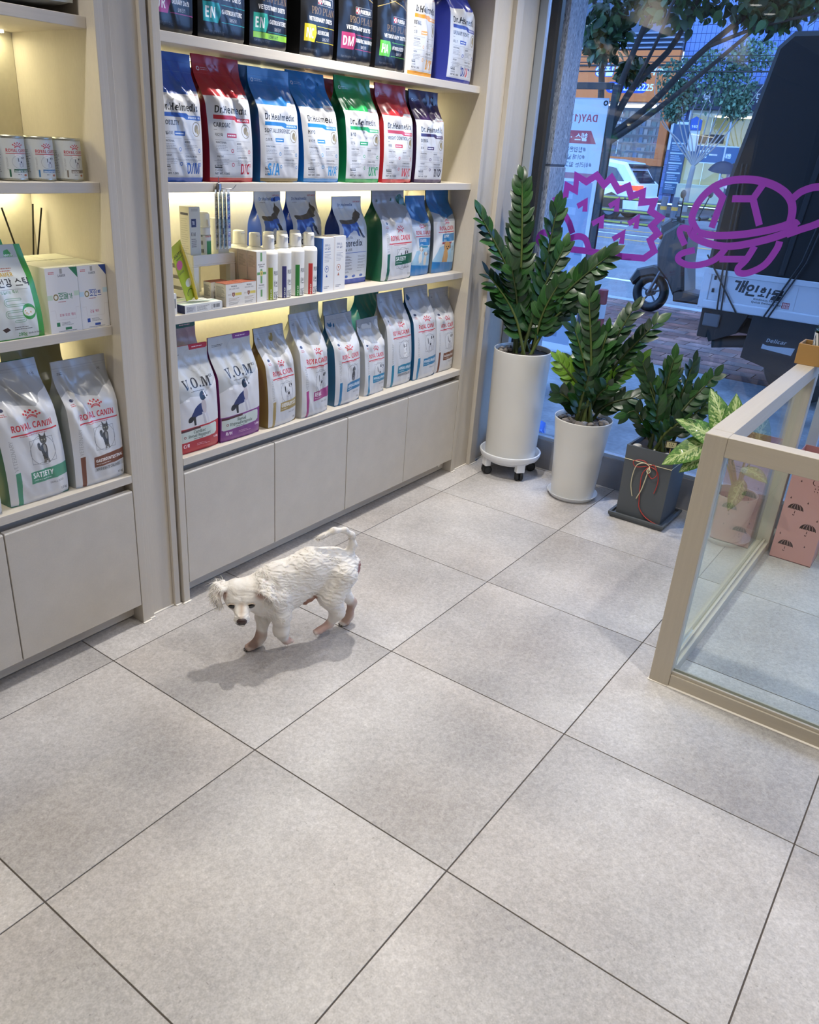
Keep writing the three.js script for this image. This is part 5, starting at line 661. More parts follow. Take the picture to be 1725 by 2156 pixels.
// ---------- window decals ----------
const vinyl = std('#8c36b4', 0.55);
{
  const hog = [[[0.783, 1.141], [0.761, 1.183], [0.72, 1.231], [0.68, 1.277], [0.724, 1.299], [0.724, 1.339], [0.768, 1.322], [0.764, 1.382], [0.814, 1.361], [0.857, 1.391], [0.898, 1.354], [0.926, 1.385], [0.968, 1.337], [1.008, 1.357], [1.029, 1.317], [1.076, 1.338], [1.079, 1.297], [1.133, 1.306], [1.125, 1.266], [1.172, 1.244], [1.141, 1.209], [1.174, 1.18], [1.145, 1.15], [1.172, 1.108], [1.133, 1.073], [1.037, 1.069], [0.922, 1.072], [0.863, 1.073], [0.681, 1.071], [0.643, 1.072]], [[0.769, 1.067], [0.767, 1.107], [0.806, 1.13], [0.848, 1.124], [0.875, 1.077]], [[0.643, 1.072], [0.617, 1.097], [0.635, 1.129], [0.673, 1.124]], [[0.788, 1.257], [0.823, 1.28], [0.827, 1.238]], [[0.937, 1.269], [0.971, 1.294], [0.973, 1.251]], [[0.87, 1.19], [0.912, 1.217], [0.915, 1.175]], [[1.037, 1.206], [1.073, 1.234], [1.073, 1.19]], [[0.978, 1.136], [1.02, 1.166], [1.02, 1.121]]];
  const tur = [[[1.342, 1.2], [1.307, 1.243], [1.307, 1.285], [1.327, 1.335], [1.37, 1.382], [1.43, 1.408], [1.505, 1.416], [1.576, 1.406], [1.631, 1.383], [1.666, 1.352], [1.681, 1.314], [1.683, 1.269]], [[1.342, 1.201], [1.411, 1.197], [1.508, 1.21], [1.599, 1.234], [1.656, 1.255], [1.695, 1.273], [1.711, 1.262]], [[1.306, 1.206], [1.329, 1.182], [1.384, 1.165], [1.453, 1.159], [1.517, 1.17], [1.607, 1.2], [1.674, 1.231], [1.716, 1.258]], [[1.376, 1.37], [1.411, 1.343], [1.392, 1.225]], [[1.552, 1.402], [1.527, 1.347], [1.448, 1.341]], [[1.527, 1.347], [1.574, 1.252]], [[1.673, 1.361], [1.696, 1.386], [1.739, 1.405], [1.79, 1.406], [1.828, 1.383], [1.841, 1.346], [1.822, 1.306], [1.772, 1.273], [1.73, 1.253], [1.681, 1.228]], [[1.313, 1.209], [1.273, 1.213], [1.267, 1.192], [1.298, 1.147]], [[1.343, 1.132], [1.291, 1.111], [1.282, 1.086], [1.321, 1.07], [1.376, 1.076], [1.432, 1.104], [1.465, 1.151]], [[1.575, 1.173], [1.555, 1.119], [1.531, 1.082], [1.542, 1.064], [1.579, 1.071], [1.629, 1.108], [1.658, 1.169], [1.663, 1.201]], [[1.451, 1.108], [1.555, 1.12]]];
  const h = thing('window_decal', 'magenta hedgehog outline stuck on the window', 'window sticker'); part(h, 'outline', ribbon([hog[0], hog[1], hog[2]], 0.028, r => r.length < 10), vinyl, [3.0348, 0, 0]); for (let i = 3; i < 8; i++) part(h, 'spine_mark', ribbon([hog[i]], 0.024, () => false), vinyl, [3.0348, 0, 0]);
  const t = thing('window_decal', 'magenta turtle outline stuck on the window', 'window sticker'); part(t, 'shell_outline', ribbon([tur[0], tur[1], tur[2]], 0.029, () => true), vinyl, [3.0348, 0, 0]); for (const i of [3, 4, 5]) part(t, 'shell_mark', ribbon([tur[i]], 0.026, () => false), vinyl, [3.0325 - 0.0005 * (i % 2), 0, 0]); part(t, 'head', ribbon([tur[6]], 0.027, () => true), vinyl, [3.0330, 0, 0]); for (const i of [7, 8, 9, 10]) part(t, i === 7 ? 'tail' : 'flipper', ribbon([tur[i]], 0.026, () => true), vinyl, [3.0348 - 0.0005 * (i - 3), 0, 0]); const e = new THREE.ExtrudeGeometry(new THREE.Shape().absellipse(1.746, 1.365, 0.011, 0.018, 0, 6.2832), { depth: 0.0004, bevelEnabled: false }); e.rotateY(-Math.PI / 2); part(t, 'eye', e, vinyl, [3.0348, 0, 0]);
}
// ---------- street outside ----------
const G = -0.12;
const stoneTex = dtex(512, (x, y) => { const v = 150 + (fbmP(x, y, 8, 4, 512) - 0.47) * 120 + (vnoise(x / 3, y / 3, 5, 170) - 0.5) * 26; return [v, v * 1.005, v * 1.01].map(q => Math.max(0, Math.min(255, q))); });
const aspTex = dtex(512, (x, y) => { const v = 150 + (fbmP(x, y, 6, 4, 512) - 0.47) * 50 + (vnoise(x / 1.5, y / 1.5, 9, 341) - 0.5) * 34; return [v, v, v]; });
const rep = (t, a, b) => { const q = t.clone(); q.repeat.set(a, b); q.needsUpdate = true; return q; };
const slabMat = std('#d5d8dc', 0.42, { map: stoneTex }), asphalt = std('#b2b4b8', 0.85, { map: aspTex }), white = std('#d8dade', 0.7), yellow = std('#b58a3a', 0.7), dark = std('#18191c', 0.6), black = std('#0d0e10', 0.5);
function ground(name, label, cat, x0, x1, z0, z1, y, mat, s) { const o = structure(name, label, cat); const g = new THREE.BoxGeometry(x1 - x0, 0.3, z1 - z0); uvMetres(g, s); part(o, 'slab', g, mat, [(x0 + x1) / 2, y - 0.15, (z0 + z1) / 2]); return o; }
ground('forecourt', 'bluish grey stone forecourt outside the window', 'pavement', 3.12, 6.28, -14, 14, G, slabMat, 0.35);
const walk = ground('sidewalk', 'reddish brick sidewalk along the street', 'sidewalk', 6.28, 9.36, -14, 14, G - 0.012, std('#4d4446', 0.9), 0.5);
reseed(77);
{ const bm = ['#b8745f', '#c28272', '#ad6c5c', '#b48a80', '#c98c78'].map(c => std(c, 0.75, { map: rep(stoneTex, 1, 1) })), g = [0, 1, 2].map(k => uvMetres(new RoundedBoxGeometry(0.162, 0.03, 0.326, 1, 0.003), 0.6, k * 0.37, k * 0.21)), gf = uvMetres(new RoundedBoxGeometry(0.162, 0.03, 0.326, 1, 0.003), 0.6), rest = [];
  for (let i = 0; i < 18; i++) for (let j = -30; j < 30; j++) { const x = 6.28 + 0.085 + i * 0.17, z = (j + (i % 2) * 0.5) * 0.332; if (z > -2.75 && z < 2.5) part(walk, 'brick', g[Math.floor(rnd() * 3)], bm[Math.floor(rnd() * 5)], [x, G - 0.012 + rr(-0.0015, 0.0015), z]); else rest.push([x, z]); }
  const im = new THREE.InstancedMesh(gf, bm[0], rest.length), M = new THREE.Matrix4(); rest.forEach(([x, z], i) => { M.makeTranslation(x, G - 0.012, z); im.setMatrixAt(i, M); im.setColorAt(i, new THREE.Color(0.85 + 0.3 * rnd(), 0.85 + 0.25 * rnd(), 0.9)); }); im.name = 'distant_bricks'; im.userData.kind = 'stuff'; walk.add(im); }
const road = ground('road', 'asphalt street with painted lanes', 'road', 9.56, 28, -40, 25, G - 0.1, asphalt, 0.3);
for (let j = -14; j < 12; j++) pbox(road, 'kerb_stone', std('#8f9398', 0.8), 9.37, 9.55, G - 0.2, G, j, j + 0.99, 0.01);
const RY = G - 0.1; const stripe = (n, m, x, w, z0, z1) => pbox(road, n, m, x, x + w, RY, RY + 0.006, z0, z1, 0.002);
for (let k = 0; k < 12; k++) { stripe('lane_dash', white, 11.7, 0.13, -3.3 - k * 3 + 3, -2.0 - k * 3 + 3); stripe('lane_dash', white, 15.2, 0.13, -4.9 - k * 4 + 8, -3.2 - k * 4 + 8); stripe('lane_dash', white, 22.2, 0.13, -8 - k * 4 + 12, -6.3 - k * 4 + 12); }
stripe('edge_line', white, 9.75, 0.14, -30, 20); stripe('centre_line', yellow, 18.3, 0.14, -30, 20); stripe('centre_line', yellow, 20.9, 0.14, -30, 20); stripe('lane_line', white, 19.6, 0.12, -30, 20);
ground('far_sidewalk', 'far sidewalk across the street', 'sidewalk', 28, 34, -40, 25, G + 0.02, std('#7d7072', 0.85, { map: stoneTex }), 0.3);
// granite column and frame outside the pane
{ const t = sheet(50, 100, 256, (c, h) => { rect(c, 0, 0, 100, h, '#9aa4b2'); for (let i = 0; i < 2600; i++) { c.fillStyle = ['#6c7684', '#b8c2cf', '#56606d', '#c9d2dc'][i % 4]; c.fillRect(hash(i, 1, 6) * 100, hash(i, 2, 6) * h, 0.8 + hash(i, 3, 6), 0.8 + hash(i, 4, 6) * 2); } });
  const o = thing('granite_column', 'speckled grey granite column just outside the window', 'column', [3.285, G, 0.43]), m = std('#ffffff', 0.7, { map: t }); pbox(o, 'block', m, -0.085, 0.085, 0, 1.53, -0.12, 0.119, 0.004); pbox(o, 'block', m, -0.085, 0.085, 1.54, 2.73, -0.12, 0.119, 0.004); pbox(o, 'joint', std('#5d6570', 0.9), -0.08, 0.08, 1.53, 1.54, -0.115, 0.113, 0.001);
  const f = thing('shutter_rail', 'dark brown vertical shutter rail between window and granite column', 'rail', [3.15, G, 0.515]); pbox(f, 'channel', std('#1b1a18', 0.5), -0.012, 0.022, 0, 2.73, -0.03, 0.004, 0.002); pbox(f, 'cover_strip', std('#4a453c', 0.4, { metalness: 0.4 }), -0.014, 0.02, 0, 2.73, 0.0045, 0.022, 0.002); }
{ const o = thing('blue_package', 'small blue plastic wrapped package on the ground outside the window', 'package', [3.62, G, 0.44], 0.4); part(o, 'pack', rbox(0.22, 0.13, 0.16, 0.03), phy('#1f5fc0', 0.25, { clearcoat: 0.6 }), [0, 0.066, 0]); part(o, 'label', rbox(0.12, 0.05, 0.002, 0.0008), std('#9fc0e8', 0.4), [-0.02, 0.07, 0.081]); }
// banner stand, seen from behind
{ const o = thing('banner_stand', 'black framed banner seen from behind, lettering reversed', 'banner', [5.0, G, -0.45], 0);
  const t = sheet(94, 168, 1024, (c, h) => { c.translate(100, 0); c.scale(-1, 1); rect(c, 0, 0, 100, h, '#c9d0da'); rect(c, 0, 0, 100, 1, '#aab2be'); txt(c, 'DAY(1) PT', 6, 15.5, 6.6, '#b0565c', 'bold', 'left', 1.02); area(c, [[10, 21], [100, 21], [100, 29.5], [5, 29.5]], '#b3575c'); ko(c, '헬스 · 1:1 피티', 12, 27.4, 5.4, '#dfe4ea', .12); ko(c, '#힙업운동 #어깨', 12, 35, 3.7, '#5b6270', .11); ko(c, '#어깨 넓어지고', 12, 40, 3.7, '#5b6270', .11); ko(c, '#허리는 얇고, 엉덩이', 6, 45, 3.7, '#5b6270', .11); rect(c, 0, 49, 100, 4, '#a67880'); rect(c, 3, 55, 94, h - 60, '#8e9bb0'); for (let i = 0; i < 90; i++) rect(c, 3 + hash(i, 1, 2) * 86, 56 + hash(i, 2, 2) * (h - 70), 2 + hash(i, 3, 2) * 8, 1 + hash(i, 4, 2) * 6, ['#7d8ba3', '#a3aec0', '#6d7c96'][i % 3]); });
  const g = new THREE.BoxGeometry(0.004, 1.68, 0.94); const cl = new THREE.Mesh(g, [std('#b9c2cf', 0.8), paper(t, 0.8), white, white, white, white]); cl.name = 'banner_cloth'; cl.position.set(0, 1.1, 0); o.add(cl);
  pbox(o, 'frame_post', black, -0.015, 0.015, 0, 2.02, 0.485, 0.53, 0.004); pbox(o, 'frame_post', black, -0.015, 0.015, 0, 2.02, -0.53, -0.485, 0.004); pbox(o, 'frame_bar', black, -0.014, 0.014, 1.99, 2.03, -0.485, 0.485, 0.004); pbox(o, 'frame_bar', black, -0.014, 0.014, 0.2, 0.24, -0.485, 0.485, 0.004); for (const z of [-0.5, 0.5]) pbox(o, 'foot', black, -0.3, 0.3, 0, 0.03, z - 0.02, z + 0.02, 0.004); for (const z of [-0.45, 0.45]) part(o, 'eyelet', new THREE.TorusGeometry(0.012, 0.004, 6, 14), dark, [-0.003, 1.91, z], [0, Math.PI / 2, 0]); }
{ const o = thing('striped_bollard', 'red and white striped traffic pole outside the window', 'traffic pole', [5.6, G, -0.05]); const R = std('#8a2f38', 0.5), Wm = std('#c9cfd8', 0.5); let y = 0.03; part(o, 'base', lathe([[0, 0], [0.11, 0], [0.105, 0.025], [0.05, 0.03], [0, 0.03]], 28), dark); for (let i = 0; i < 5; i++) { const h = [0.16, 0.11, 0.13, 0.11, 0.11][i], r = 0.05 - i * 0.002; part(o, 'band', cyl(r, h, 24), i % 2 ? Wm : R, [0, y, 0]); y += h; } }
// scooter at the kerb, facing left
{ const o = thing('motor_scooter', 'grey black motor scooter parked at the kerb', 'scooter', [8.75, G, -0.15], -0.12), body = phy('#0f1114', 0.5, { clearcoat: 0.15 }), m = std('#5a5e65', 0.35, { metalness: 0.6 });
  const wheel = (z, R) => { const w = new THREE.TorusGeometry(R - 0.05, 0.052, 12, 36); w.rotateY(Math.PI / 2); const p = part(o, 'wheel', w, black, [0, R, z]); const r = new THREE.TorusGeometry(R - 0.095, 0.012, 8, 30); r.rotateY(Math.PI / 2); part(p, 'rim', r, m); for (let i = 0; i < 5; i++) part(p, 'spoke', rod([0, 0, 0], [0, Math.cos(i * 1.257) * (R - 0.1), Math.sin(i * 1.257) * (R - 0.1)], 0.011, 0.011, 6), m); const h = new THREE.CylinderGeometry(0.04, 0.04, 0.12, 16); h.rotateZ(Math.PI / 2); part(p, 'hub', h, dark); return p; };
  wheel(-0.62, 0.215); wheel(0.62, 0.215);
  const prism = (name, pts, w, mat, b = 0.02) => { const g = poly(pts.map(p => [-p[0], p[1]]), w - 2 * b, b); g.translate(0, 0, -(w - 2 * b) / 2); g.rotateY(Math.PI / 2); return part(o, name, g, mat); };
  prism('front_fender', [[-0.86, 0.33], [-0.8, 0.44], [-0.62, 0.5], [-0.42, 0.46], [-0.4, 0.4], [-0.6, 0.43], [-0.76, 0.38], [-0.83, 0.3]], 0.14, body); part(o, 'fork', rod([0.07, 0.215, -0.62], [0.05, 0.62, -0.46], 0.018), m); part(o, 'fork', rod([-0.07, 0.215, -0.62], [-0.05, 0.62, -0.46], 0.018), m);
  prism('leg_shield', [[-0.5, 0.52], [-0.54, 0.72], [-0.5, 0.86], [-0.36, 0.96], [-0.28, 0.92], [-0.26, 0.6], [-0.2, 0.32], [-0.28, 0.28], [-0.36, 0.4]], 0.34, body, 0.03); prism('floor_board', [[-0.28, 0.3], [0.25, 0.26], [0.4, 0.36], [0.38, 0.22], [-0.26, 0.2]], 0.32, body); prism('engine_cover', [[0.15, 0.3], [0.8, 0.42], [0.9, 0.3], [0.6, 0.14], [0.2, 0.16]], 0.22, dark); prism('rear_body', [[0.2, 0.34], [0.24, 0.66], [0.9, 0.76], [0.98, 0.68], [0.8, 0.44]], 0.3, body, 0.04); prism('seat', [[0.16, 0.66], [0.2, 0.78], [0.5, 0.82], [0.9, 0.84], [0.95, 0.77], [0.3, 0.68]], 0.26, black, 0.03);
  prism('headlight_shell', [[-0.56, 0.84], [-0.58, 0.94], [-0.5, 1.0], [-0.38, 1.0], [-0.36, 0.9]], 0.2, body, 0.03); const hl = new THREE.SphereGeometry(0.065, 18, 12); hl.scale(1, 1, 0.5); part(o, 'headlight', hl, std('#b9c0c8', 0.1, { metalness: 0.4 }), [0, 0.9, -0.6]); for (const x of [-0.12, 0.12]) part(o, 'indicator', new THREE.SphereGeometry(0.028, 12, 8), std('#c4622a', 0.3), [x, 0.83, -0.56]);
  part(o, 'handlebar', tube([[-0.34, 1.04, -0.3], [-0.12, 1.02, -0.38], [0.12, 1.02, -0.38], [0.34, 1.04, -0.3]], 0.016, 16, 8), m); for (const s of [-1, 1]) { part(o, 'grip', rod([s * 0.24, 1.03, -0.33], [s * 0.36, 1.045, -0.29], 0.022), black); part(o, 'mirror_stalk', rod([s * 0.22, 1.03, -0.34], [s * 0.32, 1.26, -0.3], 0.007), black); const mg = new THREE.SphereGeometry(0.06, 14, 10); mg.scale(1, 0.7, 0.25); part(o, 'mirror', mg, black, [s * 0.34, 1.29, -0.3]); part(o, 'brake_lever', tube([[s * 0.2, 1.02, -0.36], [s * 0.3, 1.01, -0.39], [s * 0.36, 1.03, -0.36]], 0.006, 10, 5), m); }
  part(o, 'kickstand', rod([-0.1, 0.2, 0.2], [-0.22, 0.0, 0.12], 0.012), m); part(o, 'grab_rail', tube([[-0.14, 0.72, 0.5], [-0.16, 0.86, 0.9], [0.16, 0.86, 0.9], [0.14, 0.72, 0.5]], 0.014, 18, 7), m); part(o, 'crash_bar', tube([[-0.17, 0.3, 0.1], [-0.2, 0.62, 0.06], [-0.2, 0.72, 0.2], [-0.17, 0.6, 0.32]], 0.016, 18, 7), dark); }
// small cargo truck
{ const o = thing('cargo_truck', 'small cargo truck with a black tarpaulin parked outside', 'truck', [5.8, G, 0.64]), paint = phy('#b9bdc4', 0.35, { clearcoat: 0.4 }), tarp = std('#0c0d0f', 0.8), iron = std('#17181a', 0.7);
  // local x runs away from the window, z towards the cab
  const side = (name, pts, x0, x1, mat, b) => { const g = poly(pts.map(p => [-p[0], p[1]]), x1 - x0 - 2 * b, b); g.rotateY(Math.PI / 2); g.translate(x0 + b, 0, 0); return part(o, name, g, mat); };
  pbox(o, 'side_gate', paint, 0, 0.03, 0.605, 0.86, 0.03, 2.6, 0.006); pbox(o, 'gate_rail', paint, -0.012, 0.03, 0.845, 0.885, 0.02, 2.6, 0.006); pbox(o, 'gate_rail', paint, -0.014, 0.03, 0.6, 0.665, 0.02, 2.6, 0.012); pbox(o, 'side_gate', paint, 1.37, 1.4, 0.605, 0.86, 0.03, 2.6, 0.006); pbox(o, 'tail_gate', paint, 0.03, 1.37, 0.605, 0.86, 0, 0.03, 0.006); pbox(o, 'bed_floor', iron, 0.03, 1.37, 0.57, 0.605, 0.03, 2.6, 0.004); pbox(o, 'corner_post', paint, -0.01, 0.04, 0.6, 0.89, -0.012, 0.05, 0.006); for (let i = 0; i < 3; i++) pbox(o, 'gate_hinge', dark, -0.012, 0.0, 0.63 + i * 0.09, 0.66 + i * 0.09, 0.07, 0.085, 0.003);
  side('tarpaulin', [[0.02, 0.89], [0.04, 1.5], [0.17, 2.3], [0.24, 2.37], [2.6, 2.37], [2.6, 0.89]], 0.005, 1.395, tarp, 0.03); for (let i = 0; i < 3; i++) side('tarp_seam', [[0.5 + i * 0.72, 0.9], [0.62 + i * 0.72, 2.36], [0.65 + i * 0.72, 2.36], [0.53 + i * 0.72, 0.9]], -0.006, 0.02, std('#131417', 0.7), 0.003);
  const t = sheet(100, 50, 512, c => { rect(c, 0, 0, 100, 50, '#b9bdc4'); c.save(); c.transform(1, 0.02, -0.2, 1, 8, 0); ko(c, '개', 6, 26, 22, '#1b1c20', .16); ko(c, '인', 27, 29, 20, '#1b1c20', .16); ko(c, '화', 46, 29, 18, '#1b1c20', .14); ko(c, '물', 63, 30, 18, '#1b1c20', .14); c.restore(); txt(c, 'Kindness,Safety', 44, 37, 4.6, '#222'); txt(c, 'Quick Delivery Service', 42, 42, 4.6, '#222'); rect(c, 84, 34, 10, 10, '#8a2f33'); for (const [x, y] of [[85.5, 35.5], [90, 35.5], [85.5, 40], [90, 40]]) { c.strokeStyle = '#e6cfcf'; c.lineWidth = .6; c.strokeRect(x, y, 3, 3); line(c, [[x, y + 1.5], [x + 3, y + 1.5]]); } });
  { const g = new THREE.PlaneGeometry(0.5, 0.21); g.rotateY(-Math.PI / 2); part(o, 'lettering_sheet', g, std('#ffffff', 0.4, { map: t, polygonOffset: true, polygonOffsetFactor: -2 }), [-0.0012, 0.757, 0.4]); }
  const rope = (a, b) => part(o, 'rope', rod(a, b, 0.006, 0.006, 6), black); for (const [z, d] of [[0.14, -0.03], [0.17, -0.03], [0.47, 0.16], [0.5, 0.16], [0.86, 0.2], [0.9, 0.2]]) { rope([-0.016, 0.6, z], [-0.02, 1.0, z + d]); rope([-0.02, 1.0, z + d], [-0.006, 1.6, z + d * 1.6]); } rope([-0.022, 0.98, -0.01], [-0.022, 0.6, 0.28]);
  pbox(o, 'chassis', iron, 0.12, 1.28, 0.44, 0.57, 0.0, 3.9, 0.01); pbox(o, 'rear_bumper', iron, 0.02, 1.38, 0.38, 0.6, 0.02, 0.1, 0.01); pbox(o, 'tail_lamp', std('#4a4d52', 0.3), -0.004, 0.02, 0.47, 0.57, 0.05, 0.17, 0.01); side('rear_bracket', [[0.08, 0.6], [0.36, 0.6], [0.3, 0.45], [0.2, 0.4], [0.12, 0.36], [0.1, 0.4]], 0.02, 0.3, iron, 0.004); part(o, 'exhaust', rod([0.12, 0.34, 0.12], [0.25, 0.44, 0.75], 0.045, 0.045, 14), std('#3f4245', 0.5, { metalness: 0.5 }));
  side('mud_flap', [[0.4, 0.6], [0.38, 0.29], [0.56, 0.25], [0.62, 0.21], [0.95, 0.19], [1.0, 0.6]], -0.01, 0.02, std('#1f2022', 0.8), 0.003); { const f = sheet(100, 60, 192, c => { rect(c, 0, 0, 100, 60, '#1f2022'); txt(c, 'Delicar', 10, 20, 17, '#9aa0a6', 'italic bold'); area(c, [[4, 28], [18, 32], [96, 26], [90, 52], [2, 44]], '#9aa2aa'); }); const g = new THREE.PlaneGeometry(0.24, 0.13); g.rotateY(-Math.PI / 2); part(o, 'flap_print', g, std('#ffffff', 0.7, { map: f }), [-0.0115, 0.41, 0.62]); }
  for (const [x, z] of [[0.2, 0.8], [1.2, 0.8], [0.2, 3.2], [1.2, 3.2]]) { const w = lathe([[0, -0.08], [0.15, -0.08], [0.27, -0.07], [0.285, -0.05], [0.285, 0.05], [0.27, 0.07], [0.15, 0.08], [0, 0.08]], 30); w.rotateZ(Math.PI / 2); part(o, 'wheel', w, black, [x, 0.285, z]); }
  side('cab', [[2.66, 0.45], [2.66, 1.72], [2.75, 1.8], [3.5, 1.8], [3.85, 1.1], [3.95, 0.9], [3.95, 0.45]], 0, 1.4, paint, 0.05); side('side_window', [[2.8, 1.15], [2.8, 1.65], [3.4, 1.65], [3.65, 1.15]], -0.006, 0.03, black, 0.004); }
// median guard rail
{ const o = thing('median_guardrail', 'grey and yellow guard rail along the street median', 'guard rail', [19.9, RY, -4.45]), post = std('#4e555f', 0.5), yb = std('#c08a2c', 0.5), rl = std('#3b4048', 0.5), strip = std('#9a9a3c', 0.5);
  for (let k = -3; k < 4; k++) for (const dz of [0, 0.27]) { const z = k * 3.1 - 0.13 + dz; const p = part(o, 'post', cyl(0.075, 0.94, 18), post, [0, 0, z]); for (const y of [0.42, 0.68]) part(p, 'band', new THREE.CylinderGeometry(0.078, 0.078, 0.08, 18), yb, [0, y, 0]); part(p, 'foot_plate', cyl(0.13, 0.03, 16), dark); }
  for (let k = -3; k < 3; k++) for (const y of [0.82, 0.53, 0.26]) { const z0 = k * 3.1 + 0.22, z1 = (k + 1) * 3.1 - 0.2; const r = part(o, 'rail', rod([0, y, z0], [0, y, z1], 0.045, 0.045, 10), rl); for (let q = 0; q < 3; q++) part(r, 'reflector_strip', rbox(0.01, 0.04, 0.8, 0.003), strip, [-0.045, y, z0 + 0.5 + q * 0.85]); } }
// white car beyond
{ const o = thing('white_car', 'white hatchback with lit tail lamp driving away beyond the guard rail', 'car', [24.2, RY, -6.85]), paint = phy('#d7dde6', 0.3, { clearcoat: 0.8 }), glass = phy('#10141c', 0.08, { clearcoat: 1 });
  const side = (name, pts, x0, x1, mat, b) => { const g = poly(pts.map(p => [p[0], p[1]]), x1 - x0 - 2 * b, b); g.rotateY(Math.PI / 2); g.translate(x0 + b, 0, 0); return part(o, name, g, mat); };
  side('body', [[0.05, 0.32], [0.05, 0.62], [0.12, 0.66], [0.14, 1.0], [0.22, 1.06], [1.1, 1.02], [3.2, 1.0], [4.2, 0.86], [4.35, 0.6], [4.3, 0.3]], 0, 1.8, paint, 0.06); side('cabin', [[0.2, 1.02], [0.62, 1.54], [1.3, 1.62], [2.3, 1.56], [3.1, 1.0]], 0.08, 1.72, paint, 0.08); side('side_glass', [[0.55, 1.1], [0.86, 1.44], [1.4, 1.52], [2.2, 1.47], [2.7, 1.1]], 0.05, 0.14, glass, 0.01); side('rear_glass', [[0.13, 1.07], [0.52, 1.5], [0.6, 1.47], [0.26, 1.06]], 0.25, 1.55, glass, 0.01); side('spoiler', [[0.36, 1.53], [0.8, 1.62], [0.8, 1.57], [0.38, 1.49]], 0.2, 1.6, black, 0.015);
  const tl = new THREE.MeshStandardMaterial({ color: '#a01818', emissive: new THREE.Color().setRGB(1, 0.12, 0.05), emissiveIntensity: 1.6 }); side('tail_lamp', [[0.06, 0.88], [0.09, 0.99], [0.75, 0.98], [0.4, 0.88]], -0.02, 0.5, tl, 0.012); const L = new THREE.PointLight(new THREE.Color().setRGB(1, 0.15, 0.06), 0.5, 0, 2); L.position.set(24.3, RY + 0.93, -6.7); L.castShadow = true; scene.add(L);
  side('lower_bumper', [[0.03, 0.26], [0.03, 0.5], [0.5, 0.44], [0.5, 0.26]], 0.02, 1.78, std('#26292e', 0.6), 0.02); pbox(o, 'number_plate', white, 0.7, 1.1, 0.52, 0.64, -0.05, -0.035, 0.004); for (const x of [0.12, 1.68]) for (const z of [-0.85, -3.45]) { const w = lathe([[0, -0.1], [0.2, -0.1], [0.32, -0.09], [0.335, -0.06], [0.335, 0.06], [0.32, 0.09], [0.2, 0.1], [0, 0.1]], 30); w.rotateZ(Math.PI / 2); const p = part(o, 'wheel', w, black, [x, 0.335, z]); part(p, 'hub_cap', new THREE.CylinderGeometry(0.2, 0.2, 0.02, 20).rotateZ(Math.PI / 2), std('#6d727a', 0.4, { metalness: 0.6 }), [x < 1 ? -0.105 : 0.105, 0, 0]); side('wheel_arch', [[-z - 0.42, 0.3], [-z - 0.38, 0.62], [-z, 0.78], [-z + 0.38, 0.62], [-z + 0.42, 0.3]], x < 1 ? -0.008 : 1.76, x < 1 ? 0.04 : 1.808, dark, 0.004); } }
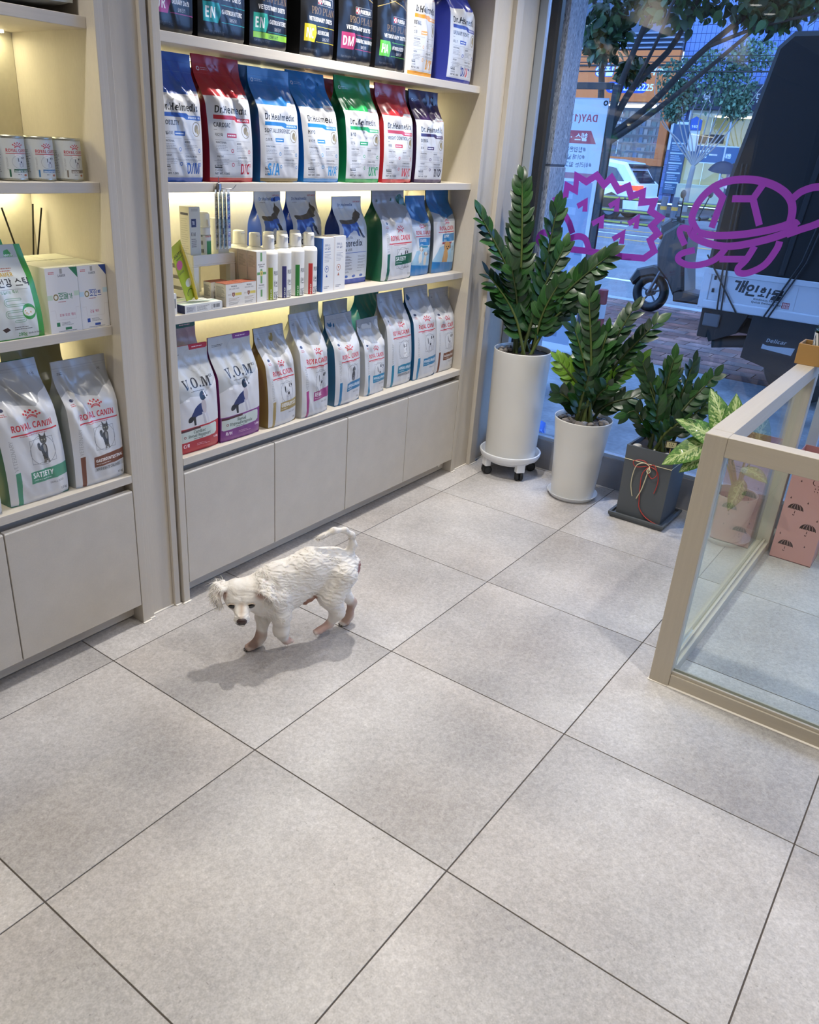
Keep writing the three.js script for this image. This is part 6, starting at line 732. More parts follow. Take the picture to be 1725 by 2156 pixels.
// shops across the street
function lit(x, y, z, w, h, k, col) { const l = new THREE.RectAreaLight(col, k, w, h); l.position.set(x, y, z); l.lookAt(x, y - 1, z); scene.add(l); }
{ const o = thing('pharmacy_building', 'shop with orange sign and lit window across the street', 'building', [33, 0, 0]), org = std('#c4682a', 0.6), gw = std('#8d9097', 0.8, { map: stoneTex });
  pbox(o, 'base_wall', gw, 0, 0.3, 0, 1.3, -13.4, -9.42, 0.01); pbox(o, 'upper_wall', std('#4b5566', 0.8), -0.05, 0.4, 5.25, 14, -40, -9.4, 0.01); pbox(o, 'left_wall', std('#6b7079', 0.8), 0, 0.4, 0, 3.5, -40, -13.4, 0.01); for (let i = 0; i < 4; i++) pbox(o, 'ledge', std('#77808f', 0.7), -0.25, -0.05, 5.3 + i * 0.16, 5.36 + i * 0.16, -30, -9.4, 0.01);
  const sg = sheet(100, 36, 1024, c => { rect(c, 0, 0, 100, 36, '#d4702c'); ko(c, '생활', 34, 17, 8.6, '#2b57c8', .3); ko(c, '생활', 34, 17, 8.6, '#eef2fa', .15); ko(c, '약돋는 약국', 51, 17, 8.2, '#dfe4ee', .15); c.fillStyle = '#1f49c4'; c.beginPath(); c.roundRect(45, 22, 34, 8, 4); c.fill(); txt(c, '02.6234.2225', 48, 28.4, 6.6, '#eef', 'bold', 'left', .9); });
  { const g = new THREE.BoxGeometry(0.3, 1.72, 4.9); const m = new THREE.Mesh(g, [org, paper(sg, 0.6), org, org, org, org]); m.name = 'sign_board'; m.position.set(-0.12, 4.38, -11.85); o.add(m); } pbox(o, 'sign_board_end', org, -0.27, 0.2, 3.52, 5.24, -20, -14.31, 0.01); pbox(o, 'sign_beam', dark, -0.32, -0.26, 4.72, 4.78, -20, -9.45, 0.005);
  for (const [a, b, c, d] of [[1.3, 1.56, -12.6, -9.42], [1.56, 3.52, -9.75, -9.42], [1.56, 3.52, -12.6, -12.3]]) pbox(o, 'window_frame', org, -0.12, 0.2, a, b, c, d, 0.01);
  pbox(o, 'side_wall', gw, 0, 0.3, 1.3, 3.52, -13.4, -12.6, 0.01); const inm = std('#6d675b', 0.8); pbox(o, 'interior_back', inm, 3, 3.1, 1.3, 3.6, -12.6, -9.42, 0.01); pbox(o, 'interior_ceiling', std('#cfccc2', 0.9), 0.2, 3, 3.5, 3.6, -12.6, -9.42, 0.01); pbox(o, 'interior_side', inm, 0.3, 3, 0, 3.5, -9.42, -9.36, 0.01); pbox(o, 'interior_side', inm, 0.3, 3, 0, 3.5, -12.66, -12.6, 0.01); pbox(o, 'interior_floor', inm, 0.3, 3, 0.2, 0.3, -12.6, -9.42, 0.01);
  const tubeM = new THREE.MeshStandardMaterial({ color: '#fff', emissive: new THREE.Color().setRGB(1, 0.97, 0.88), emissiveIntensity: 2.2 }); for (const x of [0.7, 1.6]) { pbox(o, 'ceiling_lamp', tubeM, x, x + 0.14, 3.42, 3.47, -12.3, -9.7, 0.01); lit(33 + x + 0.07, 3.41, -11, 0.14, 2.6, 2.2, new THREE.Color(1, 0.96, 0.86)); }
  reseed(909); const goods = [], gm = []; for (let s = 0; s < 6; s++) { pbox(o, 'store_shelf', std('#6b665c', 0.7), 1.0, 1.4, 1.5 + s * 0.3, 1.53 + s * 0.3, -12.5, -9.6, 0.005); let z = -12.4; while (z < -9.75) { const w = rr(0.06, 0.2), h = rr(0.1, 0.24); goods.push(new THREE.BoxGeometry(0.14, h, w).translate(1.06, 1.53 + s * 0.3 + h / 2, z + w / 2)); z += w + rr(0.01, 0.09); } }
  ['#3a5548', '#6d716a', '#5a4034', '#334c6e', '#8d897e'].forEach((c, i) => { const g = goods.filter((_, k) => k % 5 === i); const m = part(o, 'store_goods', mergeGeometries(g), std(c, 0.6)); m.userData.kind = 'stuff'; });
  pbox(o, 'shop_window', paneMat, 0.02, 0.04, 1.56, 3.52, -12.3, -9.75, 0.002); const wl = ['병·의원 처방조제', '일반의약품', '건강기능식품', '영양제 상담', '동물의약품', '의약 외품', '한약제제']; { const [cv, c] = canvas(512, 400); wl.forEach((s, i) => { area(c, [[10, 20 + i * 54], [28, 29 + i * 54], [10, 38 + i * 54]], '#fff'); ko(c, s, 44, 42 + i * 54, 34, '#fff', .14); }); const tt = ctex(cv), g = new THREE.PlaneGeometry(1.35, 1.05); g.rotateY(-Math.PI / 2); const [cv2, c2] = canvas(512, 400); rect(c2, 0, 0, 512, 400, '#000'); c2.drawImage(cv, 0, 0); const al = new THREE.CanvasTexture(cv2); part(o, 'window_lettering', g, new THREE.MeshStandardMaterial({ color: '#e9ebee', alphaMap: al, transparent: true, roughness: 0.6 }), [0.012, 2.33, -11.45]); }
  const ph = sheet(100, 24, 256, c => { rect(c, 0, 0, 100, 24, '#10131a'); txt(c, '02-836-450', 4, 19, 19, '#f2f4f8', 'italic bold', 'left', .9); }); const pm = new THREE.MeshStandardMaterial({ color: '#000', emissive: '#ffffff', emissiveMap: ph, emissiveIntensity: 1.0 }); const lm = new THREE.Mesh(new THREE.BoxGeometry(0.1, 0.42, 1.7), [black, pm, black, black, black, black]); lm.name = 'lit_number_sign'; lm.position.set(-0.15, 6.15, -12.9); o.add(lm); const sl = new THREE.RectAreaLight(new THREE.Color(0.9, 0.95, 1), 0.4, 1.7, 0.42); sl.position.set(32.78, 6.15, -12.9); sl.lookAt(20, 6.15, -12.9); scene.add(sl); }
{ const o = thing('blue_tiled_building', 'blue tiled office building with glass entrance across the street', 'building', [33, 0, 0]), bt = std('#5d73a4', 0.45), joint = std('#39466b', 0.9), navy2 = std('#20253a', 0.6);
  pbox(o, 'wall_core', joint, 0.05, 0.5, 0, 14, -9.36, -8.75, 0.01); pbox(o, 'wall_core', joint, 0.05, 0.5, 4.15, 14, -8.75, 12, 0.01); pbox(o, 'wall_core', joint, 0.05, 0.5, 0, 4.15, -5.7, 12, 0.01);
  const tg = new RoundedBoxGeometry(0.05, 0.265, 0.16, 1, 0.006), M = new THREE.Matrix4(), list = []; for (let i = 0; i < 96; i++) for (let j = 0; j < 40; j++) { const z = -9.27 + i * 0.17, y = 0.14 + j * 0.275; if (z > -8.8 && z < -5.65 && y < 4.2) continue; list.push([y, z]); }
  const near = list.filter(([y, z]) => y > 3.9 && y < 6.9 && z > -6.6 && z < -3.9 || z < -8.8 && y < 4).slice(0, 296), far = list.filter(q => !near.includes(q)), tm = ['#5d73a4', '#566b9b', '#647aac'].map(c => std(c, 0.45)); near.forEach(([y, z], i) => part(o, 'facade_tile', tg, tm[(i * 7) % 3], [0.03, y, z])); const im = new THREE.InstancedMesh(tg, bt, far.length); far.forEach(([y, z], i) => { M.makeTranslation(0.03, y, z); im.setMatrixAt(i, M); }); im.name = 'facade_tiling'; im.userData.kind = 'stuff'; o.add(im);
  pbox(o, 'fascia', navy2, -0.25, 0.5, 3.3, 4.15, -8.95, -5.5, 0.02); for (const y of [3.55, 3.85]) pbox(o, 'fascia_groove', std('#141829', 0.8), -0.256, -0.2, y, y + 0.02, -8.95, -5.5, 0.004); const [cv, c] = canvas(512, 96); rect(c, 0, 0, 512, 96, '#20253a'); c.strokeStyle = '#b9b7ae'; c.lineWidth = 6; line(c, [[14, 16], [82, 16]]); line(c, [[26, 28], [70, 28], [70, 56], [26, 56], [26, 28]]); line(c, [[26, 42], [70, 42]]); line(c, [[48, 58], [20, 84]]); line(c, [[34, 64], [66, 64], [84, 86]]); ko(c, '아', 150, 82, 74, '#b9b7ae', .09); ko(c, '빌', 285, 82, 74, '#b9b7ae', .09); ko(c, '딩', 415, 82, 74, '#b9b7ae', .09); const g = new THREE.PlaneGeometry(2.4, 0.45); g.rotateY(-Math.PI / 2); part(o, 'fascia_lettering', g, paper(ctex(cv), 0.5), [-0.262, 3.72, -7.15]);
  const lobby = std('#c9c08e', 0.8); pbox(o, 'lobby_back', lobby, 3, 3.1, 0, 3.3, -8.75, -5.7, 0.01); pbox(o, 'lobby_side', lobby, 0.5, 3, 0, 3.3, -8.8, -8.75, 0.01); pbox(o, 'lobby_side', lobby, 0.5, 3, 0, 3.3, -5.75, -5.7, 0.01); pbox(o, 'lobby_ceiling', std('#d5d0b8', 0.9), 0.1, 3, 3.2, 3.3, -8.75, -5.75, 0.01); const dl = new THREE.MeshStandardMaterial({ color: '#fff', emissive: new THREE.Color().setRGB(1, 0.9, 0.55), emissiveIntensity: 3 }); pbox(o, 'lobby_lamp', dl, 1.4, 1.9, 3.15, 3.19, -8.2, -6.4, 0.01); lit(34.65, 3.13, -7.3, 0.5, 1.8, 1.6, new THREE.Color(1, 0.9, 0.5));
  pbox(o, 'lobby_glass', paneMat, 0.1, 0.12, 0.1, 3.2, -8.75, -5.75, 0.002); for (const z of [-8.75, -7.2, -5.78]) pbox(o, 'glass_post', aluMat, 0.06, 0.16, 0, 3.3, z, z + 0.06, 0.005); const st = sheet(100, 34, 256, c => { rect(c, 0, 0, 100, 34, '#285a84'); rect(c, 0, 0, 100, 2, '#cfd8e0'); rect(c, 0, 32, 100, 2, '#cfd8e0'); c.strokeStyle = '#e6eef5'; c.lineWidth = 2; c.strokeRect(20, 11, 7, 12); c.strokeRect(27, 11, 7, 12); oval(c, 36, 9, 2.6, 2.6, '#e6eef5', 0, 1.6); micro(c, 40, 16, 24, 1, '#dfe8f0', 2, 3); ko(c, '해움', 70, 22, 9, '#e6eef5', .13); }); const sm = new THREE.Mesh(new THREE.BoxGeometry(0.02, 0.62, 1.75), [navy2, paper(st, 0.5), navy2, navy2, navy2, navy2]); sm.name = 'glass_sticker_band'; sm.position.set(0.08, 1.82, -7.55); o.add(sm); pbox(o, 'poster', dark, 0.07, 0.09, 2.18, 2.48, -8.4, -7.9, 0.003); pbox(o, 'poster', dark, 0.07, 0.09, 2.2, 2.5, -7.85, -7.3, 0.003); pbox(o, 'planter_ledge', std('#b5b49a', 0.8), -0.3, 0.05, 0, 0.75, -8.6, -5.9, 0.02);
  const db = sheet(40, 120, 128, (c, h) => { rect(c, 0, 0, 100, h, '#1f4a6b'); rect(c, 12, 8, 76, 10, '#c9d3dc'); for (let i = 0; i < 5; i++) { rect(c, 8, 90 + i * 40, 84, 6, '#a9bccb'); micro(c, 14, 102 + i * 40, 70, 3, '#9db1c2', 8, 4); } }); const b = new THREE.Mesh(new THREE.BoxGeometry(0.06, 2.6, 0.62), [navy2, paper(db, 0.5), navy2, navy2, navy2, navy2]); b.name = 'directory_board'; b.position.set(-0.05, 1.65, -8.9); o.add(b); pbox(o, 'notice_board', std('#c5cbd4', 0.6), -0.04, 0.0, 1.9, 3.0, -9.32, -9.21, 0.005); { const [nc, n2] = canvas(96, 96); rect(n2, 0, 0, 96, 96, '#2b57a8'); txt(n2, '163', 48, 74, 40, '#eef2f8', 'bold', 'center', .9); const np = poly([[-0.24, 0], [0.24, 0], [0.24, 0.32], [0, 0.46], [-0.24, 0.32]], 0.03, 0.004); np.rotateY(-Math.PI / 2); part(o, 'house_number_plate', np, std('#2b57a8', 0.5), [-0.04, 2.62, -8.42]); const pg = new THREE.PlaneGeometry(0.4, 0.3); pg.rotateY(-Math.PI / 2); part(o, 'house_number', pg, paper(ctex(nc), 0.5), [-0.078, 2.78, -8.42]); } pbox(o, 'notice_board', std('#c5cbd4', 0.6), -0.04, 0.0, 1.9, 3.0, -8.58, -8.2, 0.005); }
// trees
function tree(o, limbs, barkMat) { for (const [pts, r0, r1, nm] of limbs) part(o, nm || 'branch', taperTube(pts, r0, r1, 14, 9), barkMat); }
function foliage(o, n, spots, size, mats, geo) { mats.forEach((mt, q) => { const im = new THREE.InstancedMesh(geo, mt, n), M = new THREE.Matrix4(); for (let i = 0; i < n; i++) { const s = spots[Math.floor(rnd() * spots.length)], a = rr(0, 6.283), e = Math.acos(rr(-1, 1)), r = Math.cbrt(rnd()), p = V(s[0] + s[3] * r * Math.sin(e) * Math.cos(a), s[1] + s[4] * r * Math.cos(e), s[2] + s[5] * r * Math.sin(e) * Math.sin(a)); M.copy(basis(V(rr(-1, 1), rr(-1.4, 0.3), rr(-1, 1)), V(rr(-1, 1), rr(0, 1), rr(-1, 1)))); const k = size * rr(0.7, 1.25); M.scale(V(k, k, k)).setPosition(p); im.setMatrixAt(i, M); } im.name = 'leaves'; im.userData.kind = 'stuff'; o.add(im); }); }
const treeLeaf = leafGeo(1, 0.62, 0.2, 0.25, 6, 0.7), tl1 = ['#2c4a24', '#3a5a2b', '#22391f'].map(c => std(c, 0.55, { side: THREE.DoubleSide })), tl2 = ['#4f6b52', '#3d5945', '#5d7a5f'].map(c => std(c, 0.6, { side: THREE.DoubleSide }));
{ reseed(1201); const o = thing('street_tree', 'dark branched street tree leaning over the sidewalk', 'tree', [9.0, G, -1.75]), bark = std('#3a3531', 0.9);
  tree(o, [[[[0, 0, 0], [0.05, 1.0, 0.02], [0, 1.75, 0.05]], 0.1, 0.07, 'trunk'], [[[0, 1.7, 0.05], [0, 2.3, 0.3], [0.1, 2.7, 0.62], [0, 3.4, 0.95]], 0.045, 0.02], [[[0, 1.7, 0.05], [-0.1, 2.4, 0.22], [-0.1, 3.0, 0.4], [0, 3.7, 0.5]], 0.042, 0.02], [[[0, 1.75, 0.05], [0.1, 2.15, 0.5], [0.1, 2.7, 1.0], [0.2, 3.15, 1.6], [0.3, 3.3, 2.3]], 0.042, 0.018], [[[0, 1.7, 0.05], [0.05, 2.1, 0.6], [0.1, 2.5, 1.05], [0.1, 2.95, 1.55]], 0.036, 0.016], [[[0, 1.7, 0], [0.2, 2.6, -0.2], [0.1, 3.6, -0.5]], 0.045, 0.02], [[[0.1, 2.7, 1.0], [0.0, 2.85, 1.5], [-0.1, 2.95, 2.1]], 0.022, 0.01], [[[0, 2.3, 0.3], [-0.3, 2.7, 0.6], [-0.5, 3.1, 0.8]], 0.025, 0.012]], bark);
  foliage(o, 900, [[0, 3.3, -0.2, .5, .5, .5], [0, 3.25, 0.3, .4, .35, .4], [0, 3.2, 0.7, .4, .35, .4], [0.1, 3.2, 1.2, .4, .3, .5], [0.2, 3.15, 1.7, .4, .25, .5], [0, 3.2, 2.2, .35, .22, .4], [0.1, 3.0, 1.6, .25, .18, .3], [0, 2.85, -0.1, .3, .3, .25], [0.1, 2.5, 0.25, .12, .12, .14], [-0.1, 3.5, 1.5, .5, .35, 1.0], [0, 3.1, 2.7, .3, .15, .3]], 0.115, tl1, treeLeaf); }
{ reseed(1302); const o = thing('slender_tree', 'slender pale trunked tree in front of the blue building', 'tree', [30, G, -7.3]), bark = std('#8d8a86', 0.9); const L = [[[[0, 0, 0.02], [0.02, 0.8, 0], [0, 1.6, 0.05]], 0.11, 0.08, 'trunk']]; for (let i = 0; i < 11; i++) { const a = (i - 5) * 0.17, k = rr(0.8, 1.15); L.push([[[0, 1.5, 0.05], [rr(-.1, .1), 2.3, a * 0.9], [rr(-.2, .2), 3.4 * k, a * 2.0], [rr(-.3, .3), 4.6 * k, a * 2.6 + 0.3]], 0.028, 0.008]); } tree(o, L, bark);
  foliage(o, 1300, [[0, 4.2, -1.1, .5, .7, .7], [0, 3.6, -0.9, .4, .6, .5], [0, 4.6, 0.1, .5, .6, .9], [0, 3.9, 0.9, .5, .7, .7], [0, 3.4, 1.1, .4, .4, .5], [0, 4.9, 1.2, .5, .5, .8], [0, 3.3, -1.0, .4, .5, .4], [0, 4.0, 0.1, .5, .8, 1.2]], 0.13, tl2, treeLeaf); }
// overhead cables
{ const o = thing('overhead_cables', 'dark cables strung across the far side of the street', 'cables', [29.5, 4.35, 0]); for (const [y, r] of [[0, 0.025], [0.28, 0.015], [0.45, 0.015]]) part(o, 'cable', tube([[0, y, -25], [0, y - 0.1, -12], [0, y - 0.1, 0], [0, y, 12]], r, 30, 6), black); for (const z of [-25, 12]) part(o, 'pole', rod([0.1, -4.4, z], [0.1, 2, z], 0.15, 0.12), std('#6b6d70', 0.9)); }
// unseen canopy added above the window to keep sky light off the floor
{ const o = thing('shop_canopy', 'unseen grey canopy added above the shop window to block sky light', 'canopy', [3.1, 2.62, 0]); pbox(o, 'soffit', std('#70747a', 0.8), 0.02, 1.5, 0, 0.5, -9, 9, 0.01); pbox(o, 'facade', std('#7d8187', 0.8), -0.1, 0.02, 0, 6, -9, 9, 0.01); }
// pedestrian on the far sidewalk
{ const o = thing('person', 'pedestrian in a pink patterned top carrying an umbrella across the street', 'person', [28.6, G + 0.02, -5.55]);
  const N = 64, mc = new MarchingCubes(N, new THREE.MeshStandardMaterial(), false, false, 40000); mc.isolation = 0; const J = [];
  const b = (a, q, r0, r1) => J.push([V(...a), V(...q), r0, r1]); b([0, 1.5, 0], [0, 1.56, 0.01], 0.095, 0.09); b([0, 1.36, 0], [0, 1.46, 0], 0.05, 0.05); b([0, 0.95, 0], [0, 1.28, 0], 0.15, 0.14); b([-0.12, 1.3, 0], [0.12, 1.3, 0], 0.07, 0.07); b([-0.15, 1.3, 0], [-0.2, 1.05, -0.05], 0.05, 0.042); b([-0.2, 1.05, -0.05], [-0.12, 1.2, -0.25], 0.042, 0.035); b([0.15, 1.3, 0], [0.2, 1.02, 0.02], 0.05, 0.042); b([0.2, 1.02, 0.02], [0.2, 0.8, -0.06], 0.042, 0.035); for (const s of [-1, 1]) { b([s * 0.08, 0.9, 0], [s * 0.09, 0.48, s * 0.08], 0.09, 0.065); b([s * 0.09, 0.48, s * 0.08], [s * 0.09, 0.07, s * 0.16], 0.06, 0.04); b([s * 0.09, 0.05, s * 0.16], [s * 0.09, 0.04, s * 0.16 - 0.14], 0.045, 0.035); }
  const lo = V(-0.4, -0.02, -0.45), hi = V(0.4, 1.72, 0.4), L = (i, k) => lo[k] + i / N * (hi[k] - lo[k]);
  for (let k = 0; k < N; k++) for (let j = 0; j < N; j++) for (let i = 0; i < N; i++) { const p = V(L(i, 'x'), L(j, 'y'), L(k, 'z')); let d = 1; for (const [A, B, r0, r1] of J) { const e = B.clone().sub(A), t = Math.max(0, Math.min(1, p.clone().sub(A).dot(e) / (e.lengthSq() + 1e-9))), q = p.distanceTo(A.clone().addScaledVector(e, t)) - r0 - (r1 - r0) * t, h = Math.max(0.05 - Math.abs(d - q), 0) / 0.05; d = Math.min(d, q) - h * h * 0.0125; } mc.field[(k * N + j) * N + i] = -d; }
  mc.update(); const arr = mc.positionArray.slice(0, mc.count * 3), col = new Float32Array(arr.length); for (let i = 0; i < arr.length; i += 3) { const x = lo.x + (arr[i] + 1) / 2 * (hi.x - lo.x), y = lo.y + (arr[i + 1] + 1) / 2 * (hi.y - lo.y), z = lo.z + (arr[i + 2] + 1) / 2 * (hi.z - lo.z); arr[i] = x; arr[i + 1] = y; arr[i + 2] = z; const n = vnoise(x * 22, y * 22, z * 22); const c = y < 0.1 ? [0.05, 0.05, 0.06] : y < 0.9 ? [0.09, 0.09, 0.12] : y < 1.36 && Math.abs(x) < 0.235 ? (n > 0.5 ? [0.75, 0.42, 0.5] : [0.85, 0.66, 0.68]) : [0.55, 0.38, 0.3]; col.set(c, i); }
  let g = new THREE.BufferGeometry(); g.setAttribute('position', new THREE.BufferAttribute(arr, 3)); g.setAttribute('color', new THREE.BufferAttribute(col, 3)); g = mergeVertices(g, 1e-5); g.computeVertexNormals(); part(o, 'body', g, new THREE.MeshStandardMaterial({ vertexColors: true, roughness: 0.85, side: THREE.DoubleSide })); const hg = new THREE.SphereGeometry(0.105, 18, 14, 0, 6.2832, 0, 1.9); part(o, 'hair', hg, std('#17130f', 0.7), [0, 1.55, 0.025], [0.35, 0, 0]);
  const u = thing('umbrella', 'dark blue umbrella held by the pedestrian across the street', 'umbrella', [28.48, G + 1.22, -5.82]); part(u, 'shaft', rod([0, -0.1, 0], [0.1, 0.42, -0.06], 0.008), black); const cg = new THREE.SphereGeometry(0.5, 16, 8, 0, 6.2832, 0, 1.15); part(u, 'canopy', cg, std('#141a2e', 0.6, { side: THREE.DoubleSide }), [0.0, 0.0, 0.0], [0.1, 0, 0.15]); part(u, 'handle', new THREE.TorusGeometry(0.025, 0.008, 8, 14, Math.PI), black, [0.0, -0.1, -0.025], [0, Math.PI / 2, Math.PI]); }
// ---------- the dog ----------
{
  const P = (s, u, h) => V(0.924 + 0.922 * s - 0.387 * u, h, 0.867 + 0.387 * s + 0.922 * u);
  const lat = V(-0.387, 0, 0.922), fwd = V(-0.922, 0, -0.387);
  // head axes: looks towards the visitor, muzzle lowered
  const HS = 1.15, pit = 0.2, hz = V(-0.69, 0, 0.724), hf = hz.clone().multiplyScalar(Math.cos(pit)).add(V(0, -Math.sin(pit), 0)), hr = V(0.724, 0, 0.69), hu = new THREE.Vector3().crossVectors(hf, hr).normalize();
  const hc = V(0.838, 0.209, 0.907).addScaledVector(hf, -0.036 * HS).addScaledVector(hu, 0.003);
  const Hd = (r, u, f) => hc.clone().addScaledVector(hr, r * HS).addScaledVector(hu, u * HS).addScaledVector(hf, f * HS);
  const bones = [];   // a, b, ra, rb, blend group
  const bone = (a, b, ra, rb, k = 0.02, tag = 0) => bones.push({ a, d: b.clone().sub(a), l2: b.distanceToSquared(a) || 1e-9, ra, rb, k, tag, R: Math.max(ra, rb) });
  const chain = (pts, k, tag) => { for (let i = 0; i + 1 < pts.length; i++) bone(P(...pts[i].slice(0, 3)), P(...pts[i + 1].slice(0, 3)), pts[i][3], pts[i + 1][3], k, tag); };
  const c = 0.0375;
  chain([[0.062, c, 0.232, 0.070], [0.17, c, 0.259, 0.068], [0.245, c, 0.256, 0.056], [0.295, c, 0.243, 0.05]], 0.03, 1);
  chain([[0.03, c, 0.205, 0.062], [0.1, c, 0.21, 0.06], [0.17, c, 0.232, 0.052]], 0.03, 1);
  bone(P(0.06, c - 0.005, 0.242), hc.clone().addScaledVector(hf, -0.02), 0.056, 0.034, 0.03, 1);
  bone(P(0.015, c + 0.01, 0.205), P(-0.01, c + 0.012, 0.215), 0.046, 0.04, 0.03, 1);
  chain([[0.045, 0.012, 0.205, 0.036], [0.032, 0.004, 0.115, 0.024], [0.024, 0, 0.04, 0.0145], [0.012, 0, 0.02, 0.0145]], 0.018, 2);
  chain([[0.012, 0, 0.02, 0.0145], [-0.008, 0, 0.0135, 0.0135]], 0.01, 2);
  chain([[0.05, 0.066, 0.21, 0.04], [0.062, 0.07, 0.14, 0.027], [0.066, 0.06, 0.085, 0.0225], [0.074, 0.052, 0.06, 0.016]], 0.018, 3);
  chain([[0.074, 0.052, 0.06, 0.016], [0.084, 0.05, 0.038, 0.0135]], 0.01, 3);
  chain([[0.29, 0.012, 0.215, 0.045], [0.292, 0.004, 0.15, 0.031], [0.345, 0, 0.08, 0.0135], [0.336, 0, 0.03, 0.0125], [0.325, 0, 0.016, 0.0145]], 0.016, 2);
  chain([[0.268, 0.062, 0.235, 0.05], [0.228, 0.07, 0.172, 0.037], [0.258, 0.062, 0.1, 0.022], [0.238, 0.05, 0.055, 0.0125]], 0.018, 3);
  chain([[0.238, 0.05, 0.055, 0.0115], [0.205, 0.046, 0.037, 0.012]], 0.01, 4);
  chain([[0.30, c, 0.278, 0.019], [0.317, c, 0.318, 0.0105], [0.313, c, 0.352, 0.008], [0.288, c, 0.374, 0.0072], [0.25, c, 0.379, 0.0082], [0.205, c, 0.366, 0.0085]], 0.012, 5);
  chain([[0.188, 0.05, 0.184, 0.0155], [0.15, 0.054, 0.166, 0.0125]], 0.006, 6);
  // toes
  for (const [s, u, h] of [[-0.02, -0.009, 0.0085], [-0.023, 0.0, 0.0085], [-0.02, 0.009, 0.0085], [0.312, -0.009, 0.0085], [0.309, 0.0, 0.0085], [0.312, 0.009, 0.0085], [0.192, 0.04, 0.033], [0.19, 0.05, 0.034], [0.085, 0.042, 0.03], [0.088, 0.056, 0.031]]) bone(P(s, u, h), P(s + 0.014, u, h + 0.002), 0.0072, 0.0072, 0.006, 2);
  // skull, brow, cheeks, muzzle, jaw
  const hb = (a, b, ra, rb, k) => bone(Hd(...a), Hd(...b), ra * HS, rb * HS, k, 7);
  hb([-0.013, 0.008, -0.008], [0.013, 0.008, -0.008], 0.035, 0.035, 0.015); hb([-0.017, -0.004, 0.012], [0.017, -0.004, 0.012], 0.0225, 0.0225, 0.014);
  hb([0, -0.014, 0.024], [0, -0.02, 0.062], 0.0225, 0.0155, 0.013); hb([-0.0085, -0.027, 0.056], [0.0085, -0.027, 0.056], 0.0115, 0.0115, 0.008); hb([0, -0.04, 0.022], [0, -0.0445, 0.052], 0.0145, 0.0095, 0.006);
  hb([-0.02, 0.0085, 0.02], [-0.011, 0.01, 0.026], 0.0075, 0.007, 0.01); hb([0.02, 0.0085, 0.02], [0.011, 0.01, 0.026], 0.0075, 0.007, 0.01);
  // ears: flat flaps built of short bars
  const earL = [Hd(-0.036, 0.03, -0.012), Hd(-0.056, 0.03, -0.004), Hd(-0.066, 0.01, 0.004), Hd(-0.06, -0.014, 0.01)], earR = [Hd(0.034, 0.033, -0.002), Hd(0.052, 0.042, 0.014), Hd(0.07, 0.036, 0.026), Hd(0.08, 0.022, 0.03)];
  for (const [E, wv] of [[earL, hr.clone().multiplyScalar(0.6).addScaledVector(hf, 0.8)], [earR, hf.clone().multiplyScalar(0.9).addScaledVector(hu, -0.35)]]) for (let i = 0; i < 3; i++) for (const q of [-0.018, -0.006, 0.006, 0.018]) { const o = wv.clone().multiplyScalar(q * (i < 2 ? 1 : 0.75)); bone(E[i].clone().add(o), E[i + 1].clone().add(o), 0.0062, 0.0056, 0.006, 8); }
  const field = (x, y, z) => {
    let d = 1; const px = x, py = y, pz = z;
    for (const b of bones) {
      let ax = px - b.a.x, ay = py - b.a.y, az = pz - b.a.z; if (d < 0.2 && (Math.abs(ay) > 0.2)) continue;
      let t = (ax * b.d.x + ay * b.d.y + az * b.d.z) / b.l2; t = t < 0 ? 0 : t > 1 ? 1 : t; ax -= b.d.x * t; ay -= b.d.y * t; az -= b.d.z * t;
      let q; if (b.tag === 1) { const l = ax * lat.x + az * lat.z, m = l * 0.42; ax += lat.x * m; az += lat.z * m; } q = Math.sqrt(ax * ax + ay * ay + az * az) - (b.ra + (b.rb - b.ra) * t);
      const k = b.k, h = Math.max(k - Math.abs(d - q), 0) / k; d = Math.min(d, q) - h * h * k * 0.25;
    }
    if (d < 0.012 && d > -0.012) { // short wavy coat, as relief
      const n1 = vnoise(x * 30 + y * 20, y * 50, z * 30), w = 1 - Math.abs(2 * vnoise(x * 55 + n1 * 2.6, y * 190 + n1 * 4 + x * 60, z * 55) - 1), body = Math.min(1, Math.max(0, (y - 0.09) / 0.06)), hd = hc.distanceToSquared({ x, y, z }) < 0.0052 ? 0.35 : y > 0.335 || (y > 0.3 && x > 1.17) ? 0.2 : 1;
      d -= (0.0034 * (w * w - 0.35) + 0.0024 * (n1 - 0.5)) * body * hd;
    }
    return d;
  };
  const N = 176, lo = V(0.735, -0.006, 0.795), hi = V(1.305, 0.41, 1.115), mc = new MarchingCubes(N, new THREE.MeshStandardMaterial(), false, false, 420000); mc.isolation = 0;
  const F = mc.field, half = N / 2, at = (i, a, b) => a + ((i - half) / half + 1) / 2 * (b - a);
  // coarse pass first: only cells near the surface need the full field
  const cs = 4, nc = Math.ceil(N / cs) + 1, coarse = new Float32Array(nc ** 3); for (let k = 0; k < nc; k++) for (let j = 0; j < nc; j++) for (let i = 0; i < nc; i++) coarse[(k * nc + j) * nc + i] = field(at(i * cs, lo.x, hi.x), at(j * cs, lo.y, hi.y), at(k * cs, lo.z, hi.z));
  for (let k = 0; k < N; k++) for (let j = 0; j < N; j++) for (let i = 0; i < N; i++) { const v = coarse[(Math.round(k / cs) * nc + Math.round(j / cs)) * nc + Math.round(i / cs)]; F[(k * N + j) * N + i] = -(Math.abs(v) > 0.024 ? v : field(at(i, lo.x, hi.x), at(j, lo.y, hi.y), at(k, lo.z, hi.z))); }
  mc.update();
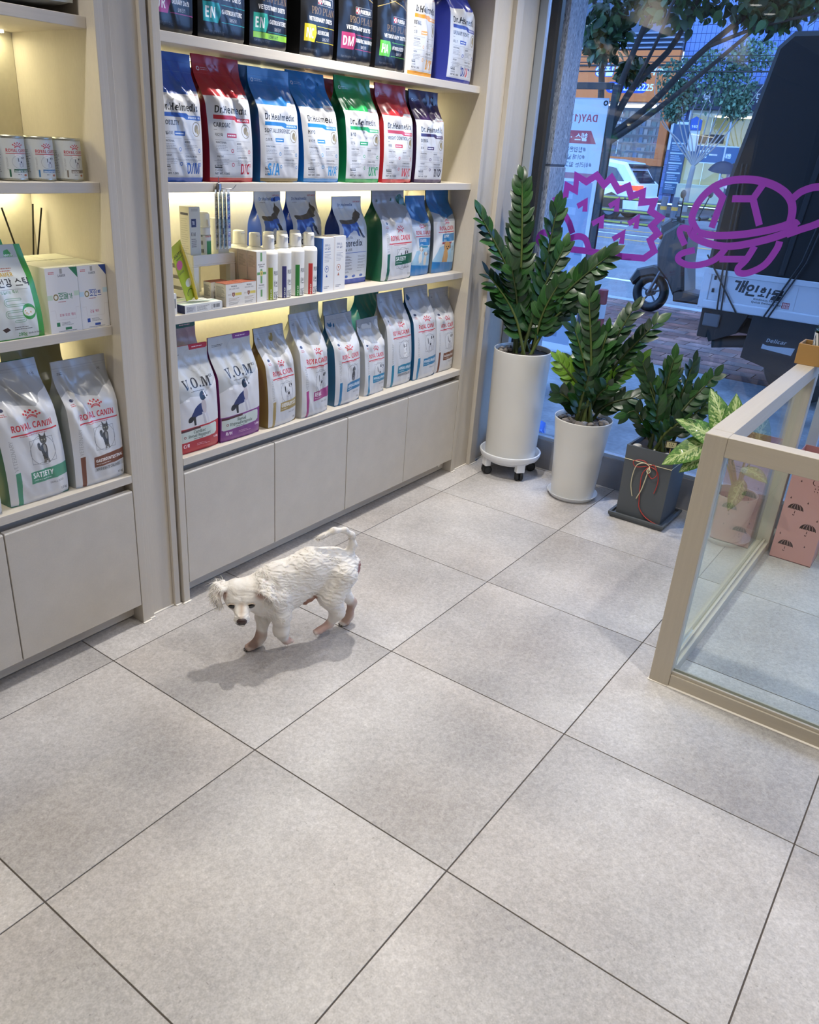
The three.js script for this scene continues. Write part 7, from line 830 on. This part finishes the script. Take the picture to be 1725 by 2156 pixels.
  let g = new THREE.BufferGeometry(); const arr = mc.positionArray.slice(0, mc.count * 3); for (let i = 0; i < arr.length; i += 3) { arr[i] = lo.x + (arr[i] + 1) / 2 * (hi.x - lo.x); arr[i + 1] = lo.y + (arr[i + 1] + 1) / 2 * (hi.y - lo.y); arr[i + 2] = lo.z + (arr[i + 2] + 1) / 2 * (hi.z - lo.z); }
  g.setAttribute('position', new THREE.BufferAttribute(arr, 3)); g = mergeVertices(g, 1e-5); g.computeVertexNormals();
  { const p = g.attributes.position, nn = g.attributes.normal; let flip = 0; for (let i = 0; i < 200; i++) { const k = Math.floor(i * p.count / 200), q = V(p.getX(k) + nn.getX(k) * 0.004, p.getY(k) + nn.getY(k) * 0.004, p.getZ(k) + nn.getZ(k) * 0.004); flip += field(q.x, q.y, q.z) > 0 ? 1 : -1; } if (flip < 0) { const I = g.index.array; for (let i = 0; i < I.length; i += 3) { const t = I[i]; I[i] = I[i + 1]; I[i + 1] = t; } g.computeVertexNormals(); } }
  const origin = V(1.06, 0, 0.95), pos = g.attributes.position, col = new Float32Array(pos.count * 3), q = V(0, 0, 0), mixc = (a, b, t) => { t = Math.max(0, Math.min(1, t)); return a.map((v, i) => v + (b[i] - v) * t); };
  const coat = [0.80, 0.765, 0.72], skin = [0.42, 0.29, 0.24], pink = [0.62, 0.42, 0.37], stain = [0.46, 0.36, 0.29], dk = [0.2, 0.12, 0.11], sheath = [P(0.188, 0.05, 0.184), P(0.15, 0.054, 0.166)], rear = P(0.338, c + 0.022, 0.24), near = [P(0.09, 0.05, 0.035), P(0.2, 0.046, 0.04)], segD = (p, a, b) => { const d = b.clone().sub(a), t = Math.max(0, Math.min(1, p.clone().sub(a).dot(d) / d.lengthSq())); return p.distanceTo(a.clone().addScaledVector(d, t)); };
  const fHock = [P(0.345, 0, 0.085), P(0.325, 0, 0.012)], fFore = [P(0.022, 0, 0.05), P(-0.012, 0, 0.012)], nMeta = [P(0.24, 0.05, 0.06), P(0.2, 0.046, 0.036)], eyes = [Hd(-0.0235, -0.004, 0.03), Hd(0.0235, -0.004, 0.03)], bridge = [Hd(0, 0.004, 0.036), Hd(0, -0.006, 0.07)], inE = [Hd(-0.045, 0.014, 0.006), Hd(0.052, 0.022, 0.022)];
  for (let i = 0; i < pos.count; i++) {
    q.fromBufferAttribute(pos, i); const n = vnoise(q.x * 60, q.y * 60, q.z * 60); let k = mixc(coat, [0.72, 0.665, 0.6], (n - 0.55) * 1.6);
    k = mixc(k, skin, (0.024 - segD(q, ...fHock)) / 0.008 * (0.6 + n * 0.6)); k = mixc(k, skin, (0.026 - segD(q, ...fFore)) / 0.009 * (0.55 + n * 0.6)); k = mixc(k, pink, (0.02 - segD(q, ...nMeta)) / 0.007 * 0.9); k = mixc(k, pink, (0.024 - q.distanceTo(near[0])) / 0.008 * 0.7);
    k = mixc(k, [0.30, 0.165, 0.13], (0.0205 - segD(q, ...sheath)) / 0.005); k = mixc(k, [0.33, 0.17, 0.16], (0.027 - q.distanceTo(rear)) / 0.008 * (0.5 + n)); k = mixc(k, dk, (0.008 - q.distanceTo(P(0.342, c + 0.022, 0.26))) / 0.004);
    for (const e of eyes) k = mixc(k, [0.3, 0.24, 0.21], (0.0135 - q.distanceTo(e)) / 0.006 * 0.8); k = mixc(k, stain, (0.012 - segD(q, ...bridge)) / 0.008 * (0.45 + n * 0.5)); for (const e of inE) k = mixc(k, [0.55, 0.37, 0.31], (0.023 - q.distanceTo(e)) / 0.01 * 0.85);
    col.set(k, i * 3); pos.setXYZ(i, q.x - origin.x, q.y, q.z - origin.z);
  }
  g.setAttribute('color', new THREE.BufferAttribute(col, 3));
  const dog = thing('dog', 'small white wavy coated dog walking across the tiles, looking at the camera', 'dog', origin.toArray()), rel = v => v.clone().sub(origin);
  part(dog, 'body', g, new THREE.MeshStandardMaterial({ vertexColors: true, roughness: 0.85 }));
  const surf = (r, u) => { let f = 0.13; while (f > -0.02) { const p = Hd(r, u, f); if (field(p.x, p.y, p.z) < 0) break; f -= 0.0008; } return f; };
  const gloss = phy('#0b0908', 0.12, { clearcoat: 1 }), noseM = phy('#3a2826', 0.4, { clearcoat: 0.5 }), headQ = new THREE.Quaternion().setFromRotationMatrix(new THREE.Matrix4().makeBasis(hr, hu, hf)), put = (name, geo, mat, r, u, f) => { const m = part(dog, name, geo, mat, rel(Hd(r, u, f)).toArray()); m.quaternion.copy(headQ); return m; };
  for (const s of [-1, 1]) { const f = surf(s * 0.0235, -0.003), e = new THREE.SphereGeometry(0.0106, 22, 16); e.scale(1.2, 0.78, 0.6); const m = put('eye', e, gloss, s * 0.0235, -0.003, f - 0.0012); m.rotateZ(s * 0.3); const lid = new THREE.TorusGeometry(0.0104, 0.0018, 8, 22, Math.PI); lid.scale(1.2, 0.8, 1); const l = put('eyelid', lid, std('#b9a898', 0.8), s * 0.0235, -0.002, f + 0.0008); l.rotateZ(s * 0.3); }
  const nf = surf(0, -0.019), ns = new THREE.SphereGeometry(0.0135, 24, 16); ns.scale(1.15, 0.86, 0.62); put('nose', ns, noseM, 0, -0.0185, nf - 0.001); for (const s of [-1, 1]) { const h = new THREE.SphereGeometry(0.0036, 12, 8); h.scale(1, 1.15, 0.5); put('nostril', h, gloss, s * 0.0055, -0.0215, nf + 0.0052); }
  { const pts = []; for (let i = -3; i <= 3; i++) { const r = i * 0.0048, u = -0.0385 + 0.0006 * i * i; pts.push(rel(Hd(r, u, surf(r, u) + 0.0002)).toArray()); } part(dog, 'mouth', tube(pts, 0.0026, 22, 7), std('#241a18', 0.6)); }
  const claw = std('#2b2320', 0.4); for (const [s, u, h] of [[-0.0275, -0.009, 0.005], [-0.0305, 0, 0.005], [-0.0275, 0.009, 0.005], [0.3045, -0.009, 0.005], [0.3015, 0, 0.005], [0.3045, 0.009, 0.005]]) part(dog, 'claw', rod(rel(P(s + 0.004, u, h + 0.002)).toArray(), rel(P(s - 0.004, u, 0.002)).toArray(), 0.0022, 0.0008, 6), claw);
  // strands of the coat
  reseed(4242); const HP = [], HC = [], HI = [], idx = g.index.array, pn = g.attributes.normal, a = V(), b = V(), d = V(), nrm = V(); let made = 0, tri = idx.length / 3;
  const area = new Float32Array(tri); let tot = 0; for (let i = 0; i < tri; i++) { a.fromBufferAttribute(pos, idx[i * 3]); b.fromBufferAttribute(pos, idx[i * 3 + 1]); d.fromBufferAttribute(pos, idx[i * 3 + 2]); tot += b.sub(a).cross(d.sub(a)).length() / 2; area[i] = tot; }
  function strand(root, dir, len, w, n, color) { const side = new THREE.Vector3().crossVectors(dir, n).normalize(), o = HP.length / 3, wob = rr(-0.35, 0.35); for (let k = 0; k < 4; k++) { const t = k / 3, p = root.clone().addScaledVector(dir, len * t).addScaledVector(n, -len * 0.22 * t * t).addScaledVector(side, wob * len * t * t + Math.sin(t * 5) * len * 0.08), ww = w * (1 - t * 0.9); HP.push(...p.clone().addScaledVector(side, ww).toArray(), ...p.clone().addScaledVector(side, -ww).toArray()); const sh = 0.95 + 0.1 * t; HC.push(...color.map(v => v * sh), ...color.map(v => v * sh)); if (k) HI.push(o + k * 2 - 2, o + k * 2 - 1, o + k * 2, o + k * 2 - 1, o + k * 2 + 1, o + k * 2); } }
  for (let it = 0; it < 34000; it++) {
    const r = rnd() * tot; let l0 = 0, l1 = tri - 1; while (l0 < l1) { const m = (l0 + l1) >> 1; area[m] < r ? l0 = m + 1 : l1 = m; } const k = idx[l0 * 3]; q.fromBufferAttribute(pos, k); nrm.fromBufferAttribute(pn, k); const w = q.clone().add(origin), cc = [col[k * 3], col[k * 3 + 1], col[k * 3 + 2]];
    if (cc[0] < 0.66 || w.y < 0.03) continue; const hdist = w.distanceTo(hc); const onMuzzle = w.clone().sub(hc).dot(hf) > 0.022 && hdist < 0.1; let eyeNear = false; for (const e of eyes) if (w.distanceTo(e) < 0.017) eyeNear = true; if (eyeNear || (onMuzzle && rnd() < 0.55)) continue;
    const ear = Math.abs(w.clone().sub(hc).dot(hr)) > 0.05 && hdist < 0.115, tail = w.y > 0.335; let flow = hdist < 0.06 ? hf.clone().multiplyScalar(-0.6).addScaledVector(hu, onMuzzle ? -0.2 : 0.25) : fwd.clone().multiplyScalar(-1).add(V(0, -0.75, 0)); if (ear) flow = V(0, -1, 0).addScaledVector(hr, Math.sign(w.clone().sub(hc).dot(hr)) * 0.3); if (tail) flow = fwd.clone().add(V(0, -0.35, 0)); if (w.y < 0.15 && hdist > 0.1) flow = V(0, -1, 0).addScaledVector(fwd, -0.3);
    flow.add(V(rr(-.45, .45), rr(-.35, .35), rr(-.45, .45))); const dir = flow.addScaledVector(nrm, -flow.dot(nrm)).normalize().addScaledVector(nrm, ear || tail ? 0.3 : 0.2).normalize(); const len = ear ? rr(0.016, 0.034) : tail && w.x < 1.13 ? rr(0.014, 0.026) : onMuzzle ? rr(0.004, 0.008) : hdist < 0.06 ? rr(0.007, 0.012) : rr(0.008, 0.017);
    strand(q.clone().addScaledVector(nrm, -0.001), dir, len, rr(0.00035, 0.0008), nrm, cc.map(v => Math.min(0.86, v * rr(0.96, 1.06)))); made++;
  }
  const fg = new THREE.BufferGeometry(); fg.setAttribute('position', new THREE.Float32BufferAttribute(HP, 3)); fg.setAttribute('color', new THREE.Float32BufferAttribute(HC, 3)); fg.setIndex(HI); fg.computeVertexNormals(); const fm = part(dog, 'coat_hair', fg, new THREE.MeshStandardMaterial({ vertexColors: true, roughness: 0.7, side: THREE.DoubleSide })); fm.userData.kind = 'stuff';
}
scene.traverse(o => { if (o.isMesh) { o.castShadow = true; o.receiveShadow = true; } });
renderer.render(scene, camera);
